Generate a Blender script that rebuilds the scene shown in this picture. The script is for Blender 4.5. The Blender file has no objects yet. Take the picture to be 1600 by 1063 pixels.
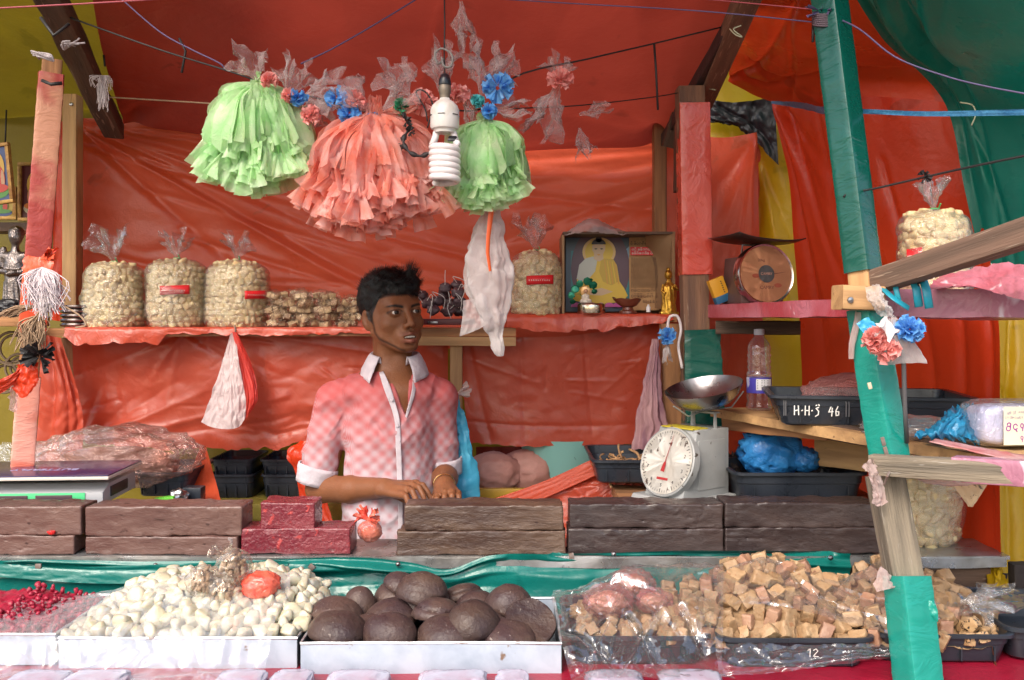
import bpy, bmesh, math, random
import numpy as np
from mathutils import Vector, Matrix, Euler
from math import radians as R, sin, cos, pi

# ---------------------------------------------------------------- camera, sky, sun, exposure
SC = bpy.context.scene
COL = SC.collection
F, CX, HY, ZC = 1400.0, 800.0, 500.0, 1.5          # focal length in photo pixels, principal column, horizon row, eye height
cam_data = bpy.data.cameras.new("camera")
cam = bpy.data.objects.new("camera", cam_data); COL.objects.link(cam)
cam_data.sensor_width = 36.0; cam_data.lens = 36.0 * F / 1600.0
cam_data.shift_y = -(531.5 - HY) / 1600.0
cam_data.clip_start = 0.05; cam_data.clip_end = 3000
cam.location = (0, 0, ZC); cam.rotation_euler = (R(90), 0, 0)
SC.camera = cam
SUN_EL, SUN_AZ = 44.0, -152.0                       # azimuth of the sun seen from above, 0 = +Y, clockwise
w = bpy.data.worlds.new("World"); SC.world = w; w.use_nodes = True
nt = w.node_tree; bg = nt.nodes["Background"]; sky = nt.nodes.new("ShaderNodeTexSky")
sky.sky_type = 'NISHITA'; sky.sun_disc = False
sky.sun_elevation = R(SUN_EL); sky.sun_rotation = R(SUN_AZ); sky.air_density = 1.2; sky.dust_density = 4.0; sky.ozone_density = 1.0
nt.links.new(sky.outputs[0], bg.inputs[0]); bg.inputs[1].default_value = 0.15
sl = bpy.data.lights.new("sun", 'SUN'); sun = bpy.data.objects.new("sun", sl); COL.objects.link(sun)
sl.energy = 1.0; sl.angle = R(28); sl.color = (1.0, 0.95, 0.88)
_sd = Vector((sin(R(SUN_AZ)) * cos(R(SUN_EL)), cos(R(SUN_AZ)) * cos(R(SUN_EL)), sin(R(SUN_EL))))
sun.rotation_euler = _sd.to_track_quat('Z', 'Y').to_euler()
vs = SC.view_settings; vs.view_transform = 'Standard'; vs.look = 'None'; vs.gamma = 1; vs.use_curve_mapping = False
vs.exposure = 1.15
SC.render.engine = 'CYCLES'
cy = SC.cycles; cy.use_denoising = True
cy.max_bounces = 9; cy.diffuse_bounces = 5; cy.glossy_bounces = 4; cy.transmission_bounces = 6; cy.transparent_max_bounces = 24
cy.sample_clamp_indirect = 8.0; cy.caustics_reflective = False; cy.caustics_refractive = False
rng = random.Random(7)

# ---------------------------------------------------------------- helpers
def P(px, py, Y): return Vector(((px - CX) / F * Y, Y, ZC - (py - HY) / F * Y))
def S(n, Y): return n / F * Y

def _hash(ix, iy, iz, seed):
    with np.errstate(over='ignore'):
        h = (ix.astype(np.uint32) * np.uint32(374761393) + iy.astype(np.uint32) * np.uint32(668265263)
             + iz.astype(np.uint32) * np.uint32(2147483647 - 1013904223) + np.uint32((seed * 1442695041 + 12345) & 0xffffffff))
        h = (h ^ (h >> np.uint32(13))) * np.uint32(1274126177)
        h = h ^ (h >> np.uint32(16))
        h = h * np.uint32(2246822519); h = h ^ (h >> np.uint32(15))
    return (h & np.uint32(0xffffff)).astype(np.float32) / 8388607.5 - 1.0
def vn(p, seed=0):                                   # value noise in -1..1 on (..., 3)
    p = np.asarray(p, np.float32); i = np.floor(p).astype(np.int64); f = p - i; f = f * f * (3 - 2 * f)
    r = 0
    for a in (0, 1):
        wa = f[..., 0] if a else 1 - f[..., 0]
        for b in (0, 1):
            wb = f[..., 1] if b else 1 - f[..., 1]
            for c in (0, 1):
                wc = f[..., 2] if c else 1 - f[..., 2]
                r = r + wa * wb * wc * _hash(i[..., 0] + a, i[..., 1] + b, i[..., 2] + c, seed)
    return r
def fbm(p, o=3, seed=0):
    p = np.asarray(p, np.float32); s = 0; a = 1
    for k in range(o): s = s + a * vn(p * 2 ** k, seed + k); a *= .5
    return s

def tag(o, label=None, cat=None, group=None, kind=None):
    if label: o["label"] = label
    if cat: o["category"] = cat
    if group: o["group"] = group
    if kind: o["kind"] = kind
    return o
def empty(name, loc=(0, 0, 0), rz=0):
    o = bpy.data.objects.new(name, None); COL.objects.link(o); o.location = loc; o.rotation_euler = (0, 0, rz); o.empty_display_size = .05
    return o
def thing(name, label, cat, loc=(0, 0, 0), group=None, rz=0):
    return tag(empty(name, loc, rz), label, cat, group)

class MB:
    def __init__(s): s.v = []; s.f = []; s.m = []
    def add(s, vs, fs, mi=0):
        n = len(s.v); s.v.extend([tuple(x) for x in vs]); s.f.extend([tuple(i + n for i in q) for q in fs]); s.m.extend([mi] * len(fs)); return s
    def box(s, c, d, M=None, mi=0, taper=1.0, bev=0.0):
        x, y, z = d[0] / 2, d[1] / 2, d[2] / 2
        if bev <= 0:
            vs = [Vector((sx * x * (taper if sz > 0 else 1), sy * y * (taper if sz > 0 else 1), sz * z)) for sz in (-1, 1) for sy in (-1, 1) for sx in (-1, 1)]
            fs = [(0, 2, 3, 1), (4, 5, 7, 6), (0, 1, 5, 4), (2, 6, 7, 3), (0, 4, 6, 2), (1, 3, 7, 5)]
        else:
            bm = bmesh.new(); bmesh.ops.create_cube(bm, size=1)
            for v in bm.verts:
                t = taper if v.co.z > 0 else 1
                v.co = Vector((v.co.x * 2 * x * t, v.co.y * 2 * y * t, v.co.z * 2 * z))
            bmesh.ops.bevel(bm, geom=bm.edges[:], offset=bev, segments=2, profile=.6, affect='EDGES')
            vs = [v.co.copy() for v in bm.verts]; fs = [[v.index for v in f.verts] for f in bm.faces]; bm.free()
        if M is not None: vs = [M @ v for v in vs]
        return s.add([v + Vector(c) for v in vs], fs, mi)
    def grid(s, pts, nu, nv, mi=0, closeu=False):
        fs = []
        for j in range(nv - 1):
            for i in range(nu if closeu else nu - 1):
                a = j * nu + i; b = j * nu + (i + 1) % nu
                fs.append((a, b, b + nu, a + nu))
        return s.add(pts, fs, mi)
    def tube(s, path, rad, n=8, mi=0, cap=True, flat=1.0):
        path = [Vector(p) for p in path]; k = len(path)
        rads = rad if isinstance(rad, (list, tuple)) else [rad] * k
        vs = []; up = Vector((0, 0, 1)); prev = None
        for i, p in enumerate(path):
            t = (path[min(i + 1, k - 1)] - path[max(i - 1, 0)])
            t = t.normalized() if t.length > 1e-9 else Vector((0, 0, 1))
            if prev is None:
                a = t.orthogonal().normalized()
                if abs(t.dot(up)) < .95: a = t.cross(up).normalized()
            else:
                a = (prev - t * prev.dot(t)); a = a.normalized() if a.length > 1e-6 else t.orthogonal().normalized()
            prev = a; b = t.cross(a)
            for j in range(n):
                th = 2 * pi * j / n; vs.append(p + (a * cos(th) + b * sin(th) * flat) * rads[i])
        fs = [(i * n + j, i * n + (j + 1) % n, (i + 1) * n + (j + 1) % n, (i + 1) * n + j) for i in range(k - 1) for j in range(n)]
        if cap: fs += [tuple(range(n))[::-1], tuple((k - 1) * n + j for j in range(n))]
        return s.add(vs, fs, mi)
    def lathe(s, prof, n=24, c=(0, 0, 0), M=None, mi=0, sx=1, sy=1):
        vs = []
        for r, z in prof:
            for j in range(n):
                v = Vector((r * cos(2 * pi * j / n) * sx, r * sin(2 * pi * j / n) * sy, z))
                if M is not None: v = M @ v
                vs.append(v + Vector(c))
        k = len(prof)
        fs = [(i * n + j, i * n + (j + 1) % n, (i + 1) * n + (j + 1) % n, (i + 1) * n + j) for i in range(k - 1) for j in range(n)]
        if prof[0][0] > 1e-6: fs.append(tuple(range(n))[::-1])
        if prof[-1][0] > 1e-6: fs.append(tuple((k - 1) * n + j for j in range(n)))
        return s.add(vs, fs, mi)
    def poly(s, pts, thick=0.0, mi=0, n=None):       # flat polygon (list of vectors), given a little thickness
        pts = [Vector(p) for p in pts]; k = len(pts)
        if thick <= 0: return s.add(pts, [tuple(range(k))], mi)
        if n is None: n = (pts[1] - pts[0]).cross(pts[2] - pts[1]).normalized()
        q = [p - n * thick for p in pts]
        return s.add(pts + q, [tuple(range(k)), tuple(range(2 * k - 1, k - 1, -1))] + [(i, i + k, (i + 1) % k + k, (i + 1) % k) for i in range(k)], mi)
    def build(s, name, mats, parent=None, smooth=True, sharp=40, origin='base', solid=0, loc=None):
        me = bpy.data.meshes.new(name)
        vs = s.v
        if origin == 'base' and parent is None and vs:
            a = np.array(vs); o = Vector((float((a[:, 0].min() + a[:, 0].max()) / 2), float((a[:, 1].min() + a[:, 1].max()) / 2), float(a[:, 2].min())))
            vs = (a - np.array(o)).tolist()
        else: o = Vector((0, 0, 0))
        if loc is not None: o = Vector(loc)
        me.from_pydata(vs, [], s.f); me.validate()
        for m in (mats if isinstance(mats, (list, tuple)) else [mats]): me.materials.append(m)
        if any(s.m) and len(me.polygons) == len(s.m): me.polygons.foreach_set("material_index", s.m)
        if smooth:
            me.polygons.foreach_set("use_smooth", [True] * len(me.polygons))
            if sharp < 180: me.set_sharp_from_angle(angle=R(sharp))
        ob = bpy.data.objects.new(name, me); COL.objects.link(ob); ob.location = o
        if parent is not None:
            ob.parent = parent
        if solid:
            md = ob.modifiers.new("thick", 'SOLIDIFY'); md.thickness = solid; md.offset = 0
        return ob

def local(parent, v):                                # world point -> coordinates of an unrotated parent Empty
    return Vector(v) - parent.location
def rebase(mb, parent):                              # world coordinates -> the parent's frame (parent only moved, not turned)
    o = parent.location; mb.v = [(x - o.x, y - o.y, z - o.z) for x, y, z in mb.v]; return mb

# ---------------------------------------------------------------- materials
MATS = {}
def lin(c):
    return tuple(((x / 255) / 12.92 if x / 255 <= .04045 else ((x / 255 + .055) / 1.055) ** 2.4) for x in c) + (1,)
def mat(name, c, r=.5, metal=0, c2=None, vs=6.0, vlo=.35, vhi=.65, bump=None, stretch=(1, 1, 1), transl=0, coat=0, spec=.5,
        rvar=0, bump2=None, c3=None, v3=40.0, t3=.62, sss=0, rand=0, alpha=None, trcol=None, det=4):
    if name in MATS: return MATS[name]
    m = bpy.data.materials.new(name); m.use_nodes = True; t = m.node_tree; N = t.nodes; L = t.links
    b = N["Principled BSDF"]; out = N["Material Output"]
    c = tuple(c) + ((1,) if len(c) == 3 else ()); b.inputs["Base Color"].default_value = c
    b.inputs["Roughness"].default_value = r; b.inputs["Metallic"].default_value = metal
    b.inputs["Specular IOR Level"].default_value = spec
    if coat: b.inputs["Coat Weight"].default_value = coat; b.inputs["Coat Roughness"].default_value = .15
    if sss:
        b.inputs["Subsurface Weight"].default_value = sss; b.inputs["Subsurface Radius"].default_value = (.9, .35, .2); b.inputs["Subsurface Scale"].default_value = .006
    tc = N.new("ShaderNodeTexCoord"); mp = N.new("ShaderNodeMapping"); mp.inputs["Scale"].default_value = stretch
    L.new(tc.outputs["Object"], mp.inputs[0])
    co = mp.outputs[0]
    if rand:
        oi = N.new("ShaderNodeObjectInfo"); ad = N.new("ShaderNodeVectorMath"); ad.operation = 'ADD'
        cb = N.new("ShaderNodeMath"); cb.operation = 'MULTIPLY'; cb.inputs[1].default_value = 37.0
        L.new(oi.outputs["Random"], cb.inputs[0]); L.new(co, ad.inputs[0]); L.new(cb.outputs[0], ad.inputs[1]); co = ad.outputs[0]
    col = None
    def noise(scale, detail=4, dist=0.0, rough=.55):
        n = N.new("ShaderNodeTexNoise"); n.inputs["Scale"].default_value = scale; n.inputs["Detail"].default_value = detail
        n.inputs["Distortion"].default_value = dist; n.inputs["Roughness"].default_value = rough; L.new(co, n.inputs["Vector"]); return n
    if c2 is not None:
        n = noise(vs, det, .3); rp = N.new("ShaderNodeMapRange"); rp.inputs[1].default_value = vlo; rp.inputs[2].default_value = vhi
        L.new(n.outputs[0], rp.inputs[0]); mx = N.new("ShaderNodeMix"); mx.data_type = 'RGBA'
        mx.inputs[6].default_value = c; mx.inputs[7].default_value = tuple(c2[:3]) + (1,); L.new(rp.outputs[0], mx.inputs[0]); col = mx.outputs[2]
    if c3 is not None:                                # small flecks
        n = noise(v3, 3, .5); rp = N.new("ShaderNodeMapRange"); rp.inputs[1].default_value = t3; rp.inputs[2].default_value = t3 + .04
        L.new(n.outputs[0], rp.inputs[0]); mx = N.new("ShaderNodeMix"); mx.data_type = 'RGBA'
        if col: L.new(col, mx.inputs[6])
        else: mx.inputs[6].default_value = c
        mx.inputs[7].default_value = tuple(c3[:3]) + (1,); L.new(rp.outputs[0], mx.inputs[0]); col = mx.outputs[2]
    if rand:
        hs = N.new("ShaderNodeHueSaturation"); mr = N.new("ShaderNodeMapRange"); mr.inputs[3].default_value = 1 - rand; mr.inputs[4].default_value = 1 + rand
        L.new(oi.outputs["Random"], mr.inputs[0]); L.new(mr.outputs[0], hs.inputs["Value"])
        if col: L.new(col, hs.inputs["Color"])
        else: hs.inputs["Color"].default_value = c
        col = hs.outputs[0]
    if col: L.new(col, b.inputs["Base Color"])
    if rvar:
        n = noise(vs * 1.7, 4); rp = N.new("ShaderNodeMapRange"); rp.inputs[1].default_value = .3; rp.inputs[2].default_value = .7
        rp.inputs[3].default_value = max(.03, r - rvar); rp.inputs[4].default_value = min(1, r + rvar)
        L.new(n.outputs[0], rp.inputs[0]); L.new(rp.outputs[0], b.inputs["Roughness"])
    prev = None
    for bb in (bump, bump2):
        if not bb: continue
        n = noise(bb[0], bb[2] if len(bb) > 2 else 5, bb[3] if len(bb) > 3 else .4)
        hgt = n.outputs[0]
        if len(bb) > 4 and bb[4] == 'ridge':
            a = N.new("ShaderNodeMath"); a.operation = 'SUBTRACT'; a.inputs[1].default_value = .5; L.new(hgt, a.inputs[0])
            q = N.new("ShaderNodeMath"); q.operation = 'ABSOLUTE'; L.new(a.outputs[0], q.inputs[0]); hgt = q.outputs[0]
        bp = N.new("ShaderNodeBump"); bp.inputs["Strength"].default_value = 1; bp.inputs["Distance"].default_value = bb[1]
        L.new(hgt, bp.inputs["Height"])
        if prev: L.new(prev.outputs[0], bp.inputs["Normal"])
        prev = bp
    if prev: L.new(prev.outputs[0], b.inputs["Normal"])
    sh = b.outputs[0]
    if transl:
        tr = N.new("ShaderNodeBsdfTranslucent"); mx = N.new("ShaderNodeMixShader"); mx.inputs[0].default_value = transl
        if trcol: tr.inputs[0].default_value = tuple(trcol) + (1,)
        elif col: L.new(col, tr.inputs[0])
        else: tr.inputs[0].default_value = c
        if prev: L.new(prev.outputs[0], tr.inputs["Normal"])
        L.new(sh, mx.inputs[1]); L.new(tr.outputs[0], mx.inputs[2]); sh = mx.outputs[0]
    if alpha is not None:                             # thin see-through plastic: mostly clear, whiter and shinier at grazing angles
        lo, hi = alpha
        tp = N.new("ShaderNodeBsdfTransparent"); lw = N.new("ShaderNodeLayerWeight"); lw.inputs[0].default_value = .35
        if prev: L.new(prev.outputs[0], lw.inputs["Normal"])
        mr = N.new("ShaderNodeMapRange"); mr.inputs[3].default_value = lo; mr.inputs[4].default_value = hi
        L.new(lw.outputs["Facing"], mr.inputs[0])
        mx = N.new("ShaderNodeMixShader"); L.new(mr.outputs[0], mx.inputs[0]); L.new(tp.outputs[0], mx.inputs[1]); L.new(sh, mx.inputs[2]); sh = mx.outputs[0]
    if sh != b.outputs[0]: L.new(sh, out.inputs["Surface"])
    MATS[name] = m; return m

def tarp(name, c, c2, r=.33, transl=.3, vs=3.0, ridge=.010, coat=0, spec=.5):
    return mat(name, c, r, c2=c2, vs=vs, vlo=.35, vhi=.7, bump=(4, ridge, 3, .8, 'ridge'), bump2=(60, .0012, 3), transl=transl, rvar=.12, coat=coat, spec=spec, c3=tuple(q * .72 for q in c), v3=7, t3=.66)
RED = tarp("red_tarp", (.70, .105, .042), (.56, .066, .026), .36, .42, ridge=.004)
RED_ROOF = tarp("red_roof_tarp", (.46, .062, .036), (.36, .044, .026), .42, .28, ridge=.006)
RED_LOW = mat("red_thin_tarp", (.64, .11, .06), .34, c2=(.56, .07, .035), vs=4, bump=(5, .006, 3, 1.0, 'ridge'), bump2=(26, .0015, 3, .8), transl=.4, rvar=.12, coat=.15)
RED_SIDE = tarp("red_side_tarp", (.74, .060, .014), (.66, .045, .012), .33, .42, ridge=.008)
GREEN_TARP = tarp("green_tarp", (.008, .25, .175), (.006, .18, .13), .3, .3, ridge=.008)
TEAL = tarp("teal_tarp", (.006, .17, .145), (.004, .13, .11), .26, .15, ridge=.006)
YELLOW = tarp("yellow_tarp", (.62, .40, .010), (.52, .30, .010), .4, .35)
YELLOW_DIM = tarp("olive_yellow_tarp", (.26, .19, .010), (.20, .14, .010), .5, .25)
WRAP_RED = mat("red_wrap", (.60, .08, .05), .3, c2=(.62, .2, .14), vs=9, vlo=.5, vhi=.62, bump=(30, .003, 4, 1, 'ridge'), stretch=(.5, 2, 2), transl=.1, rvar=.1)
WRAP_GREEN = mat("green_wrap", (.002, .070, .052), .22, c2=(.003, .085, .064), vs=4, bump=(12, .004, 3, 1, 'ridge'), stretch=(1.8, .8, .8), rvar=.1, coat=.2)
WRAP_TEAL = mat("teal_wrap", (.006, .24, .19), .24, c2=(.006, .24, .19), vs=9, bump=(14, .004, 3, 1, 'ridge'), stretch=(1.8, .8, .8), rvar=.1, coat=.2)
WOOD = mat("sawn_wood", (.46, .22, .09), .75, c2=(.20, .09, .04), vs=5, stretch=(.35, 5, 5), bump=(30, .0016), c3=(.10, .05, .03), v3=9, t3=.66)
WOOD_DARK = mat("dark_timber", (.12, .070, .045), .8, c2=(.055, .033, .024), vs=6, stretch=(.35, 4, 4), bump=(30, .003), c3=(.22, .15, .11), v3=24, t3=.64)
WOOD_GREY = mat("weathered_wood", (.27, .22, .16), .85, c2=(.12, .10, .075), vs=9, stretch=(.28, 5, 5), bump=(40, .004, 6), c3=(.33, .30, .26), v3=60, t3=.64)
WOOD_RAW = mat("pale_wood", (.60, .36, .16), .7, c2=(.36, .2, .09), vs=6, stretch=(.4, 4, 4), bump=(40, .0012), c3=(.18, .1, .05), v3=20, t3=.68)
STEEL = mat("bare_steel", (.42, .42, .44), .28, 1, c2=(.30, .29, .30), vs=8, rvar=.1, bump=(60, .0006))
TIN = mat("white_painted_tin", (.44, .49, .57), .38, 0, c2=(.30, .35, .43), vs=18, vlo=.4, vhi=.75, c3=(.20, .13, .09), v3=34, t3=.69, bump=(30, .0008), rvar=.1)
GALV = mat("galvanised_sheet", (.55, .56, .57), .32, .8, c2=(.40, .38, .36), vs=14, rvar=.12, bump=(22, .002))
GREY_METAL = mat("tray_inner_metal", (.16, .19, .21), .4, .5, c2=(.10, .12, .13), vs=10, bump=(40, .0006))
BLACKP = mat("black_plastic", (.014, .018, .026), .32, c2=(.026, .032, .044), vs=8, rvar=.1, bump=(80, .0004))  # bluish reflection of the cool daylight is mixed into the base colour
CLEAR = mat("clear_film", (.85, .87, .9), .10, .8, bump=(16, .02, 4, 1.5, 'ridge'), bump2=(60, .003, 3, 1), alpha=(.05, .60), spec=1.0)
CLEAR_CR = mat("crinkled_film", (.86, .88, .9), .12, .75, bump=(38, .012, 4, 1.5, 'ridge'), alpha=(.10, .75), spec=1.0)
CLEAR_BAG = mat("bag_film", (.9, .88, .84), .13, .85, bump=(45, .010, 4, 1.5, 'ridge'), stretch=(.7, .7, 1.6), alpha=(.10, .85), spec=1.0)
MILKY = mat("milky_plastic", (.80, .78, .78), .32, c2=(.70, .62, .62), vs=12, bump=(30, .004, 4, 1, 'ridge'), transl=.45, alpha=(.50, .95))
MILKY_PINK = mat("pinkish_milky_plastic", (.80, .55, .52), .28, c2=(.80, .70, .70), vs=14, bump=(30, .005, 4, 1, 'ridge'), transl=.45, alpha=(.6, .97))
PLASTIC_GREEN = mat("pale_green_bag_plastic", (.52, .84, .42), .28, c2=(.76, .90, .62), vs=24, bump=(50, .004, 4, 1, 'ridge'), transl=.5, alpha=(.72, 1), spec=.6)
PLASTIC_CORAL = mat("coral_bag_plastic", (.92, .32, .22), .28, c2=(.90, .54, .50), vs=22, bump=(50, .004, 4, 1, 'ridge'), transl=.5, alpha=(.75, 1), spec=.6)
PLASTIC_BLUE = mat("blue_bag_plastic", (.03, .22, .62), .28, c2=(.05, .32, .75), vs=14, bump=(40, .006, 4, 1, 'ridge'), transl=.3, coat=.2)
SKYBLUE = mat("sky_blue_plastic", (.06, .42, .68), .36, c2=(.10, .52, .74), vs=10, bump=(20, .005, 4, 1, 'ridge'), transl=.35)
BLUE_TUFT = mat("blue_tuft_plastic", (.08, .33, .78), .35, c2=(.25, .55, .88), vs=60, transl=.3)
PINK_TUFT = mat("pink_tuft_plastic", (.82, .26, .24), .35, c2=(.88, .50, .46), vs=60, transl=.3)
BLACK_CORD = mat("black_cord", (.015, .013, .014), .6)
BLUE_CORD = mat("blue_violet_cord", (.09, .07, .16), .7)
JUTE = mat("jute_twine", (.36, .24, .15), .9, bump=(200, .001))
WHITE_STRING = mat("pale_string", (.62, .60, .58), .7)
RUST = mat("rusty_steel", (.18, .10, .07), .6, .5, c2=(.30, .28, .27), vs=50)
# ---------------------------------------------------------------- builders
def resample(pts, n):
    pts = [np.array(p, float) for p in pts]
    if len(pts) == 1: return np.repeat(pts[0][None], n, 0)
    d = [0.]
    for a, b in zip(pts, pts[1:]): d.append(d[-1] + max(1e-6, np.linalg.norm(b - a)))
    d = np.array(d) / d[-1]; t = np.linspace(0, 1, n); P_ = np.array(pts)
    if len(pts) == 2: return np.stack([np.interp(t, d, P_[:, k]) for k in range(3)], 1)
    m = np.zeros_like(P_)                              # monotone-ish cubic
    for i in range(len(P_)):
        a = max(i - 1, 0); b = min(i + 1, len(P_) - 1); m[i] = (P_[b] - P_[a]) / (d[b] - d[a])
    k = np.clip(np.searchsorted(d, t, side='right') - 1, 0, len(P_) - 2); h = (d[k + 1] - d[k]); s = ((t - d[k]) / h)[:, None]; h = h[:, None]
    return (2 * s**3 - 3 * s**2 + 1) * P_[k] + (s**3 - 2 * s**2 + s) * h * m[k] + (-2 * s**3 + 3 * s**2) * P_[k + 1] + (s**3 - s**2) * h * m[k + 1]
def patch(rows, nu, nv):                             # rows of (px, py, Y) or Vectors -> (nv, nu, 3)
    rr = [resample([P(*q) if not isinstance(q, Vector) else q for q in row], nu) for row in rows]
    out = np.zeros((nv, nu, 3))
    rr = np.array(rr)
    for i in range(nu): out[:, i] = resample([rr[k, i] for k in range(len(rows))], nv)
    return out
def normals(G):
    du = np.gradient(G, axis=1); dv = np.gradient(G, axis=0); n = np.cross(du, dv)
    return n / np.maximum(np.linalg.norm(n, axis=2, keepdims=True), 1e-9)
def fold_field(nu, nv, folds, asp=1.0):
    u, v = np.meshgrid(np.linspace(0, 1, nu) * asp, np.linspace(0, 1, nv)); D = np.zeros_like(u)
    for (u0, v0, u1, v1, wd, am) in folds:
        u0 *= asp; u1 *= asp; dx, dy = u1 - u0, v1 - v0; L2 = dx * dx + dy * dy + 1e-9
        t = ((u - u0) * dx + (v - v0) * dy) / L2; tc = np.clip(t, 0, 1)
        d = np.hypot(u - u0 - tc * dx, v - v0 - tc * dy)
        ww = wd * (.35 + .9 * tc)
        D += am * np.exp(-(d / ww) ** 1.3) * (1 - .55 * tc) * np.where((t > -.15) & (t < 1.2), 1, .3)
    return D
def fan(u, v, a0, a1, n, ln, wd, am, rs):            # folds fanning out of a pinned point
    out = []
    for k in range(n):
        a = R(a0 + (a1 - a0) * (k + rs.random() * .8) / n); l = ln * rs.uniform(.5, 1.1)
        out.append((u, v, u + cos(a) * l, v + sin(a) * l, wd * rs.uniform(.6, 1.3), am * rs.choice((-1, 1, 1)) * rs.uniform(.5, 1.1)))
    return out
def sheet_mb(rows, nu=90, nv=60, folds=(), asp=1.5, wr=.006, ws=5, seed=1, rand=0, randamp=.006, edge=0, mask=None, strx=(1, 1)):
    G = patch(rows, nu, nv); rs = random.Random(seed); folds = list(folds)
    for k in range(rand):
        u, v = rs.random(), rs.random(); a = rs.uniform(0, 2 * pi); l = rs.uniform(.08, .4)
        folds.append((u, v, u + cos(a) * l, v + sin(a) * l, rs.uniform(.008, .03), rs.choice((-1, 1)) * randamp * rs.uniform(.3, 1)))
    D = fold_field(nu, nv, folds, asp) if folds else np.zeros((nv, nu))
    u, v = np.meshgrid(np.linspace(0, asp, nu), np.linspace(0, 1, nv))
    q = np.stack([u * ws * strx[0], v * ws * strx[1], np.full_like(u, seed * 3.7)], 2)
    D = D + wr * (fbm(q, 3, seed) * .6 + (1 - np.abs(fbm(q * 1.3 + 5, 3, seed + 9)) * 2) * .5)
    if edge:                                          # uneven hem on the last row
        e = fbm(np.stack([u * 14, v * 0, v * 0 + seed], 2), 3, seed) * edge * np.clip((v - .75) / .25, 0, 1)
        dv = np.gradient(G, axis=0); dv /= np.maximum(np.linalg.norm(dv, axis=2, keepdims=True), 1e-9); G = G + dv * e[..., None]
    G = G + normals(G) * D[..., None]
    mb = MB(); mb.grid(G.reshape(-1, 3).tolist(), nu, nv)
    if mask is not None:
        keep = []
        for i, f in enumerate(mb.f):
            j, k = divmod(f[0], nu)
            if mask(k / (nu - 1), j / (nv - 1)): keep.append(i)
        mb.f = [mb.f[i] for i in keep]; mb.m = [0] * len(mb.f)
    return mb
def sheet(name, label, cat, rows, m, group=None, sharp=180, **k):
    o = sheet_mb(rows, **k).build(name, m, None, True, sharp); return tag(o, label, cat, group)

def beam_obj(name, a, b, wd, hg, m, parent=None, roll=0, rough=.0, n=2, wrap=0, seed=1, bev=.003, taper=1.0, cross=5):
    """a squared timber from a to b: long axis = local X, width wd across, height hg; roll in degrees"""
    a, b = Vector(a), Vector(b); L = (b - a).length
    x = (b - a).normalized(); z = Vector((0, -1, 0)) if abs(x.z) > .8 else Vector((0, 0, 1)); y = z.cross(x).normalized(); z = x.cross(y)
    M = Matrix((x, y, z)).transposed().to_4x4() @ Matrix.Rotation(R(roll), 4, 'X')
    nx = max(2, int(L / .012)) if (rough or wrap) else 2
    # outline with rounded corners
    prof = []; bv = min(bev, wd * .3, hg * .3); q = cross
    for (sx, sy) in ((1, 1), (-1, 1), (-1, -1), (1, -1)):
        base = math.atan2(sy, sx) - pi / 4
        for k in range(3):
            an = base + (pi / 4) * k; prof.append((sx * (wd / 2 - bv) + cos(an) * bv, sy * (hg / 2 - bv) + sin(an) * bv))
        nxt = {(1, 1): (-1, 1), (-1, 1): (-1, -1), (-1, -1): (1, -1), (1, -1): (1, 1)}[(sx, sy)]
        p0 = prof[-1]; an = math.atan2(nxt[1], nxt[0]) - pi / 4; p1 = (nxt[0] * (wd / 2 - bv) + cos(an) * bv, nxt[1] * (hg / 2 - bv) + sin(an) * bv)
        for k in range(1, q): prof.append((p0[0] + (p1[0] - p0[0]) * k / q, p0[1] + (p1[1] - p0[1]) * k / q))
    prof = np.array(prof); npf = len(prof)
    X = np.linspace(0, L, nx + 1); pts = np.zeros((nx + 1, npf, 3)); pts[..., 0] = X[:, None]
    tp = (1 + (taper - 1) * X / L)[:, None]; pts[..., 1] = prof[None, :, 0] * tp; pts[..., 2] = prof[None, :, 1] * tp
    if rough or wrap:
        rr = np.maximum(np.linalg.norm(prof, axis=1), 1e-6); nrm = prof / rr[:, None]
        q3 = np.stack([pts[..., 0] * 6, pts[..., 1] * 30, pts[..., 2] * 30 + seed * 7], 2); D = rough * fbm(q3, 3, seed)
        if wrap:
            ang = np.arctan2(prof[:, 1], prof[:, 0])[None, :]
            ph = X[:, None] * 26 + ang / (2 * pi) * 1.0 + .25 * vn(np.stack([pts[..., 0] * 8, pts[..., 1] * 8, pts[..., 2] * 8], 2), seed)
            D = D + wrap * (ph % 1.0) + wrap * .6 * (1 - np.abs(fbm(np.stack([X[:, None] * 30 + ang * 1.6, ang + 0 * X[:, None], 0 * X[:, None] + seed + 0 * ang], 2), 2, seed)) * 2)
        pts[..., 1] += nrm[None, :, 0] * D; pts[..., 2] += nrm[None, :, 1] * D
    mb = MB(); mb.grid(pts.reshape(-1, 3).tolist(), npf, nx + 1, closeu=True)
    mb.f += [tuple(range(npf))[::-1], tuple(nx * npf + j for j in range(npf))]; mb.m += [0, 0]
    o = mb.build(name, m, None, True, 35, origin=None)
    W = Matrix.Translation(a) @ M
    if parent is not None: o.parent = parent; o.matrix_basis = Matrix.Translation(-parent.location) @ W
    else: o.matrix_basis = W
    return o
def beam(name, label, cat, a, b, wd, hg, m, group=None, **k):
    return tag(beam_obj(name, a, b, wd, hg, m, **k), label, cat, group)
def catenary(a, b, sag, n=16, wob=0, seed=0):
    a, b = Vector(a), Vector(b); rs = random.Random(seed); out = []
    for i in range(n + 1):
        t = i / n; p = a.lerp(b, t); p.z -= sag * 4 * t * (1 - t)
        if 0 < i < n: p += Vector((rs.uniform(-1, 1), rs.uniform(-1, 1), rs.uniform(-1, 1))) * wob
        out.append(p)
    return out
def cord(name, label, pts, rad, m, cat="cord", group=None, n=6):
    return tag(MB().tube(pts, rad, n).build(name, m, None, True, 180), label, cat, group)
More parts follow.
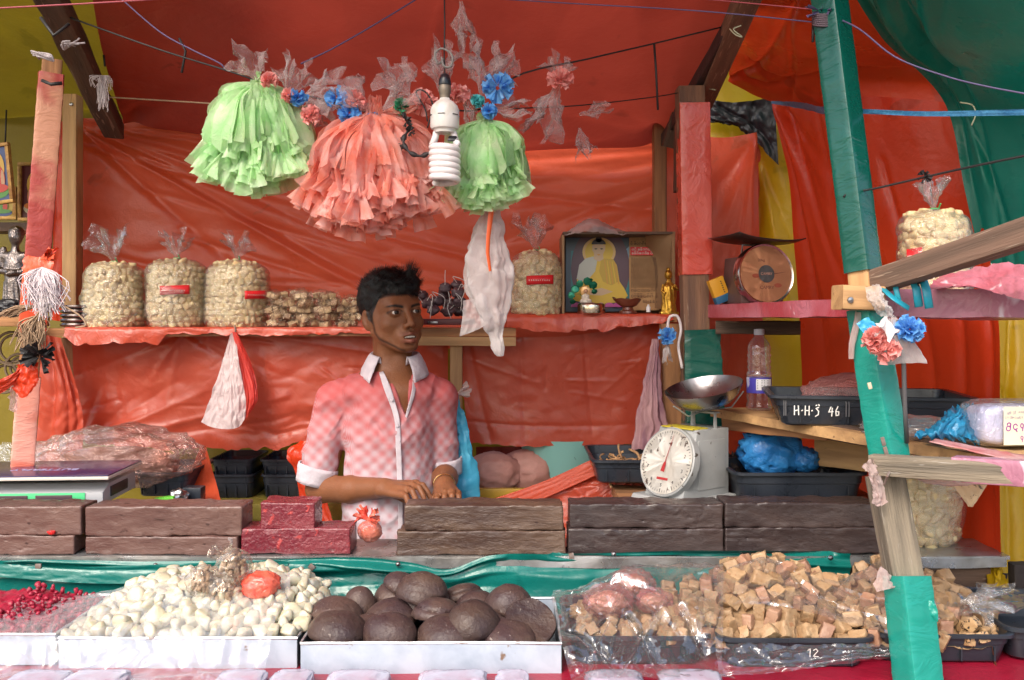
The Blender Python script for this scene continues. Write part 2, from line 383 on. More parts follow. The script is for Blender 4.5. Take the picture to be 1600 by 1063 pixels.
def copy_tree(o, parent=None):
    c = o.copy(); COL.objects.link(c); c.parent = parent
    for ch in [x for x in o.children]: copy_tree(ch, c)
    return c
def stroke_mb(mb, strokes, o, ux, uy, wd, th=.0008, mi=0):   # handwriting: polylines in a plane
    n = ux.cross(uy).normalized()
    for st in strokes:
        pts = [o + ux * x + uy * y for x, y in st]
        for a, b in zip(pts, pts[1:]):
            d = (b - a); 
            if d.length < 1e-7: continue
            d.normalize(); s = n.cross(d) * wd / 2; a2 = a - d * wd * .4; b2 = b + d * wd * .4
            mb.poly([a2 + s, a2 - s, b2 - s, b2 + s][::-1], 0, mi)
            mb.v[-4:] = [tuple(Vector(q) + n * th) for q in mb.v[-4:]]
    return mb

# ---------------------------------------------------------------- ground and the tarpaulin shell
g = MB(); g.grid([(x, y, 0) for y in (-400, -20, 0, 3, 30, 800) for x in (-500, -20, -3, 3, 20, 500)], 6, 6)
tag(g.build("ground", mat("packed_earth", (.26, .22, .18), .95, c2=(.16, .13, .10), vs=2, bump=(20, .01)), None, False), kind='structure')

rs = random.Random(3)
XR = lambda x, Y, z: Vector((x, Y, z))
zr = lambda Y: 2.10 + .276 * (2.95 - Y)
roof_f = fan(.99, .98, 175, 262, 7, .9, .05, .018, rs) + fan(.02, .98, 275, 350, 6, .8, .05, .012, rs) + [(.52, 0, .53, 1, .012, .02), (.72, 0, .71, 1, .05, -.02), (.3, .1, .42, .9, .05, .015)]
sheet("roof_tarp", "dull red tarpaulin roof sloping up over the whole stall", "tarpaulin",
      [[XR(-.62, 1.2, zr(1.2)), XR(.1, 1.2, zr(1.2) + .02), XR(.85, 1.2, zr(1.2))],
       [XR(-1.045, 2.234, zr(2.234)), XR(-.1, 2.234, zr(2.234) - .01), XR(.622, 2.234, zr(2.234))],
       [(192, 198, 2.94), (600, 238, 2.94), (1032, 234, 2.94)]], RED_ROOF, nu=150, nv=90, folds=roof_f, asp=1.2, wr=.006, ws=3, seed=4)
tw = fan(.0, .02, 5, 75, 9, 1.0, .030, .022, rs) + fan(.99, .02, 105, 175, 7, .8, .03, .014, rs) + [(.02, .12, .8, .75, .02, .014), (.1, .3, .9, .95, .02, .010), (.15, .5, .85, 1.1, .02, .010), (.0, .55, .5, .95, .02, .012), (0, .70, 1, .69, .006, .006), (.30, .3, .31, 1, .008, .004), (.62, 0, .61, 1, .008, .004)]
sheet("back_wall_tarp", "wide red tarpaulin stretched behind the upper shelf with slanting creases", "tarpaulin",
      [[(112, 184, 2.98), (340, 192, 2.97), (640, 216, 2.98), (1050, 216, 2.98), (1215, 205, 2.98)],
       [(112, 360, 2.98), (640, 360, 2.99), (1215, 360, 2.99)],
       [(112, 545, 2.98), (640, 545, 2.98), (1215, 545, 2.98)]], RED, nu=220, nv=90, folds=tw, asp=2.6, wr=.006, ws=3, seed=5, strx=(1, 1.5))
sheet("lower_wall_tarp", "thin crumpled red sheet hanging under the left part of the shelf", "tarpaulin",
      [[(112, 518, 2.72), (400, 520, 2.71), (700, 522, 2.72)],
       [(116, 600, 2.74), (400, 610, 2.70), (700, 600, 2.73)],
       [(125, 690, 2.73), (200, 700, 2.69), (330, 700, 2.70), (440, 700, 2.70), (480, 688, 2.7), (700, 700, 2.72)]], RED_LOW, nu=170, nv=70,
      folds=fan(.0, 1.0, 275, 345, 7, .8, .03, .014, rs) + fan(.98, .9, 180, 260, 6, .6, .03, .012, rs) + fan(.3, 0, 40, 140, 5, .6, .03, .01, rs), asp=2.8, wr=.0045, ws=3.5, seed=6, rand=22, randamp=.006, edge=.006)
sheet("lower_wall_tarp", "smooth red sheet hanging under the shelf with the altar", "tarpaulin",
      [[(716, 524, 2.72), (880, 526, 2.71), (1040, 500, 2.72)],
       [(722, 600, 2.73), (880, 606, 2.72), (1044, 600, 2.73)],
       [(734, 692, 2.72), (800, 697, 2.71), (900, 697, 2.72), (1010, 694, 2.72), (1044, 690, 2.74)]], RED_LOW, nu=110, nv=70,
      folds=[(.05, .1, .1, .95, .03, .008), (.6, 0, .62, 1, .02, .005), (.3, 0, .28, 1, .02, .005), (0, .8, 1, .84, .02, .004)], asp=1.7, wr=.003, ws=3, seed=8, rand=12, randamp=.004, edge=.003)
sheet("corner_tarp", "dark red tarpaulin corner behind the round dial scale", "tarpaulin",
      [[(1040, 200, 2.9), (1120, 215, 2.88), (1182, 208, 2.86)],
       [(1040, 480, 2.9), (1120, 480, 2.88), (1190, 470, 2.86)],
       [(1040, 830, 2.9), (1120, 830, 2.88), (1215, 830, 2.86)]], RED, nu=60, nv=80,
      folds=fan(.98, .02, 95, 170, 6, .8, .04, .016, rs), asp=.5, wr=.006, ws=3, seed=9)
sheet("side_tarp", "bright red side tarpaulin behind the green pole with long upright creases", "tarpaulin",
      [[(1206, 160, 2.78), (1330, 150, 2.5), (1492, 160, 2.30)],
       [(1234, 300, 2.78), (1350, 300, 2.5), (1526, 300, 2.26)],
       [(1249, 500, 2.78), (1380, 500, 2.48), (1560, 500, 2.1)],
       [(1251, 700, 2.78), (1400, 700, 2.45), (1562, 700, 2.03)],
       [(1248, 842, 2.78), (1420, 842, 2.42), (1566, 884, 1.97)]], RED_SIDE, nu=110, nv=130,
      folds=[(.05, 0, .35, .6, .03, .02), (.02, .05, .18, .8, .02, .016), (.3, .0, .3, 1, .03, .012), (.62, .15, .72, 1, .02, .012), (.85, .3, .8, 1, .02, .014), (.95, .35, .96, 1, .015, .016), (.5, .4, .45, 1, .02, .010)] + fan(.02, 0, 20, 80, 5, .7, .03, .014, rs), asp=.6, wr=.006, ws=3, seed=10, strx=(1.6, .8))
sheet("gable_tarp", "red tarpaulin flap pulled up to the roof right of the rafter", "tarpaulin",
      [[(1170, -60, 2.1), (1260, -60, 1.98), (1352, -60, 2.0)],
       [(1150, 40, 2.4), (1280, 40, 2.2), (1392, 40, 2.15)],
       [(1138, 120, 2.72), (1290, 120, 2.5), (1500, 128, 2.36)],
       [(1136, 130, 2.76), (1210, 160, 2.74), (1330, 172, 2.5), (1520, 182, 2.36)]], RED_SIDE, nu=100, nv=70,
      folds=[(.0, .98, .5, .2, .04, .02), (.05, .9, .9, .75, .03, .016), (.3, .95, .5, 0, .03, .012), (.1, .7, .4, .95, .02, .016)], asp=1.3, wr=.006, ws=3, seed=11)
sheet("green_roof_tarp", "dark green tarpaulin covering the top right with long diagonal folds", "tarpaulin",
      [[(1290, -90, 1.75), (1500, -160, 1.5), (1900, -160, 1.3)],
       [(1372, 60, 2.05), (1560, 60, 1.8), (1800, 60, 1.6)],
       [(1474, 165, 2.24), (1600, 170, 2.05), (1800, 200, 1.85)],
       [(1506, 300, 2.22), (1620, 300, 2.10), (1800, 330, 1.95)],
       [(1530, 400, 2.22), (1640, 470, 2.14), (1800, 500, 2.05)]], GREEN_TARP, nu=110, nv=120,
      folds=[(.02, 0, .05, .95, .03, .03), (.10, 0, .14, .8, .03, -.03), (.2, .0, .16, 1, .02, .02), (.3, .05, .1, .6, .04, .025), (.05, .55, .3, .5, .02, .015), (.08, .6, .25, .95, .02, .02), (.5, 0, .2, .5, .06, .02)], asp=1, wr=.006, ws=2.5, seed=12)
sheet("yellow_side_tarp", "yellow tarpaulin strip hanging at the far right edge", "tarpaulin",
      [[(1530, 470, 2.2), (1600, 470, 2.2), (1700, 470, 2.2)], [(1530, 700, 2.12), (1700, 700, 2.1)], [(1558, 900, 2.06), (1590, 960, 2.03), (1700, 1060, 2.0)]], YELLOW, nu=50, nv=90,
      folds=[(.1, 0, .08, 1, .03, .02), (.3, .0, .25, 1, .03, .02), (0, .1, .5, .5, .02, .02), (.5, 0, .45, 1, .03, .02)], asp=.5, wr=.008, ws=4, seed=13, edge=.03)
sheet("yellow_gap_tarp", "crumpled yellow tarpaulin in the gap right of the dial scale", "tarpaulin",
      [[(1060, 60, 3.0), (1180, 60, 2.98), (1330, 60, 2.9)], [(1060, 360, 2.99), (1200, 360, 2.93), (1330, 360, 2.9)], [(1060, 640, 3.0), (1200, 640, 2.93), (1330, 640, 2.9)], [(1060, 850, 3.0), (1330, 850, 2.9)]], YELLOW, nu=70, nv=90,
      folds=fan(.45, .2, 40, 120, 7, .6, .04, .03, rs), asp=.6, wr=.012, ws=4, seed=14, rand=14, randamp=.02)
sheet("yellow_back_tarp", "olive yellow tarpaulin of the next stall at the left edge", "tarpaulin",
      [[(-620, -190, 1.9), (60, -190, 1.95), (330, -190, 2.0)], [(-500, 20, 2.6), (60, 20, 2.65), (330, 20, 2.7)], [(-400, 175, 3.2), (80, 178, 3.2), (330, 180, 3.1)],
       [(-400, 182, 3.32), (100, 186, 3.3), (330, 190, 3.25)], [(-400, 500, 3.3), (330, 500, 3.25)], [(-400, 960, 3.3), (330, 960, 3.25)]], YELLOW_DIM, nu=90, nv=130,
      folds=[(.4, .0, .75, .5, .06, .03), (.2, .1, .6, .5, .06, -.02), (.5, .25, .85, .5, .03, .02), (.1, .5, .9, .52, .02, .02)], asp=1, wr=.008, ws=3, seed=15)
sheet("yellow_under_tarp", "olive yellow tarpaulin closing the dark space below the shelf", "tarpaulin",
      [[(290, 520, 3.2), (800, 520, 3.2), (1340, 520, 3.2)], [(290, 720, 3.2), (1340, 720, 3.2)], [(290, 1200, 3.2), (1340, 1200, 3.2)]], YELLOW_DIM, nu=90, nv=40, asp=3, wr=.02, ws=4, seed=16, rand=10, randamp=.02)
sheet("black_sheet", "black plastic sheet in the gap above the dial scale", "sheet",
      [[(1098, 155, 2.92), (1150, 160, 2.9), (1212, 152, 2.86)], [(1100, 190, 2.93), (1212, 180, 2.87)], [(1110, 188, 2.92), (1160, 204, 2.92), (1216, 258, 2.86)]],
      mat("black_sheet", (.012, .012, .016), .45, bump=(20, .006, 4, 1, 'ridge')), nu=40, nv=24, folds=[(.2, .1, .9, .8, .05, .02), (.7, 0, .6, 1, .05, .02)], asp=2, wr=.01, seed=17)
# unseen sheet added above the side of the stall to block sky light
sheet("side_shade_sheet", "unseen green sheet added above the right hand corner to block sky light", "tarpaulin",
      [[XR(.60, 1.2, 2.66), XR(1.3, 1.2, 2.66), XR(2.2, 1.2, 2.6)], [XR(.50, 2.2, 2.56), XR(1.3, 2.2, 2.55), XR(2.2, 2.2, 2.5)], [XR(.40, 3.05, 2.50), XR(1.3, 3.05, 2.50), XR(2.2, 3.05, 2.4)]], GREEN_TARP, nu=30, nv=30, asp=1, seed=18)

# ---------------------------------------------------------------- timber frame
def post_thing(name, label, cat, a, b): return thing(name, label, cat, (min((a, b), key=lambda v: v.z)).copy())
a, b = P(52, 745, 2.2), P(82, 100, 2.25)
t = post_thing("wrapped_post", "leaning post at the left wrapped in faded red and cream plastic", "post", a, b)
WR2 = mat("faded_red_wrap", (.34, .045, .035), .38, c2=(.48, .22, .13), vs=4.5, vlo=.46, vhi=.56, bump=(24, .004, 4, 1, 'ridge'), stretch=(1, .8, .8), rvar=.1)
WR3 = mat("creased_pale_red_wrap", (.78, .34, .26), .42, c2=(.70, .16, .10), vs=6, vlo=.55, vhi=.7, bump=(34, .004, 3, .6, 'ridge'), stretch=(2.4, .8, .8))
beam_obj("timber", P(7, 1090, 2.2), P(82, 95, 2.25), .046, .046, WOOD, t, roll=28, bev=.004)
beam_obj("upper_wrap", P(57, 430, 2.23), P(80.5, 118, 2.248), .056, .056, WR2, t, roll=28, wrap=.0016, seed=2)
beam_obj("lower_wrap", P(30, 800, 2.215), P(45.5, 590, 2.225), .050, .050, WR3, t, roll=28, wrap=.0016, seed=3)
beam_obj("middle_wrap", P(50.5, 520, 2.228), P(57.5, 428, 2.232), .060, .060, mat("orange_red_wrap", (.78, .10, .04), .35, bump=(20, .004, 4, 1, 'ridge')), t, roll=28, wrap=.0016, seed=5)
beam("wood_stud", "bare wooden upright left of the three tall sweet bags, screw at its top", "post", P(112, 1190, 2.86), P(114, 150, 2.86), .045, .05, WOOD_RAW, rough=.0008)
sc = MB().lathe([(0.001, .003), (.005, .002), (.006, 0)], 12, M=Matrix.Rotation(R(90), 3, 'X'), c=P(111, 163, 2.83)); 
tag(sc.build("screw", STEEL, None), "shiny screw head at the top of the bare upright", "screw")
beam("roof_beam", "dark rough roof pole crossing the top left corner", "beam", P(62, -40, 2.0), P(178, 205, 2.9), .060, .05, WOOD_DARK, rough=.004, seed=4)
sheet("red_strip", "narrow red plastic strip hanging between the two left uprights", "plastic strip",
      [[(88, 190, 2.9), (108, 190, 2.9)], [(85, 330, 2.9), (112, 330, 2.9)], [(80, 500, 2.9), (110, 505, 2.9)]], RED_SIDE, nu=10, nv=60, wr=.006, seed=21)
sheet("red_curtain", "limp red sheet hanging below the left end of the shelf", "plastic sheet",
      [[(52, 520, 2.62), (95, 528, 2.62)], [(60, 620, 2.62), (98, 615, 2.6), (128, 640, 2.62)], [(48, 740, 2.62), (70, 760, 2.62), (128, 720, 2.62)]], RED_LOW, nu=40, nv=60, folds=[(.3, 0, .2, 1, .06, .02), (.6, 0, .7, 1, .05, .016), (.9, .1, .85, 1, .03, .012)], asp=.4, wr=.008, seed=22)
beam("wood_stud", "bare upright behind the altar box, right of the hanging bags", "post", P(1030, 1100, 2.92), P(1030, 196, 2.92), .040, .05, WOOD, rough=.001, seed=3)
a, b = P(1086, 1080, 2.5), P(1080, 140, 2.5)
t = post_thing("wrapped_post", "thick square post right of the altar, red plastic over its upper half", "post", a, b)
beam_obj("timber", P(1097, 1100, 2.5), P(1078, 138, 2.5), .072, .06, WOOD_GREY if False else mat("rough_brown_post", (.27, .14, .08), .85, c2=(.13, .07, .05), vs=7, stretch=(.3, 4, 4), bump=(30, .005, 6), c3=(.34, .25, .18), v3=30, t3=.63), t, rough=.002)
beam_obj("red_wrap", P(1086, 430, 2.5), P(1082, 165, 2.5), .083, .070, mat("glossy_red_wrap", (.62, .055, .03), .28, c2=(.70, .10, .07), vs=8, bump=(14, .006, 4, 1, 'ridge'), rvar=.1, coat=.2, transl=.1), t, wrap=.0010, seed=7)
gw = beam_obj("green_wrap", P(1099, 700, 2.5), P(1093, 515, 2.5), .098, .085, WRAP_GREEN, t, rough=.004, wrap=.003, seed=8)
beam("rafter", "sawn rafter rising to the top centre right with pale string ties", "beam", P(1098, 158, 2.62), P(1192, -60, 1.95), .052, .05, mat("sawn_rafter", (.22, .12, .075), .8, c2=(.13, .075, .05), vs=7, stretch=(.4, 4, 4), bump=(60, .002), c3=(.3, .19, .12), v3=50, t3=.6), rough=.001)
beam("dark_pole", "black edge pole running along the right edge of the red roof", "beam", P(1036, 226, 2.93), P(1206, -70, 1.93), .030, .04, mat("dark_edge", (.03, .024, .024), .6, bump=(30, .003)), rough=.002)
beam("timber_stub", "short timber stub between rafter and square post", "post", P(1064, 300, 2.72), P(1066, 140, 2.72), .040, .05, WOOD_DARK, rough=.002)
beam("timber_stub", "thin brace behind the red wrapped post top", "post", P(1045, 230, 2.8), P(1062, 168, 2.76), .040, .03, WOOD_DARK, rough=.002)
beam("shelf_upright", "short bare upright below the shelf end beside the dusty purple bag", "post", P(1052, 720, 2.62), P(1048, 506, 2.62), .060, .04, WOOD, rough=.0015, seed=9)
beam("shelf_upright", "slim bare upright under the middle of the shelf, right of the man", "post", P(713, 1250, 2.66), P(713, 528, 2.66), .036, .03, WOOD_RAW, rough=.0008)
beam("wood_stud", "bare upright under the left end of the shelf", "post", P(110, 1200, 2.8), P(112, 528, 2.8), .05, .04, WOOD, rough=.001)
# front pole
pole = thing("stall_pole", "green plastic wrapped pole leaning across the right foreground", "pole", P(1440, 1230, 1.48))
beam_obj("timber", P(1356, 500, 1.69), P(1349, 420, 1.70), .046, .043, WOOD_RAW, pole, roll=38, rough=.001)
beam_obj("upper_wrap", P(1349, 425, 1.70), P(1293, -30, 1.76), .054, .05, WRAP_GREEN, pole, roll=38, rough=.0008, wrap=.0007, seed=10)
beam_obj("middle_wrap", P(1394, 742, 1.63), P(1353, 483, 1.68), .052, .05, WRAP_TEAL, pole, roll=30, rough=.0008, wrap=.0007, seed=11)
beam_obj("bare_timber", P(1413, 905, 1.60), P(1383, 742, 1.635), .056, .05, WOOD_GREY, pole, rough=.0025, seed=12)
beam_obj("lower_wrap", P(1450, 1200, 1.50), P(1416, 900, 1.58), .060, .055, WRAP_TEAL, pole, roll=18, rough=.001, wrap=.0012, seed=13)
fl = sheet_mb([[(1440, 925, 1.56), (1448, 927, 1.56)], [(1442, 945, 1.55), (1464, 950, 1.54)], [(1446, 968, 1.55), (1466, 972, 1.54)]], nu=14, nv=18, wr=.004, seed=4, asp=.6)
rebase(fl, pole).build("wrap_flap", WRAP_TEAL, pole, True, 180)
tag(sheet_mb([[(1364, 912, 1.57), (1378, 885, 1.57), (1396, 915, 1.57)], [(1370, 925, 1.56), (1400, 918, 1.56)]], nu=20, nv=10, wr=.006, seed=5).build("pink_scrap", MILKY_PINK, None, True, 180), "torn pink plastic scrap beside the foot of the grey timber", "plastic scrap")

# ---------------------------------------------------------------- shelves and rails on the right
nb = thing("wood_joint", "short squared wooden block nailed across the green pole", "block", P(1340, 485, 1.66))
beam_obj("block", P(1308, 465, 1.655), P(1373, 467, 1.655), .06, .045, WOOD_RAW, nb, rough=.001, bev=.005)
rebase(MB().lathe([(0.0005, .003), (.005, .002), (.006, 0)], 12, M=Matrix.Rotation(R(90), 3, 'X'), c=P(1329, 469, 1.623)), nb).build("nail_head", STEEL, nb)
PINKW = mat("dusty_pink_wrap", (.40, .06, .08), .4, c2=(.48, .16, .21), vs=5, vlo=.4, vhi=.6, bump=(18, .006, 5, 1, 'ridge'), c3=(.80, .62, .66), v3=16, t3=.66, rvar=.1)
VIOLW = mat("violet_pink_wrap", (.32, .13, .19), .32, c2=(.48, .20, .28), vs=6, bump=(14, .008, 5, 1, 'ridge'), c3=(.75, .62, .70), v3=12, t3=.62, rvar=.1)
def slab(name, a0, a1, b1, b0, th, m, parent=None):  # a board from its four top corners
    a0, a1, b1, b0 = (Vector(q) for q in (a0, a1, b1, b0)); n = 14; G = []
    top = [a0.lerp(a1, i / n).lerp(b0.lerp(b1, i / n), j / 3) for j in range(4) for i in range(n + 1)]
    mb = MB(); mb.poly([a0, a1, b1, b0][::-1], 0); mb.v = []; mb.f = []; mb.m = []
    dn = Vector((0, 0, -th)); c = [a0, a1, b1, b0]; mb.add(c + [q + dn for q in c], [(0, 1, 2, 3), (7, 6, 5, 4), (0, 4, 5, 1), (1, 5, 6, 2), (2, 6, 7, 3), (3, 7, 4, 0)])
    bm = bmesh.new(); me = bpy.data.meshes.new("t"); me.from_pydata(mb.v, [], mb.f); bm.from_mesh(me); bpy.data.meshes.remove(me)
    bmesh.ops.subdivide_edges(bm, edges=bm.edges[:], cuts=10, use_grid_fill=True); bmesh.ops.recalc_face_normals(bm, faces=bm.faces[:])
    vs = np.array([v.co[:] for v in bm.verts]); vs += .0025 * np.stack([vn(vs * 22, k) for k in (1, 2, 3)], 1)
    q = MB(); q.add(vs.tolist(), [[v.index for v in f.verts] for f in bm.faces]); bm.free()
    if parent: rebase(q, parent)
    return q.build(name, m, parent, True, 50)
z1 = 1.5 - .0035
sh = thing("side_shelf", "upper side shelf wrapped in dusty pink plastic, running back to the square post", "shelf", Vector((.75, 2.1, 1.45)))
slab("board", Vector((.535, 2.52, 1.542)), Vector((.655, 1.72, 1.542)), Vector((.95, 1.72, 1.542)), Vector((.95, 2.52, 1.542)), .036, PINKW, sh)
slab("board", Vector((.70, 1.71, 1.558)), Vector((1.35, 1.50, 1.552)), Vector((1.35, 1.9, 1.552)), Vector((.96, 1.9, 1.552)), .052, VIOLW, sh)
beam_obj("support", P(1118, 512, 2.45), P(1250, 512, 2.4), .04, .035, WOOD_DARK, sh, rough=.003)
fr = sheet_mb([[(1470, 432, 1.72), (1520, 418, 1.70), (1600, 412, 1.62), (1680, 405, 1.55)], [(1450, 448, 1.62), (1540, 452, 1.60), (1600, 470, 1.5), (1700, 490, 1.4)]], nu=50, nv=16, wr=.008, seed=3, rand=10, randamp=.01)
rebase(fr, sh).build("torn_wrap", PINKW, sh, True, 180)
sh2 = thing("low_side_shelf", "lower side shelf of rough planks carrying the black tray and packets", "shelf", Vector((.78, 2.0, 1.2)))
slab("board", Vector((.535, 2.42, 1.262)), Vector((.82, 1.60, 1.262)), Vector((1.12, 1.60, 1.262)), Vector((1.02, 2.42, 1.262)), .022, WOOD_RAW, sh2)
beam_obj("support", P(1135, 660, 2.38), P(1300, 674, 2.02), .03, .04, WOOD, sh2, rough=.003)
beam_obj("support", P(1300, 674, 2.02), P(1480, 706, 1.70), .03, .035, WOOD_DARK, sh2, rough=.003, seed=5)
beam_obj("backing_plank", P(1280, 705, 2.3), P(1420, 722, 2.05), .03, .07, WOOD_RAW, sh2, rough=.002, seed=6)
beam("brace", "weathered timber slanting up to the right from the wooden block", "beam", P(1362, 443, 1.69), P(1640, 352, 1.36), .04, .043, mat("brown_brace", (.20, .12, .085), .8, c2=(.11, .07, .05), vs=7, stretch=(.3, 5, 5), bump=(40, .002), c3=(.32, .24, .18), v3=30, t3=.64), rough=.001)
rail = thing("weathered_rail", "grey weathered rail at the right, its far part wrapped in mauve plastic", "rail", P(1480, 745, 1.56))
beam_obj("timber", P(1362, 726, 1.60), P(1640, 742, 1.42), .03, .036, WOOD_GREY, rail, rough=.0018, seed=14)
beam_obj("mauve_wrap", P(1492, 732, 1.515), P(1645, 742, 1.417), .034, .041, VIOLW, rail, rough=.0012, wrap=.0005, seed=15)
rebase(MB().tube([P(1382, 757, 1.575), P(1386, 745, 1.56), P(1392, 733, 1.57), P(1398, 728, 1.575)], .0022, 6), rail).build("bent_nail", RUST, rail)
rebase(MB().tube([P(1405, 734, 1.565), P(1411, 722, 1.57), P(1416, 716, 1.575)], .0022, 6), rail).build("bent_nail", RUST, rail)
tag(sheet_mb([[(1346, 730, 1.58), (1362, 715, 1.58)], [(1358, 742, 1.575), (1378, 745, 1.575)], [(1366, 775, 1.575), (1384, 785, 1.575)], [(1362, 786, 1.57), (1378, 790, 1.57)]], nu=12, nv=24, wr=.010, ws=8, seed=8).build("pink_scrap", MILKY_PINK, None, True, 180), "frayed pink plastic scrap at the end of the grey rail", "plastic scrap")
# ---------------------------------------------------------------- counter, display table, trays
ct = thing("counter", "narrow counter topped with dull sheet metal behind the sweet trays", "counter", Vector((0, 2.05, 0)))
def sheet_box(c, d, cuts=24, amp=.0015, seed=1, bev=.002):
    bm = bmesh.new(); bmesh.ops.create_cube(bm, size=1)
    for v in bm.verts: v.co = Vector((v.co.x * d[0], v.co.y * d[1], v.co.z * d[2]))
    ex = [e for e in bm.edges if abs((e.verts[0].co - e.verts[1].co).x) > 1e-6]
    bmesh.ops.subdivide_edges(bm, edges=ex, cuts=cuts)
    vs = np.array([v.co[:] for v in bm.verts]); vs += amp * np.stack([vn(vs * 9 + seed, k) for k in (1, 2, 3)], 1) * np.array([0, 1, 1])
    mb = MB(); mb.add((vs + np.array(c)).tolist(), [[v.index for v in f.verts] for f in bm.faces]); bm.free(); return mb
ZT = .985
rebase(sheet_box((-.02, 2.03, ZT - .004), (2.19 * 1 + .02, .158, .008), 40), ct).build("metal_top", GALV, ct, False)
rebase(sheet_box((.90, 2.27, ZT - .004), (.335, .325, .008), 8, seed=3), ct).build("metal_top", GALV, ct, False)
rebase(sheet_box((-.02, 1.949, ZT - .012), (2.19, .0025, .022), 60, .003, 5), ct).build("metal_lip", GALV, ct, False)
rebase(MB().box((0, 2.03, ZT - .06), (2.1, .13, .06)), ct).build("frame", WOOD_DARK, ct, False)
for x, y in ((-1.02, 2.0), (-.45, 2.06), (.16, 2.06), (.72, 2.06), (1.02, 2.0), (.98, 2.38)):
    rebase(MB().box((x, y, .45), (.06, .05, .90)), ct).build("leg", WOOD_DARK, ct, False)
rebase(MB().box((.965, 1.99, .92), (.11, .03, .10)), ct).build("packing_block", WOOD_GREY, ct, False)
tb = thing("display_table", "low table under a glossy dark red cloth carrying the sweet trays", "table", Vector((0, 1.70, 0)))
REDC = mat("crimson_cloth", (.26, .010, .028), .35, c2=(.30, .008, .03), vs=9, bump=(20, .004, 4, 1, 'ridge'), coat=.2)
cl = sheet_mb([[XR(-1.4, 1.93, .868), XR(1.6, 1.93, .868)], [XR(-1.4, 1.53, .868), XR(1.6, 1.53, .868)], [XR(-1.4, 1.515, .862), XR(1.6, 1.515, .862)], [XR(-1.4, 1.50, .84), XR(1.6, 1.5, .84)], [XR(-1.4, 1.50, .50), XR(1.6, 1.5, .50)]], nu=160, nv=60, wr=.0015, ws=6, asp=4, seed=2)
rebase(cl, tb).build("cloth", REDC, tb, True, 180)
rebase(MB().box((.1, 1.72, .84), (2.9, .40, .03)), tb).build("table_top", WOOD_DARK, tb, False)
for x in (-1.2, -.3, .5, 1.4):
    for y in (1.56, 1.88): rebase(MB().box((x, y, .413), (.05, .05, .825)), tb).build("leg", WOOD_DARK, tb, False)
# teal skirt hung from the counter
TY = 1.938
sk = [[(-30, 878, TY), (60, 874, TY), (240, 877, TY), (440, 874, TY), (560, 872, TY), (640, 880, TY), (700, 890, TY), (770, 868, TY), (900, 868, TY), (1080, 862, TY), (1330, 866, TY)],
      [(-30, 905, TY), (200, 905, TY), (480, 905, TY), (700, 912, TY), (1330, 905, TY)],
      [(-30, 968, 1.92), (600, 972, 1.92), (1330, 962, 1.92)]]
_f = lambda *a: fan(*a[:7], a[7], a[8])
fk = _f(.03, .02, 8, 50, 3, .7, .12, .012, rs) + _f(.33, .02, -5, 60, 3, .6, .10, .014, rs) + _f(.60, .05, 120, 170, 3, .6, .10, .014, rs) + _f(.66, .0, 10, 70, 4, .7, .10, .014, rs) + _f(.98, .0, 130, 172, 3, .9, .12, .014, rs) + [(.38, .1, .62, .55, .09, .012), (.05, .1, .30, .5, .10, .008)]
sheet("teal_tarp", "turquoise tarpaulin tacked in swags along the counter front behind the trays", "tarpaulin", sk, TEAL, nu=330, nv=50, folds=fk, asp=9, wr=.0028, ws=1.6, seed=31, strx=(1, .4))
sheet("teal_sheet", "upper turquoise fold sagging under the jaggery loaves at the left", "tarpaulin",
      [[(-30, 880, 1.925), (120, 886, 1.925), (300, 880, 1.925), (450, 876, 1.925)], [(-30, 900, 1.92), (200, 912, 1.918), (450, 884, 1.925)]], TEAL, nu=120, nv=16, folds=fan(.1, 0, 8, 40, 2, .9, .2, .006, rs), asp=6, wr=.002, ws=1.5, seed=32)
for i, (px, py) in enumerate([(60, 885), (243, 884), (487, 886), (622, 882), (893, 869), (959, 866), (1158, 874), (1298, 872)]):
    if i % 2: o = MB().lathe([(.0005, .004), (.004, .003), (.006, .0)], 10, M=Matrix.Rotation(R(90), 3, 'X'), c=P(px, py, 1.928)); m_, lb = STEEL, "silver tack"
    else: o = MB().box(P(px, py, 1.926), (.013, .004, .011), Matrix.Rotation(R(20 * i), 3, 'Y'), bev=.001); m_, lb = RUST, "rusty washer tack"
    spot = ["far left", "between the first loaves", "below the red loaves", "below the small red parcel", "under the middle loaf", "under the loaf joint", "under the right loaf", "near the grey timber"][i]
    tag(o.build("tack", m_, None), lb + " pinning the turquoise tarpaulin " + spot, "tack", "tacks along the turquoise tarpaulin")

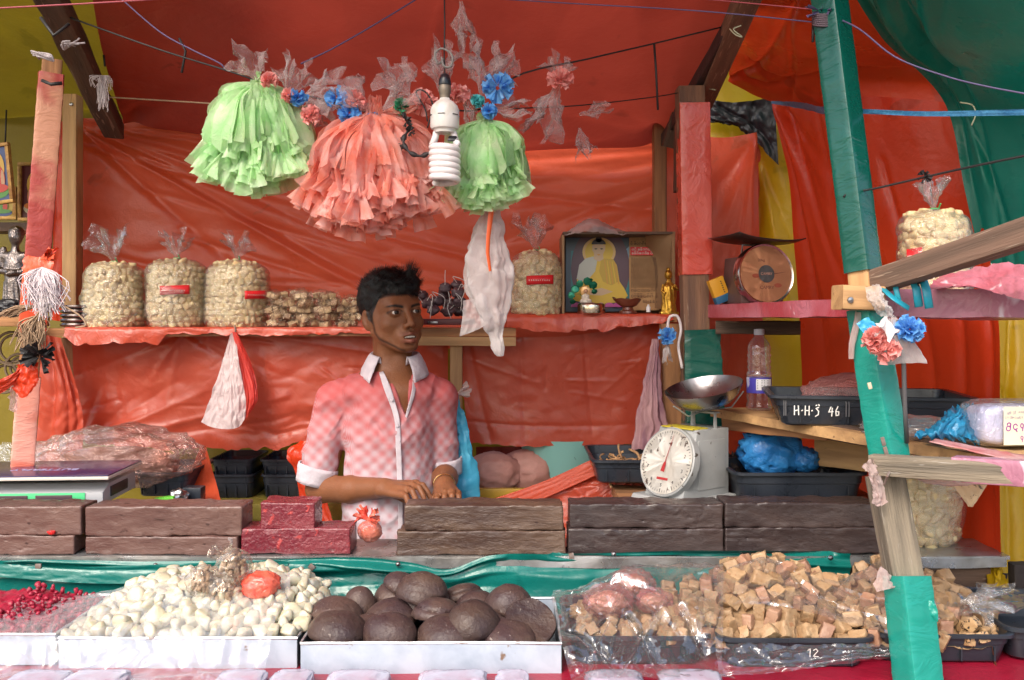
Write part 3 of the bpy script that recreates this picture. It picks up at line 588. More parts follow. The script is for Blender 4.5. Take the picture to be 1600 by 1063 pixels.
def metal_tray(label, x0, x1, yf, yb, zr_, h=.055, group="painted metal trays of sweets"):
    cx = (x0 + x1) / 2; t = thing("metal_tray", label, "tray", Vector((cx, (yf + yb) / 2, zr_ - h)), group); z0 = zr_ - h
    W = x1 - x0; D = yb - yf; th = .0025
    def wall(c, d, m, nm, sd): rebase(sheet_box(c, d, 16, .0012, sd), t).build(nm, m, t, False)
    wall((cx, yf, z0 + h / 2), (W, th, h), TIN, "front_panel", 1); wall((cx, yb, z0 + h / 2), (W, th, h), TIN, "back_panel", 2)
    for x in (x0, x1): rebase(MB().box((x, (yf + yb) / 2, z0 + h / 2), (th, D - .004, h - .001)), t).build("side_panel", GREY_METAL, t, False)
    rebase(MB().box((cx, (yf + yb) / 2, z0 + .003), (W - .004, D - .004, .003)), t).build("tray_bottom", GREY_METAL, t, False)
    rim = [XR(x0, yf, zr_), XR(x1, yf, zr_), XR(x1, yb, zr_), XR(x0, yb, zr_), XR(x0, yf, zr_)]
    q = []
    for a_, b_ in zip(rim, rim[1:]): q += [a_.lerp(b_, k / 12) + Vector((0, 0, .0012 * vn(np.array(a_.lerp(b_, k / 12)) * 30, 3))) for k in range(12)]
    rebase(MB().tube(q + [rim[0]], .0028, 6), t).build("rolled_rim", mat("rim_metal", (.55, .58, .62), .35, .6, c2=(.25, .18, .14), vs=30, vlo=.55, vhi=.7), t)
    return t
ZR = .923
xl = lambda px, Y: (px - 800) / F * Y
metal_tray("white metal tray heaped with dark jaggery rounds", xl(470, 1.60), xl(877, 1.60), 1.60, 1.86, ZR)
metal_tray("white metal tray full of pale sugar lumps at the left", xl(92, 1.625), xl(464, 1.625), 1.625, 1.87, ZR)
metal_tray("cut off white tray with crimson sweets at the left edge", xl(-210, 1.635), xl(86, 1.635), 1.635, 1.87, ZR + .003)

def black_tray(label, c, W, D, H, rz=0, group=None, lip=.012, marks=None, rx=0, ribs=True):
    t = thing("plastic_tray", label, "tray", Vector(c), group, rz); 
    if rx: t.rotation_euler = (rx, 0, rz)
    def ring(k, z, r=.025):
        w_, d_ = W / 2 * k, D / 2 * k; out = []
        for (sx, sy, a0) in ((1, -1, -90), (1, 1, 0), (-1, 1, 90), (-1, -1, 180)):
            for q in range(5):
                a = R(a0 + q * 22.5); out.append((sx * (w_ - r) + cos(a) * r, sy * (d_ - r) + sin(a) * r, z))
        return out
    rings = [ring(.86, 0, .02), ring(.90, .004), ring(.955, H * .62), ring(.955, H * .64), ring(.975, H * .66), ring(.985, H - .004), ring(1.03, H - .003), ring(1.045, H - .006), ring(1.045, H), ring(1.03, H + .0015), ring(.975, H), ring(.955, H * .66), ring(.93, H * .64), ring(.88, .010), ring(.84, .006)]
    n = 20; mb = MB(); mb.grid([p for r_ in rings for p in r_], n, len(rings), closeu=True)
    mb.f += [tuple(range(n))[::-1], tuple((len(rings) - 1) * n + j for j in range(n))]; mb.m += [0, 0]
    if ribs:
        for x in (-.36, -.12, .12, .36):
            mb.box((W * x, -D / 2 * .945, H * .33), (.003, .006, H * .45))
    mb.build("tray_shell", BLACKP, t, True, 35)
    if marks: marks(t)
    return t
# ---------------------------------------------------------------- loose sweets
def ico(sub):
    bm = bmesh.new(); bmesh.ops.create_icosphere(bm, subdivisions=sub, radius=1); vs = np.array([v.co[:] for v in bm.verts]); fs = [[v.index for v in f.verts] for f in bm.faces]; bm.free(); return vs, fs
def chunk(seed, sx, sy, sz, facets=9, sub=2, rnd=.5, jit=0):   # a rounded broken lump: soft intersection of random half-spaces
    r = np.random.RandomState(seed); v, fs = ico(3 if rnd > .5 else 2)
    n = r.normal(size=(facets + 3, 3)); n /= np.linalg.norm(n, axis=1, keepdims=True); n = np.concatenate([n, np.eye(3), -np.eye(3)]); d = r.uniform(.72, 1.0, len(n))
    p = 14
    s_ = (np.maximum(v @ n.T, 0) / d) ** p; rad = s_.sum(1) ** (-1 / p); v = v * np.minimum(rad, 1.25)[:, None] * np.array([sx, sy, sz])
    v = v * (1 + .035 * fbm(v / sx * 1.8 + seed, 2, seed)[:, None])
    return MB().add(v.tolist(), fs)
def cube_chunk(seed, sx, sy, sz, bev=.0025, amp=.0012):
    r = random.Random(seed); bm = bmesh.new(); bmesh.ops.create_cube(bm, size=1)
    for v in bm.verts: v.co = Vector((v.co.x * sx * r.uniform(.86, 1.08), v.co.y * sy * r.uniform(.86, 1.08), v.co.z * sz * r.uniform(.86, 1.08)))
    bmesh.ops.bevel(bm, geom=bm.edges[:], offset=bev, segments=2, profile=.6, affect='EDGES')
    bmesh.ops.subdivide_edges(bm, edges=[e for e in bm.edges if e.calc_length() > sx * .5], cuts=4, use_grid_fill=True)
    vs = np.array([v.co[:] for v in bm.verts]); vs += amp * np.stack([fbm(vs * 130 + seed, 2, k) for k in (1, 2, 3)], 1)
    mb = MB().add(vs.tolist(), [[v.index for v in f.verts] for f in bm.faces]); bm.free(); return mb
SUGAR = mat("sugar_lump", (.54, .525, .44), .34, c2=(.48, .42, .28), vs=30, bump=(140, .0012), rand=.10, sss=.3, spec=.6)
def scatter(protos, name, label, cat, group, spots, seed=1, rotall=True):
    r = random.Random(seed); out = []
    for i, (x, y, z, sc_) in enumerate(spots):
        o = protos[i % len(protos)]
        if o.get("used"): o = o.copy(); COL.objects.link(o)
        protos[i % len(protos)]["used"] = 1
        o.name = name; o.location = (x, y, z); o.scale = (sc_,) * 3
        o.rotation_euler = (r.uniform(0, 6.3), r.uniform(0, 6.3), r.uniform(0, 6.3)) if rotall else (r.gauss(0, .25), r.gauss(0, .25), r.uniform(0, 6.3))
        tag(o, label, cat, group); out.append(o)
    for o in out:
        if "used" in o: del o["used"]
    return out
def poisson(x0, x1, y0, y1, d, n, hf, seed, tries=40):
    r = random.Random(seed); pts = []
    for k in range(n * tries):
        x, y = r.uniform(x0, x1), r.uniform(y0, y1); h = hf(x, y)
        if h is None: continue
        if all((x - a) ** 2 + (y - b) ** 2 + (h - c) ** 2 > d * d for a, b, c in pts):
            pts.append((x, y, h))
            if len(pts) >= n: break
    return pts
def heap(name, label, x0, x1, y0, y1, hf, m, seed, nx=70, ny=36, amp=.005, sc_=70):
    G = np.zeros((ny, nx, 3))
    for j in range(ny):
        for i in range(nx):
            x = x0 + (x1 - x0) * i / (nx - 1); y = y0 + (y1 - y0) * j / (ny - 1); h = hf(x, y); G[j, i] = (x, y, (h if h is not None else ZR - .05) - .010)
    G[..., 2] += amp * fbm(G * sc_, 2, seed)
    mb = MB(); mb.grid(G.reshape(-1, 3).tolist(), nx, ny); return tag(mb.build(name, m, None, True, 180), label, None, None, 'stuff')
# pale sugar lumps, left tray (peaked heap, spilling towards its right edge)
LX0, LX1 = xl(92, 1.625), xl(464, 1.625)
def h_sugar(x, y):
    u = (x - LX0) / (LX1 - LX0); v = (y - 1.63) / .235
    if u < .015 or u > .985 + .04 * v or v < .02 or v > 1.0: return None
    e = min(u / .30, 1, (1.05 - u) / .16); e = max(e, 0)
    return ZR - .005 + .060 * (e ** .8) * min(1, v * 2.0 + .02) ** .8 + .004 * vn(np.array([x * 20, y * 20, 0]), 3)
heap("sugar_lumps_beneath", "bed of pale sugar lumps filling the left tray under the loose ones", LX0 + .005, LX1 - .003, 1.628, 1.868, h_sugar, SUGAR, 3, amp=.006, sc_=60)
pr = []
for k in range(7):
    s_ = .0138 * (1 + .14 * (k % 3)); o = chunk(20 + k, s_ * 1.25, s_, s_ * .85, 5 + k % 3, 2, .7).build("sugar_lump", SUGAR, None, True, 60, origin=None); pr.append(o)
sp = sorted(poisson(LX0, LX1 + .01, 1.63, 1.87, .0175, 280, h_sugar, 5), key=lambda q: q[1])
rr_ = random.Random(9)
scatter(pr, "sugar_lump", "pale off-white sugar lump heaped in the left metal tray", "sweet", "sugar lumps in the left tray", [(x, y, z + rr_.uniform(-.004, .006), rr_.uniform(.72, 1.15)) for x, y, z in sp], 4)
# crimson sweets at the left edge
def h_red(x, y):
    u = (x - xl(-210, 1.635)) / (xl(86, 1.635) - xl(-210, 1.635)); v = (y - 1.64) / .225
    if u < 0 or u > .99 or v < 0 or v > 1: return None
    return ZR - .004 + .032 * min(1, (1 - u) / .35) ** .8 * min(1, v * 2.2)
CRIM = mat("crimson_sweet", (.36, .012, .04), .4, c2=(.22, .006, .022), vs=60, bump=(120, .002), rand=.25)
heap("crimson_crumbs", "bed of crushed crimson sweets in the cut off tray", xl(-205, 1.635), xl(84, 1.635), 1.64, 1.865, h_red, CRIM, 6, amp=.006, sc_=90)
pr = [chunk(60 + k, .0075, .006, .005, 8, 1, .4).build("crimson_sweet", CRIM, None, True, 50, origin=None) for k in range(4)]
scatter(pr, "crimson_sweet", "small crimson sweet in the cut off tray at the left edge", "sweet", "crimson sweets at the left edge", [(x, y, z, rr_.uniform(.6, 1.2)) for x, y, z in poisson(xl(-40, 1.635), xl(84, 1.635), 1.64, 1.86, .011, 110, h_red, 8)], 6)
# jaggery rounds
JAG = mat("dark_jaggery", (.046, .026, .027), .46, c2=(.090, .055, .042), vs=13, vlo=.40, vhi=.66, bump=(120, .0022, 5), bump2=(22, .0022, 5, 1.2), c3=(.20, .16, .14), v3=120, t3=.68, rvar=.12, rand=.28, spec=.4)
def round_mb(seed, r=.050, h=.045, cut=True, crack=False):   # half-coconut shaped cake, flat face down
    n, m_ = 40, 18; G = np.zeros((m_, n, 3))
    for j in range(m_):
        t = j / (m_ - 1); a = t * pi / 2
        for i in range(n):
            th = 2 * pi * i / n; G[j, i] = (cos(a) ** .9 * r * cos(th), cos(a) ** .9 * r * sin(th), sin(a) * h)
    G = G * (1 + .05 * fbm(G * 20 + seed * 3, 3, seed)[..., None] + .010 * fbm(G * 110 + seed, 2, seed)[..., None]); ring = G[0].copy()
    if crack: 
        dd = np.abs(G[..., 2] - h * .42 - .006 * vn(G * 50, seed)); G *= (1 - .09 * np.exp(-(dd / .0018) ** 2))[..., None]
    inner = [ring * k + np.array([0, 0, z]) for k, z in ((.96, -.0035), (.88, -.003), (.6, .0), (.0001, .001))]
    A = np.concatenate([np.array(inner[::-1]), G], 0); A[:4] += .0010 * fbm(A[:4] * 90, 2, seed)[..., None] * np.array([0, 0, 1])
    mb = MB(); mb.grid(A.reshape(-1, 3).tolist(), n, A.shape[0], closeu=True); return mb
def jag(px, py, Y, rp, rx, ry, label, seed, h=.9, crack=False, up=False):
    r_ = S(rp, Y); o = round_mb(seed, r_, r_ * h, crack=crack).build("jaggery_round", JAG, None, True, 60, origin=None)
    o.location = P(px, py, Y); o.rotation_euler = (R(rx), R(ry), seed); 
    tag(o, label, "jaggery round", "jaggery rounds in the middle tray"); return o
jl = [(527, 992, 1.655, 48, -8, 0, "jaggery round at the front left corner of the metal tray", .75, 0),
 (520, 975, 1.74, 50, 0, -8, "jaggery round at the left rim, second row from the front", .8, 0),
 (562, 956, 1.80, 26, 0, 0, "narrow upright jaggery lump near the back left of the tray", 1.5, 0),
 (608, 995, 1.655, 44, 4, 0, "tan speckled jaggery round, second along the tray front", .85, 0),
 (612, 968, 1.76, 44, 0, 6, "smooth jaggery round behind the tan speckled one", .7, 0),
 (700, 998, 1.66, 50, 2, 0, "broad low jaggery round at the middle of the tray front", .72, 0),
 (790, 1000, 1.66, 48, 0, 5, "jaggery round sunk behind the rim below the cut one", .6, 0),
 (684, 968, 1.72, 42, -14, 12, "cracked tan jaggery round in the middle of the heap", .8, 1),
 (735, 988, 1.69, 44, 0, 0, "jaggery round hidden under the smooth dome", .8, 0),
 (738, 984, 1.665, 44, -12, 4, "smooth dome shaped jaggery round facing front with a pale chip", 1.0, 0),
 (655, 948, 1.80, 44, 0, 0, "lower half of the doubled round at the heap top", .8, 0),
 (660, 934, 1.77, 42, -12, -10, "large tan banded jaggery round at the top of the heap", .92, 1),
 (618, 938, 1.84, 34, 5, 14, "glossy knobbly jaggery piece left of the heap top", .85, 0),
 (628, 918, 1.83, 30, 0, 25, "glossy reddish jaggery piece topmost at the back left", .7, 0),
 (722, 938, 1.83, 36, -25, 8, "dark jaggery round with a cut face behind the heap", .7, 1),
 (745, 950, 1.79, 34, 0, 8, "jaggery round wedged between the dome and the back row", .8, 0),
 (795, 952, 1.76, 38, 6, -6, "clean round jaggery cake at the right end of the heap top", 1.0, 0),
 (790, 968, 1.80, 40, 0, 0, "jaggery round beneath the one at the right end of the heap top", .8, 0),
 (700, 955, 1.84, 40, 0, 0, "jaggery round filling the back of the tray", .7, 0),
 (770, 975, 1.75, 40, 0, 0, "jaggery round hidden between the dome and the cut one", .7, 0),
 (580, 985, 1.72, 40, 0, 0, "jaggery round between the left rim and the tan speckled one", .6, 0)]
for i, (px, py, Y, rp, rx, ry, lb, h, cr) in enumerate(jl): jag(px, py, Y, rp, rx, ry, lb, 100 + i, h, bool(cr))
o = jag(828, 972, 1.68, 42, 215, 8, "overturned jaggery round showing its flat cut face at the right", 131, .8); o.rotation_euler = (R(218), R(10), 0)
# fudge cubes
FUDGE = mat("fudge", (.31, .185, .092), .55, c2=(.38, .25, .14), vs=40, bump=(90, .0025), bump2=(30, .003), c3=(.30, .15, .07), v3=90, t3=.63, rand=.16)
FUDGE_PINK = mat("pinkish_fudge", (.30, .155, .10), .5, c2=(.36, .21, .13), vs=40, bump=(90, .0025), rand=.12)
SEED = mat("seeded_fudge", (.46, .30, .15), .5, c2=(.40, .24, .12), vs=50, c3=(.012, .010, .010), v3=150, t3=.56, bump=(90, .002))
Z12 = []
def mk12(t):
    s = [[(0, .0), (.004, .003), (.004, -.012)], [(.010, .0), (.014, .003), (.018, -.001), (.010, -.011), (.019, -.012)]]
    mb = MB(); stroke_mb(mb, s, Vector((.018, -.1235, .036)), Vector((1, 0, 0)), Vector((0, -.12, 1)).normalized(), .0016); mb.build("chalk_number", mat("white_marker", (.85, .84, .8), .6), t, False)
black_tray("black plastic tray under the crumpled clear film and reddish parcels", (xl(995, 1.66), 1.745, .870), xl(1105, 1.63) - xl(885, 1.63), .24, .056, 0, "black trays of fudge")
black_tray("black tray of fudge cubes marked with the number 12", (xl(1235, 1.66), 1.74, .868), xl(1352, 1.62) - xl(1115, 1.62), .25, .058, 0, "black trays of fudge", marks=mk12)
black_tray("black tray of fudge cubes behind the green pole, seeded pieces at its corner", (xl(1462, 1.68), 1.755, .870), xl(1566, 1.64) - xl(1352, 1.64), .24, .056, R(-1), "black trays of fudge")
black_tray("black plastic tray cut off by the right edge of the photo", (xl(1660, 1.70), 1.76, .872), .25, .25, .062, R(-4), "black trays of fudge")
def h_f(x, y):
    Y = y; px = x / y * F + CX; v = (y - 1.635) / .23
    if v < 0 or v > 1 or px < 1035 or px > 1552: return None
    pk = .085 * math.exp(-((px - 1190) / 105) ** 2) + .078 * math.exp(-((px - 1400) / 75) ** 2) + .01
    pk *= min(1, max(0, (1560 - px) / 90)) ** .7
    return ZR - .012 + pk * min(1, v * 1.45 + .03) ** .9
heap("fudge_beneath", "bed of broken fudge filling the black trays under the loose cubes", xl(1035, 1.64), xl(1552, 1.65), 1.637, 1.865, h_f, FUDGE, 8, amp=.006, sc_=55)
pr = [cube_chunk(40 + k, .029 + .004 * (k % 3), .025 + .003 * (k % 2), .021 + .004 * (k % 4), .003, .002).build("fudge_cube", FUDGE if k % 8 else FUDGE_PINK, None, True, 45, origin=None) for k in range(9)]
sp = poisson(xl(1035, 1.64), xl(1552, 1.86), 1.637, 1.865, .0275, 230, h_f, 15, 60)
sdd = [q for q in sp if q[0] / q[1] * F + CX > 1490 and q[1] < 1.70]; sp = [q for q in sp if q not in sdd]
scatter(pr, "fudge_cube", "light brown fudge cube heaped in the black trays", "sweet", "fudge cubes in the black trays", [(x, y, z + rr_.uniform(-.004, .008), rr_.uniform(.72, 1.15)) for x, y, z in sp], 14, True)
pr = [cube_chunk(80 + k, .024, .021, .02).build("seeded_cube", SEED, None, True, 45, origin=None) for k in range(2)]
scatter(pr, "seeded_cube", "pale fudge cube dotted with black sesame seeds at the tray corner", "sweet", "seeded fudge at the tray corner", [(x, y, z + .003, 1) for x, y, z in sdd] + [(xl(1520, 1.66), 1.66, ZR + .012, 1)], 15)

# ---------------------------------------------------------------- jaggery loaves on the counter
def loaf(label, px0, px1, ytop, ybot, Yf, m, seed, depth=.085, group=None, lean=0):
    x0, x1 = xl(px0, Yf), xl(px1, Yf); z1, z0 = P(0, ytop, Yf).z, P(0, ybot, Yf).z
    z0 = max(z0, ZT + .0005) if ybot > 850 else z0
    bm = bmesh.new(); bmesh.ops.create_cube(bm, size=1); W, D, H = x1 - x0, depth, z1 - z0
    for v in bm.verts: v.co = Vector((v.co.x * W, v.co.y * D, v.co.z * H))
    bmesh.ops.bevel(bm, geom=bm.edges[:], offset=.004, segments=3, profile=.6, affect='EDGES')
    bmesh.ops.subdivide_edges(bm, edges=[e for e in bm.edges if abs(e.verts[0].co.x - e.verts[1].co.x) > W * .5], cuts=int(W / .0035), use_grid_fill=True)
    bmesh.ops.subdivide_edges(bm, edges=[e for e in bm.edges if abs(e.verts[0].co.z - e.verts[1].co.z) > H * .5], cuts=14, use_grid_fill=True)
    bmesh.ops.subdivide_edges(bm, edges=[e for e in bm.edges if abs(e.verts[0].co.y - e.verts[1].co.y) > D * .5], cuts=14, use_grid_fill=True)
    vs = np.array([v.co[:] for v in bm.verts]); q = vs + seed * 1.7
    n = vs / np.array([W, D, H]) * 2; n = np.sign(n) * np.abs(n) ** 8; n /= np.maximum(np.linalg.norm(n, axis=1, keepdims=True), 1e-6)
    d = .0016 * fbm(q * np.array([8, 14, 16]), 3, seed) + .0006 * fbm(np.stack([q[:, 0] * 26 + q[:, 2] * 60, q[:, 1] * 40, q[:, 2] * 90 - q[:, 0] * 30], 1), 3, seed + 4)
    pits = fbm(q * np.array([120, 120, 190]), 2, seed + 7); d -= .003 * np.clip(pits - .80, 0, 1) * 2; cr = np.abs(fbm(q * np.array([10, 10, 34]) + 3, 2, seed + 9) - .15); d -= .0016 * np.exp(-(cr / .03) ** 2) * (fbm(q * 14, 1, seed) > .1)
    edgew = np.clip(1 - (H / 2 - np.abs(vs[:, 2])) / .012, 0, 1); d += .003 * edgew * fbm(q * np.array([40, 40, 10]), 2, seed + 2)
    vs = vs + n * d[:, None]; vs[:, 0] += lean * vs[:, 2]
    vs[:, 1] += .004 * vn(np.stack([q[:, 0] * 5, q[:, 0] * 0, q[:, 0] * 0 + seed], 1), 3)
    mb = MB().add((vs + np.array([(x0 + x1) / 2, Yf + D / 2, (z0 + z1) / 2])).tolist(), [[v.index for v in f.verts] for f in bm.faces]); bm.free()
    return tag(mb.build("jaggery_loaf", m, None, True, 60), label, "jaggery loaf", group)
LOAF = mat("brown_jaggery_loaf", (.105, .050, .042), .38, c2=(.145, .078, .064), vs=8, stretch=(.6, 1, 1.6), vlo=.4, vhi=.62, bump=(90, .0010, 5, 1.5), bump2=(9, .0010, 5, 3, 'ridge'), c3=(.05, .02, .016), v3=30, t3=.66, rvar=.14)
LOAF_D = mat("dark_jaggery_loaf", (.036, .024, .024), .36, c2=(.058, .038, .035), vs=8, stretch=(.6, 1, 1.6), vlo=.4, vhi=.62, bump=(90, .0009, 5, 1.5), bump2=(9, .0010, 5, 3, 'ridge'), c3=(.03, .014, .012), v3=26, t3=.67, rvar=.14)
LOAF_T = mat("tan_streaked_jaggery_loaf", (.062, .034, .026), .36, c2=(.115, .070, .048), vs=9, stretch=(.5, 1, 2.2), vlo=.4, vhi=.6, bump=(90, .0012, 5, 2), bump2=(9, .0030, 5, 3, 'ridge'), c3=(.04, .016, .012), v3=30, t3=.66, rvar=.14)
LOAF_R = mat("red_jaggery_loaf", (.150, .012, .024), .30, c2=(.20, .03, .04), vs=14, vlo=.4, vhi=.62, bump=(80, .003, 5, 1.5), bump2=(26, .003, 5, 1, 'ridge'), c3=(.40, .05, .05), v3=40, t3=.64, rvar=.12, coat=.3)
G_ = "stacked jaggery loaves on the counter"
loaf("upper brown jaggery loaf cut off by the left edge, a red spot on its seam", -170, 127, 791, 836, 1.965, LOAF, 1, group=G_)
loaf("lower brown jaggery loaf cut off by the left edge", -170, 116, 837, 877, 1.96, LOAF, 2, group=G_)
loaf("upper brown jaggery loaf in front of the electronic scale", 133, 378, 792, 838, 1.965, LOAF, 3, group=G_)
loaf("lower brown jaggery loaf beside the red ones", 131, 372, 839, 876, 1.96, LOAF, 4, group=G_)
loaf("short dark red jaggery loaf lying on a longer red one", 406, 492, 786, 828, 1.97, LOAF_R, 5, depth=.08, group=G_)
loaf("longer dark red jaggery loaf left of the small red parcel", 377, 547, 826, 869, 1.965, LOAF_R, 6, depth=.085, group=G_)
loaf("upper tan streaked jaggery loaf in front of the hands", 632, 880, 790, 829, 1.965, LOAF_T, 7, group=G_)
loaf("lower tan streaked jaggery loaf in front of the hands", 620, 884, 830, 869, 1.96, LOAF_T, 8, group=G_)
loaf("upper dark jaggery loaf in front of the dial scale with the bowl", 890, 1129, 788, 826, 1.965, LOAF_D, 9, group=G_)
loaf("lower dark jaggery loaf below the dial scale with the bowl", 888, 1131, 827, 867, 1.96, LOAF_D, 10, group=G_)
loaf("upper dark jaggery loaf in front of the long black tray", 1133, 1374, 786, 824, 1.965, LOAF_D, 11, group=G_)
loaf("lower dark jaggery loaf next to the grey timber", 1133, 1380, 825, 866, 1.96, LOAF_D, 12, group=G_)
o = chunk(5, .011, .006, .005, 12, 2, .6, .1).build("red_wax_spot", mat("red_scrap", (.65, .02, .02), .3), None, True, 60, origin=None); o.location = P(80, 832, 1.958); tag(o, "small bright red scrap stuck on the seam of the leftmost loaves", "scrap")
# ---------------------------------------------------------------- the man
import openvdb
def smin(a, b, k):
    h = np.clip(.5 + .5 * (b - a) / k, 0, 1); return b + (a - b) * h - k * h * (1 - h)
class Field:
    def __init__(s, lo, hi, h):
        s.lo = np.array(lo, np.float32); s.h = h; s.n = np.ceil((np.array(hi) - lo) / h).astype(int) + 1; s.a = np.full(s.n, .05, np.float32)
    def sub(s, lo, hi):
        i0 = np.clip(np.floor((np.array(lo) - s.lo) / s.h).astype(int), 0, s.n); i1 = np.clip(np.ceil((np.array(hi) - s.lo) / s.h).astype(int) + 1, 0, s.n)
        sl_ = tuple(slice(a, b) for a, b in zip(i0, i1)); ax = [s.lo[k] + s.h * np.arange(i0[k], i1[k], dtype=np.float32) for k in range(3)]
        return sl_, np.stack(np.meshgrid(*ax, indexing='ij'), -1)
    def op(s, fn, lo, hi, k=.01, mode='add'):
        m = max(k, .006) + .03; sl_, X = s.sub(np.array(lo) - m, np.array(hi) + m)
        if X.size == 0: return
        d = fn(X); A = s.a[sl_]
        s.a[sl_] = np.clip(smin(A, d, k) if mode == 'add' else -smin(-A, d, k), -.05, .05)
    def cap(s, a, b, ra, rb=None, k=.01, mode='add'):
        rb = ra if rb is None else rb; a = np.array(a, np.float32); b = np.array(b, np.float32); r = max(ra, rb)
        def fn(X):
            ba = b - a; t = np.clip(((X - a) @ ba) / (ba @ ba + 1e-12), 0, 1); return np.linalg.norm(X - a - t[..., None] * ba, axis=-1) - (ra + (rb - ra) * t)
        s.op(fn, np.minimum(a, b) - r, np.maximum(a, b) + r, k, mode)
    def ell(s, c, r, k=.01, mode='add', Rm=None):
        c = np.array(c, np.float32); r = np.array(r, np.float32); Rm_ = None if Rm is None else np.array(Rm, np.float32)
        def fn(X):
            q = X - c
            if Rm_ is not None: q = q @ Rm_
            k0 = np.linalg.norm(q / r, axis=-1); k1 = np.linalg.norm(q / (r * r), axis=-1); return k0 * (k0 - 1) / np.maximum(k1, 1e-6)
        e = r if Rm is None else np.full(3, r.max()); s.op(fn, c - e, c + e, k, mode)
    def mesh(s):
        g = openvdb.FloatGrid(.05); g.copyFromArray(s.a); p, q = g.convertToQuads(isovalue=0.0)
        return np.array(p) * s.h + s.lo, np.array(q)
def mesh_np(name, V, Q, mats, parent=None, mi=None, col=None, smooth=True):
    me = bpy.data.meshes.new(name); me.vertices.add(len(V)); me.vertices.foreach_set("co", V.astype(np.float32).ravel())
    me.loops.add(Q.size); me.loops.foreach_set("vertex_index", Q.ravel().astype(np.int32)); me.polygons.add(len(Q))
    me.polygons.foreach_set("loop_start", np.arange(0, Q.size, Q.shape[1], dtype=np.int32)); me.update(calc_edges=True); me.validate()
    for m in (mats if isinstance(mats, (list, tuple)) else [mats]): me.materials.append(m)
    if mi is not None: me.polygons.foreach_set("material_index", mi.astype(np.int32))
    if smooth: me.polygons.foreach_set("use_smooth", np.ones(len(Q), bool))
    if col is not None:
        at = me.color_attributes.new("tone", 'FLOAT_COLOR', 'POINT'); at.data.foreach_set("color", np.concatenate([col, np.ones((len(col), 1))], 1).astype(np.float32).ravel())
    ob = bpy.data.objects.new(name, me); COL.objects.link(ob)
    if parent is not None: ob.parent = parent
    return ob
def vnormals(V, Q):
    fn = np.cross(V[Q[:, 2]] - V[Q[:, 0]], V[Q[:, 3]] - V[Q[:, 1]]); N = np.zeros_like(V)
    for k in range(4): np.add.at(N, Q[:, k], fn)
    return N / np.maximum(np.linalg.norm(N, axis=1, keepdims=True), 1e-12)
PY = 2.43
HC = P(614, 491, PY)                                 # head centre at eye level
HR = (Matrix.Rotation(R(33), 3, 'Z') @ Matrix.Rotation(R(-5), 3, 'X') @ Matrix.Rotation(R(-3.5), 3, 'Y'))
HRn = np.array(HR); HCn = np.array(HC)
hw = lambda x, y, z: HCn + HRn @ np.array([x, y, z])  # head local -> world (x: his left, -y: face, z: up)
B = Field((-.62, 2.02, -.02), (.03, 2.70, 1.72), .0024)
NP = lambda *a: np.array(P(*a))
def hell(c, r, k=.01, mode='add', rot=None): B.ell(hw(*c), r, k, mode, HRn if rot is None else HRn @ np.array(rot))
def hcap(a, b, ra, rb=None, k=.01, mode='add'): B.cap(hw(*a), hw(*b), ra, rb, k, mode)
# head
hell((0, .020, .026), (.065, .088, .076), .02)
hell((0, -.034, -.022), (.056, .050, .082), .03)
hell((0, -.050, .024), (.053, .034, .038), .02)
for sx in (-1, 1):
    hcap((sx * .056, .002, -.048), (sx * .020, -.064, -.092), .013, .011, .022)
    hell((sx * .042, -.056, -.030), (.016, .016, .014), .022)
    hcap((sx * .056, -.01, .0), (sx * .05, -.03, -.06), .012, .010, .02)
hell((0, -.071, -.094), (.019, .016, .013), .018)
hcap((-.034, -.077, .015), (.034, -.077, .015), .0085, .0085, .013)
for sx in (-1, 1): hell((sx * .031, -.101, .000), (.019, .018, .0135), .010, 'sub')
hcap((0, -.080, .014), (0, -.103, -.030), .0065, .0085, .010)     # nose
hell((0, -.104, -.036), (.0095, .0100, .0085), .006)
for sx in (-1, 1):
    hell((sx * .0118, -.094, -.039), (.0064, .0095, .0068), .006)
    hell((sx * .0062, -.1030, -.0455), (.0036, .005, .0030), .003, 'sub')
hell((0, -.074, -.066), (.030, .020, .024), .016)                # muzzle
hcap((-.0235, -.0815, -.0655), (0, -.0945, -.0605), .0038, .0050, .004); hcap((.0235, -.0815, -.0655), (0, -.0945, -.0605), .0038, .0050, .004)
hcap((-.0215, -.0815, -.0745), (0, -.0935, -.0790), .0040, .0062, .005); hcap((.0215, -.0815, -.0745), (0, -.0935, -.0790), .0040, .0062, .005)
hell((0, -.0945, -.0695), (.0190, .0135, .0042), .0025, 'sub')     # parted lips
hell((0, -.085, -.088), (.012, .004, .003), .008, 'sub')
eyes = []
for sx in (-1, 1):                                   # lids around each eyeball
    e = (sx * .0305, -.0745, -.001); eyes.append(e)
    hell(e, (.0165, .0142, .0130), .0035)
    hell((e[0] + sx * .0005, e[1] - .013, e[2] - .0006), (.0150, .0108, .0045), .0016, 'sub')
for sx in (-1, 1):                                   # ears
    rot = Matrix.Rotation(R(sx * -24), 3, 'Z') @ Matrix.Rotation(R(-8), 3, 'X')
    hell((sx * .0720, .012, -.012), (.0075, .0175, .0295), .006, 'add', rot)
    hell((sx * .0800, .007, -.007), (.0075, .0095, .0185), .003, 'sub', rot)
    hell((sx * .0725, .004, -.012), (.0040, .0050, .0070), .004)
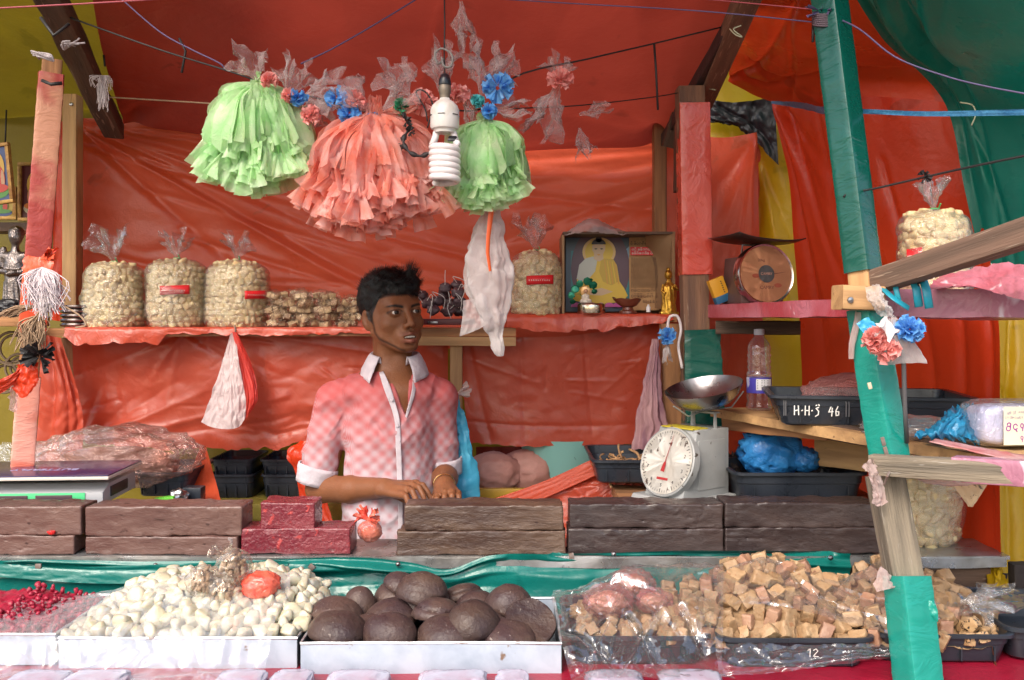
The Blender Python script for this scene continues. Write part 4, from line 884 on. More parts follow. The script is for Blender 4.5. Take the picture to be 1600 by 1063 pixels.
# neck, trunk (under the shirt), arms, legs
nk = hw(0, .030, -.070); nb_ = NP(616, 588, PY + .01)
B.cap(nk, nb_, .049, .054, .03)
B.cap(hw(-.03, .0, -.07), NP(600, 590, PY - .025), .020, .018, .02); B.cap(hw(.025, -.01, -.08), NP(622, 592, PY - .03), .018, .016, .02)
B.ell(NP(609, 668, PY), (.110, .086, .160), .03); B.ell(NP(609, 790, PY), (.102, .076, .160), .04); B.ell(NP(608, 890, PY), (.125, .090, .115), .04)
SL, SR_ = NP(527, 626, PY + .005), NP(685, 623, PY + .02)
B.cap(nb_, SL, .045, .044, .035); B.cap(nb_, SR_, .045, .044, .035)
B.ell(NP(605, 612, PY - .045), (.10, .035, .035), .03)            # collar bones
EL, ER = NP(500, 764, PY + .0), NP(696, 738, PY + .06)
WL, WR_ = NP(600, 762, 2.300), NP(694, 758, 2.32)
B.cap(SL, EL, .046, .036, .02); B.cap(EL, (EL + WL) / 2 + np.array([0, 0, -.003]), .037, .034, .015); B.cap((EL + WL) / 2 + np.array([0, 0, -.003]), WL, .034, .0245, .015)
B.cap(SR_, ER, .046, .036, .02); B.cap(ER, (ER + WR_) / 2, .036, .033, .015); B.cap((ER + WR_) / 2, WR_, .033, .024, .015)
def hand(W, K, kn, tips, thumb, up, rr=1.0, seed=0):  # wrist, knuckle row, finger tips; up = back-of-hand direction
    up = np.array(up) / np.linalg.norm(up)
    for k_ in kn: B.cap(W + (np.array(k_) - np.mean(kn, 0)) * .45, k_, .0145 * rr, .0098 * rr, .010)
    for a_, t_, L in zip(kn, tips, (1.12, 1.16, 1.12, 1.05)):
        a_ = np.array(a_); t_ = np.array(t_); d = t_ - a_; ln = np.linalg.norm(d)
        j1 = a_ + d * .42 + up * ln * .22 * L; j2 = a_ + d * .76 + up * ln * .16 * L
        B.ell(a_ + up * .001, (.0095 * rr,) * 3, .005)
        B.cap(a_, j1, .0088 * rr, .0078 * rr, .0022); B.cap(j1, j2, .0078 * rr, .0070 * rr, .0022); B.cap(j2, t_, .0070 * rr, .0060 * rr, .0022)
    for p_, q_, r0, r1 in zip(thumb[:-1], thumb[1:], (.013, .0095, .0085), (.0095, .0085, .007)): B.cap(p_, q_, r0 * rr, r1 * rr, .005)
kn = [NP(629, 774, 2.235), NP(637, 765, 2.248), NP(645, 759, 2.268), NP(650, 756, 2.292)]
tp = [NP(640, 793, 2.205), NP(653, 794, 2.205), NP(666, 790, 2.225), NP(674, 783, 2.258)]
hand(WL, None, kn, tp, [NP(606, 767, 2.32), NP(628, 778, 2.335), NP(646, 788, 2.315), NP(660, 794, 2.295)], (.10, -.25, 1))
kn = [NP(684, 776, 2.262), NP(696, 771, 2.252), NP(706, 770, 2.255), NP(715, 772, 2.268)]
tp = [NP(682, 796, 2.235), NP(694, 798, 2.225), NP(707, 797, 2.225), NP(719, 795, 2.235)]
hand(WR_, None, kn[::-1], tp[::-1], [NP(686, 766, 2.30), NP(676, 782, 2.285), NP(672, 792, 2.262), NP(672, 797, 2.24)], (.0, -.45, 1))
HIPZ = NP(608, 905, PY)[2]
for sx in (-1, 1):
    hx = NP(608, 0, PY)[0] + sx * .075
    B.cap((hx, PY, HIPZ - .03), (hx + sx * .01, PY - .01, .47), .082, .052, .03); B.cap((hx + sx * .01, PY - .01, .47), (hx + sx * .012, PY + .03, .09), .050, .034, .02)
    B.cap((hx + sx * .012, PY + .04, .045), (hx + sx * .03, PY - .10, .030), .036, .028, .02)
Vb, Qb = B.mesh(); del B
for it in range(1):                                  # a light relax removes the voxel steps
    acc = np.zeros_like(Vb); cnt = np.zeros(len(Vb))
    for k in range(4):
        np.add.at(acc, Qb[:, k], Vb[Qb[:, (k + 1) % 4]]); np.add.at(cnt, Qb[:, k], 1)
    Vb = Vb * .5 + .5 * acc / cnt[:, None]
Hl = (Vb - HCn) @ HRn                                 # head-local coordinates of every vertex
x, y, z = Hl.T
col = np.tile(np.array([0.205, .079, .036]), (len(Vb), 1))
col *= (1 + .07 * fbm(Vb * 60, 2, 3) + .05 * fbm(Vb * 14, 2, 5))[:, None]
def blend(c, w_): 
    global col
    w_ = np.clip(w_, 0, 1)[:, None]; col = col * (1 - w_) + np.array(c) * w_
face = (y < -.03) & (z < .09) & (z > -.13) & (np.abs(x) < .08)
g2 = lambda a, s_: np.exp(-(a / s_) ** 2)
blend((.22, .090, .045), face * .45 * g2(np.hypot(x, z + .035), .028) * (y < -.09))
blend((.27, .085, .065), face * .95 * g2(x, .023) * g2(z + .0790, .0055) * (y < -.080))   # lower lip
blend((.17, .052, .040), face * .9 * g2(x, .024) * g2(z + .0605, .0042) * (y < -.082))
blend((.03, .012, .010), face * (np.abs(x) < .017) * g2(z + .0695, .0030) * (y > -.092) * (y < -.060) * 1.0)
bz = .0112 + .0050 * np.sin(np.clip((np.abs(x) - .012) / .042, 0, 1) * pi * .8)         # eyebrows
bw = np.clip((np.abs(x) - .009) / .005, 0, 1) * np.clip((.055 - np.abs(x)) / .010, 0, 1)
blend((.007, .005, .005), 1.3 * face * (y < -.04) * bw * np.clip(1.2 - 1.35 * np.abs(z - bz) / ((.0062 - .0022) * 1.0 + .0022 - .0030 * np.clip((np.abs(x) - .03) / .02, 0, 1)), 0, 1) * (.95 + .2 * vn(Vb * 700, 2)))
for e in eyes:                                        # lash line and lid crease
    de = np.hypot((x - e[0]) / .0168, (z - e[2]) / .0070); blend((.020, .012, .010), face * .85 * g2(de - 1, .16) * (y < -.062) * np.where(z > e[2] - .001, 1, .45))
jx = np.interp(z, [-.108, -.094, -.072, -.048, .0, .03], [-.085, -.070, -.040, -.018, -.012, -.012])
blend((.035, .018, .013), (np.abs(x) > .012) * (z < .03) * (z > -.125) * np.clip(1.2 - np.abs(y - jx) / .0075, 0, 1) * .85 * (np.abs(x) < .075) * (y < .0))
blend((.06, .028, .018), face * .25 * g2(np.hypot(x / 1.5, z + .104), .014))
blend((.09, .038, .022), face * .45 * g2(x, .018) * g2(z + .0535, .0035) * (y < -.085))
blend((.018, .012, .011), np.clip((z - np.interp(y, [-.1, -.06, -.03, -.012, .01, .05, .1], [.042, .040, .033, -.03, -.0, -.045, -.055])) / .006 + .2, 0, 1) * (z < .13) * (z > -.065) * (np.abs(x) < .0745) * .95)
SKIN = bpy.data.materials.new("brown_skin"); SKIN.use_nodes = True; N_ = SKIN.node_tree; b_ = N_.nodes["Principled BSDF"]
ca = N_.nodes.new("ShaderNodeVertexColor"); ca.layer_name = "tone"; N_.links.new(ca.outputs[0], b_.inputs["Base Color"])
b_.inputs["Roughness"].default_value = .43; b_.inputs["Specular IOR Level"].default_value = .28
b_.inputs["Subsurface Weight"].default_value = .10; b_.inputs["Subsurface Radius"].default_value = (.8, .3, .15); b_.inputs["Subsurface Scale"].default_value = .005
tn = N_.nodes.new("ShaderNodeTexNoise"); tn.inputs["Scale"].default_value = 260; tn.inputs["Detail"].default_value = 4; tcn = N_.nodes.new("ShaderNodeTexCoord")
bp_ = N_.nodes.new("ShaderNodeBump"); bp_.inputs["Distance"].default_value = .0011; N_.links.new(tcn.outputs["Object"], tn.inputs["Vector"]); N_.links.new(tn.outputs[0], bp_.inputs["Height"]); N_.links.new(bp_.outputs[0], b_.inputs["Normal"])
man = thing("person", "young man with thick black hair in a red and white checked shirt behind the counter", "person", Vector((float(NP(608, 0, PY)[0]), PY, 0)))
mo = np.array(man.location)
mesh_np("body", Vb - mo, Qb, SKIN, man, col=col)
def mbh(mb): mb.v = [tuple(hw(*v) - mo) for v in mb.v]; return mb
gaze = Matrix.Rotation(R(6), 3, 'Z') @ Matrix.Rotation(R(0), 3, 'X')
for e in eyes:                                        # eyeballs looking slightly past the camera
    prof = [(.0001, .0122), (.0018, .01215)] + [(.0122 * sin(a), .0122 * cos(a)) for a in np.linspace(.16, pi, 18)]
    mb = MB(); Mx = gaze @ Matrix.Rotation(R(90), 3, 'X'); mb.lathe(prof, 24, M=Mx, c=(e[0], e[1], e[2]))
    me_ = []
    for f in mb.f:
        c = sum((Vector(mb.v[i]) for i in f), Vector()) / len(f) - Vector(e); ang = c.angle(Mx @ Vector((0, 0, 1)))
        me_.append(2 if ang < .22 else (1 if ang < .60 else 0))
    mb.m = me_; mbh(mb).build("eye", [mat("eye_white", (.62, .56, .52), .35), mat("dark_iris", (.022, .011, .008), .2), mat("pupil", (.004, .004, .004), .15)], man, True, 180)
mb = MB()
for k in range(6):
    xx = (k - 2.5) * .0050; yy = -.0862 + .045 * 6 * xx * xx * 3.2; mb.box((xx, yy, -.0672 - (.0004 if k in (0, 5) else 0)), (.0046, .0035, .0062 if k in (2, 3) else .0056), Matrix.Rotation(-xx * 22, 3, 'Z'), bev=.0011)
mbh(mb).build("teeth", mat("tooth", (.80, .76, .68), .2, coat=.4), man, True, 60)
# hair: a noisy cap plus many short locks
Hf = Field((-.115, -.125, -.085), (.115, .15, .17), .003)
Hf.ell((0, .024, .036), (.070, .096, .080), .02); Hf.ell((-.014, -.004, .084), (.050, .060, .038), .03); Hf.ell((.032, -.058, .078), (.020, .022, .036), .015); Hf.ell((.01, -.055, .062), (.045, .030, .030), .02); Hf.ell((-.02, .05, .055), (.05, .05, .055), .03)
sl_, X_ = Hf.sub((-.2, -.2, -.2), (.2, .3, .3))
hl = np.interp(X_[..., 1], [-.1, -.066, -.045, -.026, -.012, .004, .014, .05, .1], [.036, .035, .031, .022, -.030, -.012, .004, -.045, -.058])
hl = hl - .006 * vn(X_ * 90, 4) + .012 * np.clip(-X_[..., 0] - .02, 0, 1) * 0
Hf.a[sl_] = np.maximum(Hf.a[sl_], (hl - X_[..., 2]) * .7) + .0032 * fbm(X_ * np.array([70, 40, 70]), 2, 3)
Vh, Qh = Hf.mesh(); Vh_w = Vh @ HRn.T + HCn - mo
hairm = mat("black_hair", (.004, .0035, .004), .5, spec=.3, bump=(300, .002), stretch=(1, 1, .25))
hair = mesh_np("hair", Vh_w, Qh, hairm, man)
Nh = vnormals(Vh, Qh); r = random.Random(5); mb = MB()
if (Nh[:, 2] * Vh[:, 2]).sum() < 0: Nh = -Nh
idx = [i for i in range(len(Vh)) if Vh[i, 2] > -.045]
for k in range(7500):
    i = r.choice(idx); p = Vector(Vh[i]); n = Vector(Nh[i]); front = p.y < -.02 and p.z > .04; top = p.z > .075
    fringe = p.y < -.055 and p.z < .062
    d = n * .30 + Vector((.35, -.8 if front else .3, (.12 if top else .35) if (top or front) else -.9)) 
    if fringe: d = n * .4 + Vector((.25 + .4 * sin(p.x * 160), -.1, -.85))
    if p.x > .012 and p.y < -.03 and p.z > .085: d = n * .6 + Vector((.45, -.1, 1.3))
    d += Vector((r.gauss(0, .16), r.gauss(0, .16), r.gauss(0, .16))); d.normalize()
    L = r.uniform(.008, .018) * (1.2 if top else 1) * (.8 if p.z < .03 else 1); 
    if p.x > .018 and p.y < -.035 and p.z > .085: L *= 1.7
    s_ = d.cross(n); s_ = (s_.normalized() if s_.length > 1e-4 else Vector((1, 0, 0))) * r.uniform(.00025, .0006); p0 = p - d * .002; p1 = p + d * L * .55; p2 = p + d * L + (Vector((0, 0, -.25)) if not top else Vector((.1, 0, .05))) * L * .3
    mb.add([p0 - s_, p0 + s_, p1 + s_ * .8, p1 - s_ * .8, p2], [(0, 1, 2, 3), (3, 2, 4)])
mbh(mb).build("hair_locks", hairm, man, True, 180)
tag([c for c in man.children if c.name.startswith("hair_locks")][0], kind=None)
# shirt
ZH = NP(0, 872, PY)[2]
A = Field((-.64, 2.18, ZH - .02), (-.08, 2.62, 1.43), .0026)
A.ell(NP(609, 672, PY), (.128, .100, .165), .03); A.ell(NP(609, 790, PY), (.133, .098, .180), .05); A.ell(NP(608, 890, PY), (.150, .108, .125), .05)
A.cap(nb_ + np.array([0, .01, -.004]), SL, .057, .048, .03); A.cap(nb_ + np.array([0, .01, -.004]), SR_, .057, .048, .03)
A.ell(NP(605, 614, PY - .040), (.115, .045, .040), .03)
CLc, CRc = NP(493, 745, PY - .004), NP(694, 732, PY + .045)
A.cap(SL, CLc, .051, .047, .018); A.cap(SR_, CRc, .050, .044, .018)
sl_, X_ = A.sub((-9, -9, -9), (9, 9, 9))
A.a[sl_] = np.maximum(A.a[sl_], ZH - X_[..., 2])
for (S_, C_) in ((SL, CLc), (SR_, CRc)):              # straight cut at the sleeve ends
    dd = (C_ - S_) / np.linalg.norm(C_ - S_); t_ = (X_ - C_) @ dd.astype(np.float32); near = np.linalg.norm(X_ - C_ - t_[..., None] * dd.astype(np.float32), axis=-1) < .062
    A.a[sl_] = np.where(near & (t_ > -.03), np.maximum(A.a[sl_], t_ + .004), A.a[sl_])
# open front: V from the collar down to the third button
vt, vb_ = NP(618, 572, PY - .1), NP(632, 652, PY - .1)
t_ = np.clip((X_[..., 2] - vb_[2]) / (vt[2] - vb_[2]), 0, 1.4); cxv = vb_[0] + (vt[0] - vb_[0]) * t_ + .004; wv = .0005 + .034 * t_ ** 1.1
vcut = np.maximum(np.maximum(np.abs(X_[..., 0] - cxv) - wv, X_[..., 1] - (PY - .01)), vb_[2] - X_[..., 2])
A.a[sl_] = np.maximum(A.a[sl_], -vcut)
nd = np.linalg.norm((X_ - (nb_ + np.array([.0, .0, .02])).astype(np.float32))[..., :2], axis=-1)
A.a[sl_] = np.maximum(A.a[sl_], -np.maximum(nd - .060, NP(0, 590, PY)[2] - X_[..., 2]))
Vs, Qs = A.mesh(); del A
for it in range(1):
    acc = np.zeros_like(Vs); cnt = np.zeros(len(Vs))
    for k in range(4):
        np.add.at(acc, Qs[:, k], Vs[Qs[:, (k + 1) % 4]]); np.add.at(cnt, Qs[:, k], 1)
    Vs = Vs * .5 + .5 * acc / cnt[:, None]
Ns = vnormals(Vs, Qs); ctr = Vs.mean(0)
if ((Vs - ctr) * Ns).sum() < 0: Ns = -Ns
q = Vs; disp = .0070 * fbm(np.stack([q[:, 0] * 13 + q[:, 2] * 7, q[:, 1] * 10, q[:, 2] * 6 - q[:, 0] * 5], 1), 3, 2) + .004 * (1 - np.abs(fbm(np.stack([q[:, 0] * 16 - q[:, 2] * 12, q[:, 1] * 12, q[:, 2] * 9 + q[:, 0] * 10], 1), 2, 7)) * 2)
def foldline(a, b, wd, am):
    a, b = np.array(a), np.array(b); ba = b - a; t = np.clip(((q - a) @ ba) / (ba @ ba), 0, 1); d = np.linalg.norm(q - a - t[:, None] * ba, axis=1)
    return am * np.exp(-(d / (wd * (.5 + .8 * t))) ** 2) * np.sin(pi * np.clip(t * .8 + .15, 0, 1))
Yf = PY - .10
for a_, b_2, wd_, am_ in [((540, 655, Yf), (575, 720, Yf), .010, .008), ((536, 690, Yf), (600, 790, Yf), .011, -.006), ((545, 720, Yf), (560, 800, Yf), .009, .007), ((680, 650, Yf), (640, 720, Yf), .010, .007), ((684, 690, Yf), (655, 790, Yf), .010, .007), ((570, 640, Yf), (610, 700, Yf), .010, -.004),
                          ((508, 640, Yf), (480, 700, Yf), .008, .006), ((520, 690, Yf), (490, 735, Yf), .008, .006), ((478, 700, Yf), (520, 725, Yf), .007, .006), ((700, 650, Yf), (690, 715, Yf), .008, .006), ((640, 760, Yf), (660, 850, Yf), .010, .007), ((590, 740, Yf), (585, 850, Yf), .012, .006)]:
    disp += 1.5 * foldline(NP(*a_), NP(*b_2), wd_, am_)
Vs = Vs + Ns * np.maximum(disp, -.006)[:, None]
SH = bpy.data.materials.new("red_white_halftone_shirt"); SH.use_nodes = True; T = SH.node_tree; NN = T.nodes; LL = T.links; pb = NN["Principled BSDF"]; pb.inputs["Roughness"].default_value = .85; pb.inputs["Specular IOR Level"].default_value = .2
tc_ = NN.new("ShaderNodeTexCoord"); sp_ = NN.new("ShaderNodeSeparateXYZ"); LL.new(tc_.outputs["Object"], sp_.inputs[0])
def mth(op, a, b=None, c=None):
    n = NN.new("ShaderNodeMath"); n.operation = op
    for i_, v_ in enumerate((a, b, c)):
        if v_ is None: continue
        if isinstance(v_, (int, float)): n.inputs[i_].default_value = v_
        else: LL.new(v_, n.inputs[i_])
    return n.outputs[0]
X1, Y1, Z1 = sp_.outputs
uu = mth('ADD', X1, mth('MULTIPLY', Y1, .6)); 
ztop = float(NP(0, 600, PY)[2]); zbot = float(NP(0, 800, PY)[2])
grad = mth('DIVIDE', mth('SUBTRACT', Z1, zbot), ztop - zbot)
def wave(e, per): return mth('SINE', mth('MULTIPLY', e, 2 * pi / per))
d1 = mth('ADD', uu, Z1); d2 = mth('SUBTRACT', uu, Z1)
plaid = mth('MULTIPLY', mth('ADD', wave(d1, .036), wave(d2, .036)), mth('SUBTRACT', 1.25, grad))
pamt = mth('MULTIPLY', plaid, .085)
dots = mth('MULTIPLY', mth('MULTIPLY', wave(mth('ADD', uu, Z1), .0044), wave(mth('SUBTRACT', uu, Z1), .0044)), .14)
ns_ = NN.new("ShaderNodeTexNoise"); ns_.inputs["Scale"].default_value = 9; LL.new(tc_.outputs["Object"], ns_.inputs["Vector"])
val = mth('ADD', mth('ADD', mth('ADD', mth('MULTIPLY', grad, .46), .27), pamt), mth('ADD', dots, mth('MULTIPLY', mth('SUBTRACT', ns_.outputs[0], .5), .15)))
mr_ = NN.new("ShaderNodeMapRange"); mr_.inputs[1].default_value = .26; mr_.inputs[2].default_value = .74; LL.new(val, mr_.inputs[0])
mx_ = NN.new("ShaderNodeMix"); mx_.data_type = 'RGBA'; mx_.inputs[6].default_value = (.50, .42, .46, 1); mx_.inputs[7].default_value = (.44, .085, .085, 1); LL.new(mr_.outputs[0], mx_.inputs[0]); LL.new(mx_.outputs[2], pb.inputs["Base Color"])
nb2 = NN.new("ShaderNodeTexNoise"); nb2.inputs["Scale"].default_value = 22; nb2.inputs["Detail"].default_value = 4; LL.new(tc_.outputs["Object"], nb2.inputs["Vector"]); bu = NN.new("ShaderNodeBump"); bu.inputs["Distance"].default_value = .006; LL.new(nb2.outputs[0], bu.inputs["Height"]); LL.new(bu.outputs[0], pb.inputs["Normal"])
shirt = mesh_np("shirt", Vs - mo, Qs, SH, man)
WCL = mat("white_shirt_cloth", (.56, .50, .54), .85, spec=.2, bump=(40, .004), c2=(.48, .42, .46), vs=25)
def band(rows, nm, m, par, nu=24, nv=8, wr=.0012, th=.0022):
    G = patch(rows, nu, nv); G = G + normals(G) * (wr * fbm(G * 60, 2, 3))[..., None]; mb = MB(); mb.grid((G - mo).reshape(-1, 3).tolist(), nu, nv); return mb.build(nm, m, par, True, 180, solid=th)
V3 = lambda p: Vector([float(t) for t in p])
# collar: stands round the neck, folds outward, ends in two points
cc = nb_ + np.array([.002, -.006, .030])
def cpt(ang, rad, dz): return Vector((cc[0] + rad * sin(ang), cc[1] - rad * cos(ang) * .95, cc[2] + dz))
for s_, rows in ((-1, 0), (1, 0)):
    angs = np.linspace(R(30 if s_ < 0 else 38) * s_, R(180) * s_, 14)
    fr = 1 - np.linspace(0, 1, 14)
    inner = [cpt(a, .056 + .001 * f_, .022 - .020 * f_ ** 2) for a, f_ in zip(angs, fr)]
    topr = [cpt(a, .062 + .002 * f_, .040 - .016 * f_ ** 2) for a, f_ in zip(angs, fr)]
    mid = [cpt(a, .078 + .010 * f_, .008 - .016 * f_ ** 1.5) for a, f_ in zip(angs, fr)]
    out_ = [cpt(a * (1 + .0 * f_), .084 + .018 * f_ ** 2, -.014 - .026 * f_ ** 2) for a, f_ in zip(angs, fr)]
    out_[0] = out_[0] + Vector((-s_ * .004, -.012, -.012)) if False else out_[0] + Vector((s_ * .002, -.020, -.002))
    band([inner, topr, mid, out_], "collar", WCL, shirt, 30, 12)
# white plackets along the opening and down the front
def proj(px, py, dy=0.0):                            # nearest front point of the shirt under a photo column / row
    d = np.array([(px - CX) / F, 1, -(py - HY) / F]); t = Vs[:, 1]; pr_ = np.array([0, 0, ZC]) + d * t[:, None]; k = np.argsort(np.abs(Vs - pr_).sum(1) + .3 * (Vs[:, 1] - 2.2))[:6]; p = Vs[k].mean(0); return Vector((float(p[0]), float(p[1]) - .003 - dy, float(p[2])))
pl = [(600, 572), (609, 600), (618, 630), (625, 655), (627, 700), (629, 750), (630, 800), (630, 850)]
pw = [(592, 582), (601, 610), (611, 635), (617, 658), (619, 700), (621, 750), (622, 800), (622, 850)]
band([[proj(*p_) for p_ in pw], [proj(*p_, .004) for p_ in pl]], "placket", WCL, shirt, 50, 6, .0006)
p2 = [(646, 575), (645, 606), (640, 630), (634, 650)]; p3 = [(652, 582), (649, 612), (643, 634), (636, 653)]
band([[proj(*p_, .003) for p_ in p2], [proj(*p_) for p_ in p3]], "placket", WCL, shirt, 24, 5, .0006)
for py_ in (625, 665, 712, 765): 
    bpnt = proj(np.interp(py_, [600, 655, 850], [606, 621, 626]), py_, .004); M_ = Matrix.Rotation(R(90), 3, 'X'); MB().lathe([(.0005, .0018), (.004, .0016), (.0048, 0)], 12, M=M_, c=tuple(np.array(bpnt) - mo)).build("button", WCL, shirt)
# rolled cuffs
for (S_, C_, r0, r1, ln) in ((SL, CLc, .054, .050, .050), (SR_, CRc, .050, .047, .046)):
    ax = V3(C_ - S_).normalized(); c0 = V3(C_) - ax * .030 - V3(mo); c1 = c0 + ax * ln
    u_ = ax.orthogonal().normalized(); w_ = ax.cross(u_); n = 40; G = []
    for (t, rr2) in ((0, r0 - .004), (0, r0), (.2, r0 + .0015), (.5, (r0 + r1) / 2 + .001), (.8, r1 + .001), (1, r1), (1, r1 - .006), (.7, r1 - .008)):
        for k in range(n):
            a = 2 * pi * k / n; wv_ = 1 + .035 * sin(3 * a + 1 + 2 * t) + .018 * sin(7 * a + 5 * t); G.append(c0.lerp(c1, t) + (u_ * cos(a) + w_ * sin(a)) * rr2 * wv_)
    mb = MB(); mb.grid(G, n, 8, closeu=True); mb.build("rolled_cuff", WCL, shirt, True, 180)
# trousers and bracelet
Tf = Field((-.55, 2.25, .05), (-.10, 2.62, 1.02), .005)
for sx in (-1, 1):
    hx = NP(608, 0, PY)[0] + sx * .075
    Tf.cap((hx, PY, HIPZ - .03), (hx + sx * .01, PY - .01, .47), .092, .068, .03); Tf.cap((hx + sx * .01, PY - .01, .47), (hx + sx * .012, PY + .03, .11), .066, .056, .02)
Tf.ell((NP(608, 0, PY)[0], PY, HIPZ + .03), (.135, .098, .10), .04)
Vt, Qt = Tf.mesh(); mesh_np("trousers", Vt - mo, Qt, mat("dark_trousers", (.02, .022, .035), .8, bump=(60, .002)), man)
mb = MB(); Wc = WR_ * .72 + ER * .28 * 0 + (WR_ + (ER - WR_) * .0) * .28; ax = V3(WR_ - ER).normalized(); u_ = ax.orthogonal().normalized(); w_ = ax.cross(u_)
cpt_ = [V3(Wc - mo) + (u_ * cos(a) + w_ * sin(a)) * .0275 + ax * .004 * sin(a * 1 + .6) for a in np.linspace(0, 2 * pi, 40)]
mb.tube(cpt_, [.0018 if k % 2 else .0010 for k in range(40)], 6); mb.build("bracelet", mat("gold", (.80, .52, .20), .25, 1), man)
# work board under his hands
beam("work_board", "small plank behind the tan loaves on which the man's hands rest", "board", P(640, 812, 2.24), P(735, 812, 2.24), .14, .012, WOOD_DARK)
# ---------------------------------------------------------------- plastic shapes
def pleated(sp, pleats=7, amp=.12, n=40, m_=40, seed=1, twist=.0, wr=.004, top_fold=1.0, flat_lo=None):
    """closed gathered tube: sp = (px, py, Y, half width px, half depth m) from top to bottom"""
    pts = resample([(P(a, b, c)) for a, b, c, d, e in sp], m_); rx = resample([(S(d, c), e, 0) for a, b, c, d, e in sp], m_)
    th = np.linspace(0, 2 * pi, n, endpoint=False); G = np.zeros((m_, n, 3)); r = random.Random(seed); ph = r.random() * 6
    for j in range(m_):
        t = j / (m_ - 1); pl = 1 + amp * np.sin(pleats * th + ph + twist * t) + amp * .6 * np.sin((pleats * 2 + 1) * th + 2 * ph - twist * t)
        w0, d0 = rx[j, 0], rx[j, 1]
        G[j, :, 0] = pts[j, 0] + w0 * np.cos(th) * pl; G[j, :, 1] = pts[j, 1] + d0 * np.sin(th) * (pl + amp * np.sin(pleats * 1.5 * th + ph)); G[j, :, 2] = pts[j, 2]
    q = G * 30 + seed; D = np.stack([fbm(q, 3, seed), fbm(q + 9, 3, seed), fbm(q + 17, 2, seed)], 2) * wr
    G = G + D; mb = MB(); mb.grid(G.reshape(-1, 3).tolist(), n, m_, closeu=True); return mb
def crumple(c, r, seed, amp=.35, sub=4, sq=(1, 1, 1), fr=2.2, flat=None):
    v, f = ico(sub); q = v * fr + seed * 5.1
    d = 1 + amp * ((1 - np.abs(fbm(q, 3, seed)) * 2.2) * .5) + amp * .35 * (1 - np.abs(fbm(q * 2.6, 2, seed + 3)) * 2)
    v = v * d[:, None] * np.array(r) * np.array(sq)
    if flat is not None: v[:, 2] = np.maximum(v[:, 2], flat)
    return MB().add((v + np.array(c)).tolist(), f)
def flare(c, r, h, up, seed, n=36, m_=10, flat=.6):   # the ruffled mouth of a tied bag, c = knot
    up = Vector(up).normalized(); u = up.orthogonal().normalized(); w_ = up.cross(u); rr = random.Random(seed); G = []
    for j in range(m_):
        t = j / (m_ - 1)
        for k in range(n):
            a = 2 * pi * k / n; pl = 1 + .45 * t * sin(5 * a + seed) + .3 * t * sin(11 * a + 2 * seed + t); rad = (.004 + r * t ** 1.1) * pl
            G.append(Vector(c) + up * (h * t * (.9 + .3 * sin(3 * a + seed * 2) * t + .14 * sin(8 * a + seed) * t)) + (u * cos(a) + w_ * sin(a) * flat) * rad)
    q = np.array(G); o_ = np.array(c); k_ = np.clip(np.linalg.norm(q - o_, axis=1) / h, 0, 1)[:, None]
    q = q + k_ * h * .16 * np.stack([fbm(q * 60 + s_, 3, seed) for s_ in (0, 9, 17)], 1)
    return MB().grid(q.tolist(), n, m_, closeu=True)
def tuft_mb(c, r, seed, n=46, sq=(1, .6, 1), w_=.004):
    rr = random.Random(seed); mb = MB(); c = Vector(c)
    for k in range(n):
        d = Vector((rr.gauss(0, 1) * sq[0], rr.gauss(0, 1) * sq[1] - .4, rr.gauss(0, 1) * sq[2])).normalized(); s_ = d.orthogonal().normalized(); s_.rotate(Matrix.Rotation(rr.uniform(0, 6), 3, d)); t_ = d.cross(s_)
        L = r * rr.uniform(.7, 1.15); ww = w_ * rr.uniform(.8, 1.8); G = []
        for j in range(4):
            q = j / 3
            for i in (-1, -.3, .3, 1): G.append(c + d * L * (.2 + .8 * q) + s_ * i * ww * (.4 + q) + t_ * ww * .9 * q * (1 if abs(i) < .5 else -1) * rr.uniform(.5, 1.2))
        mb.grid(G, 4, 4)
    return mb
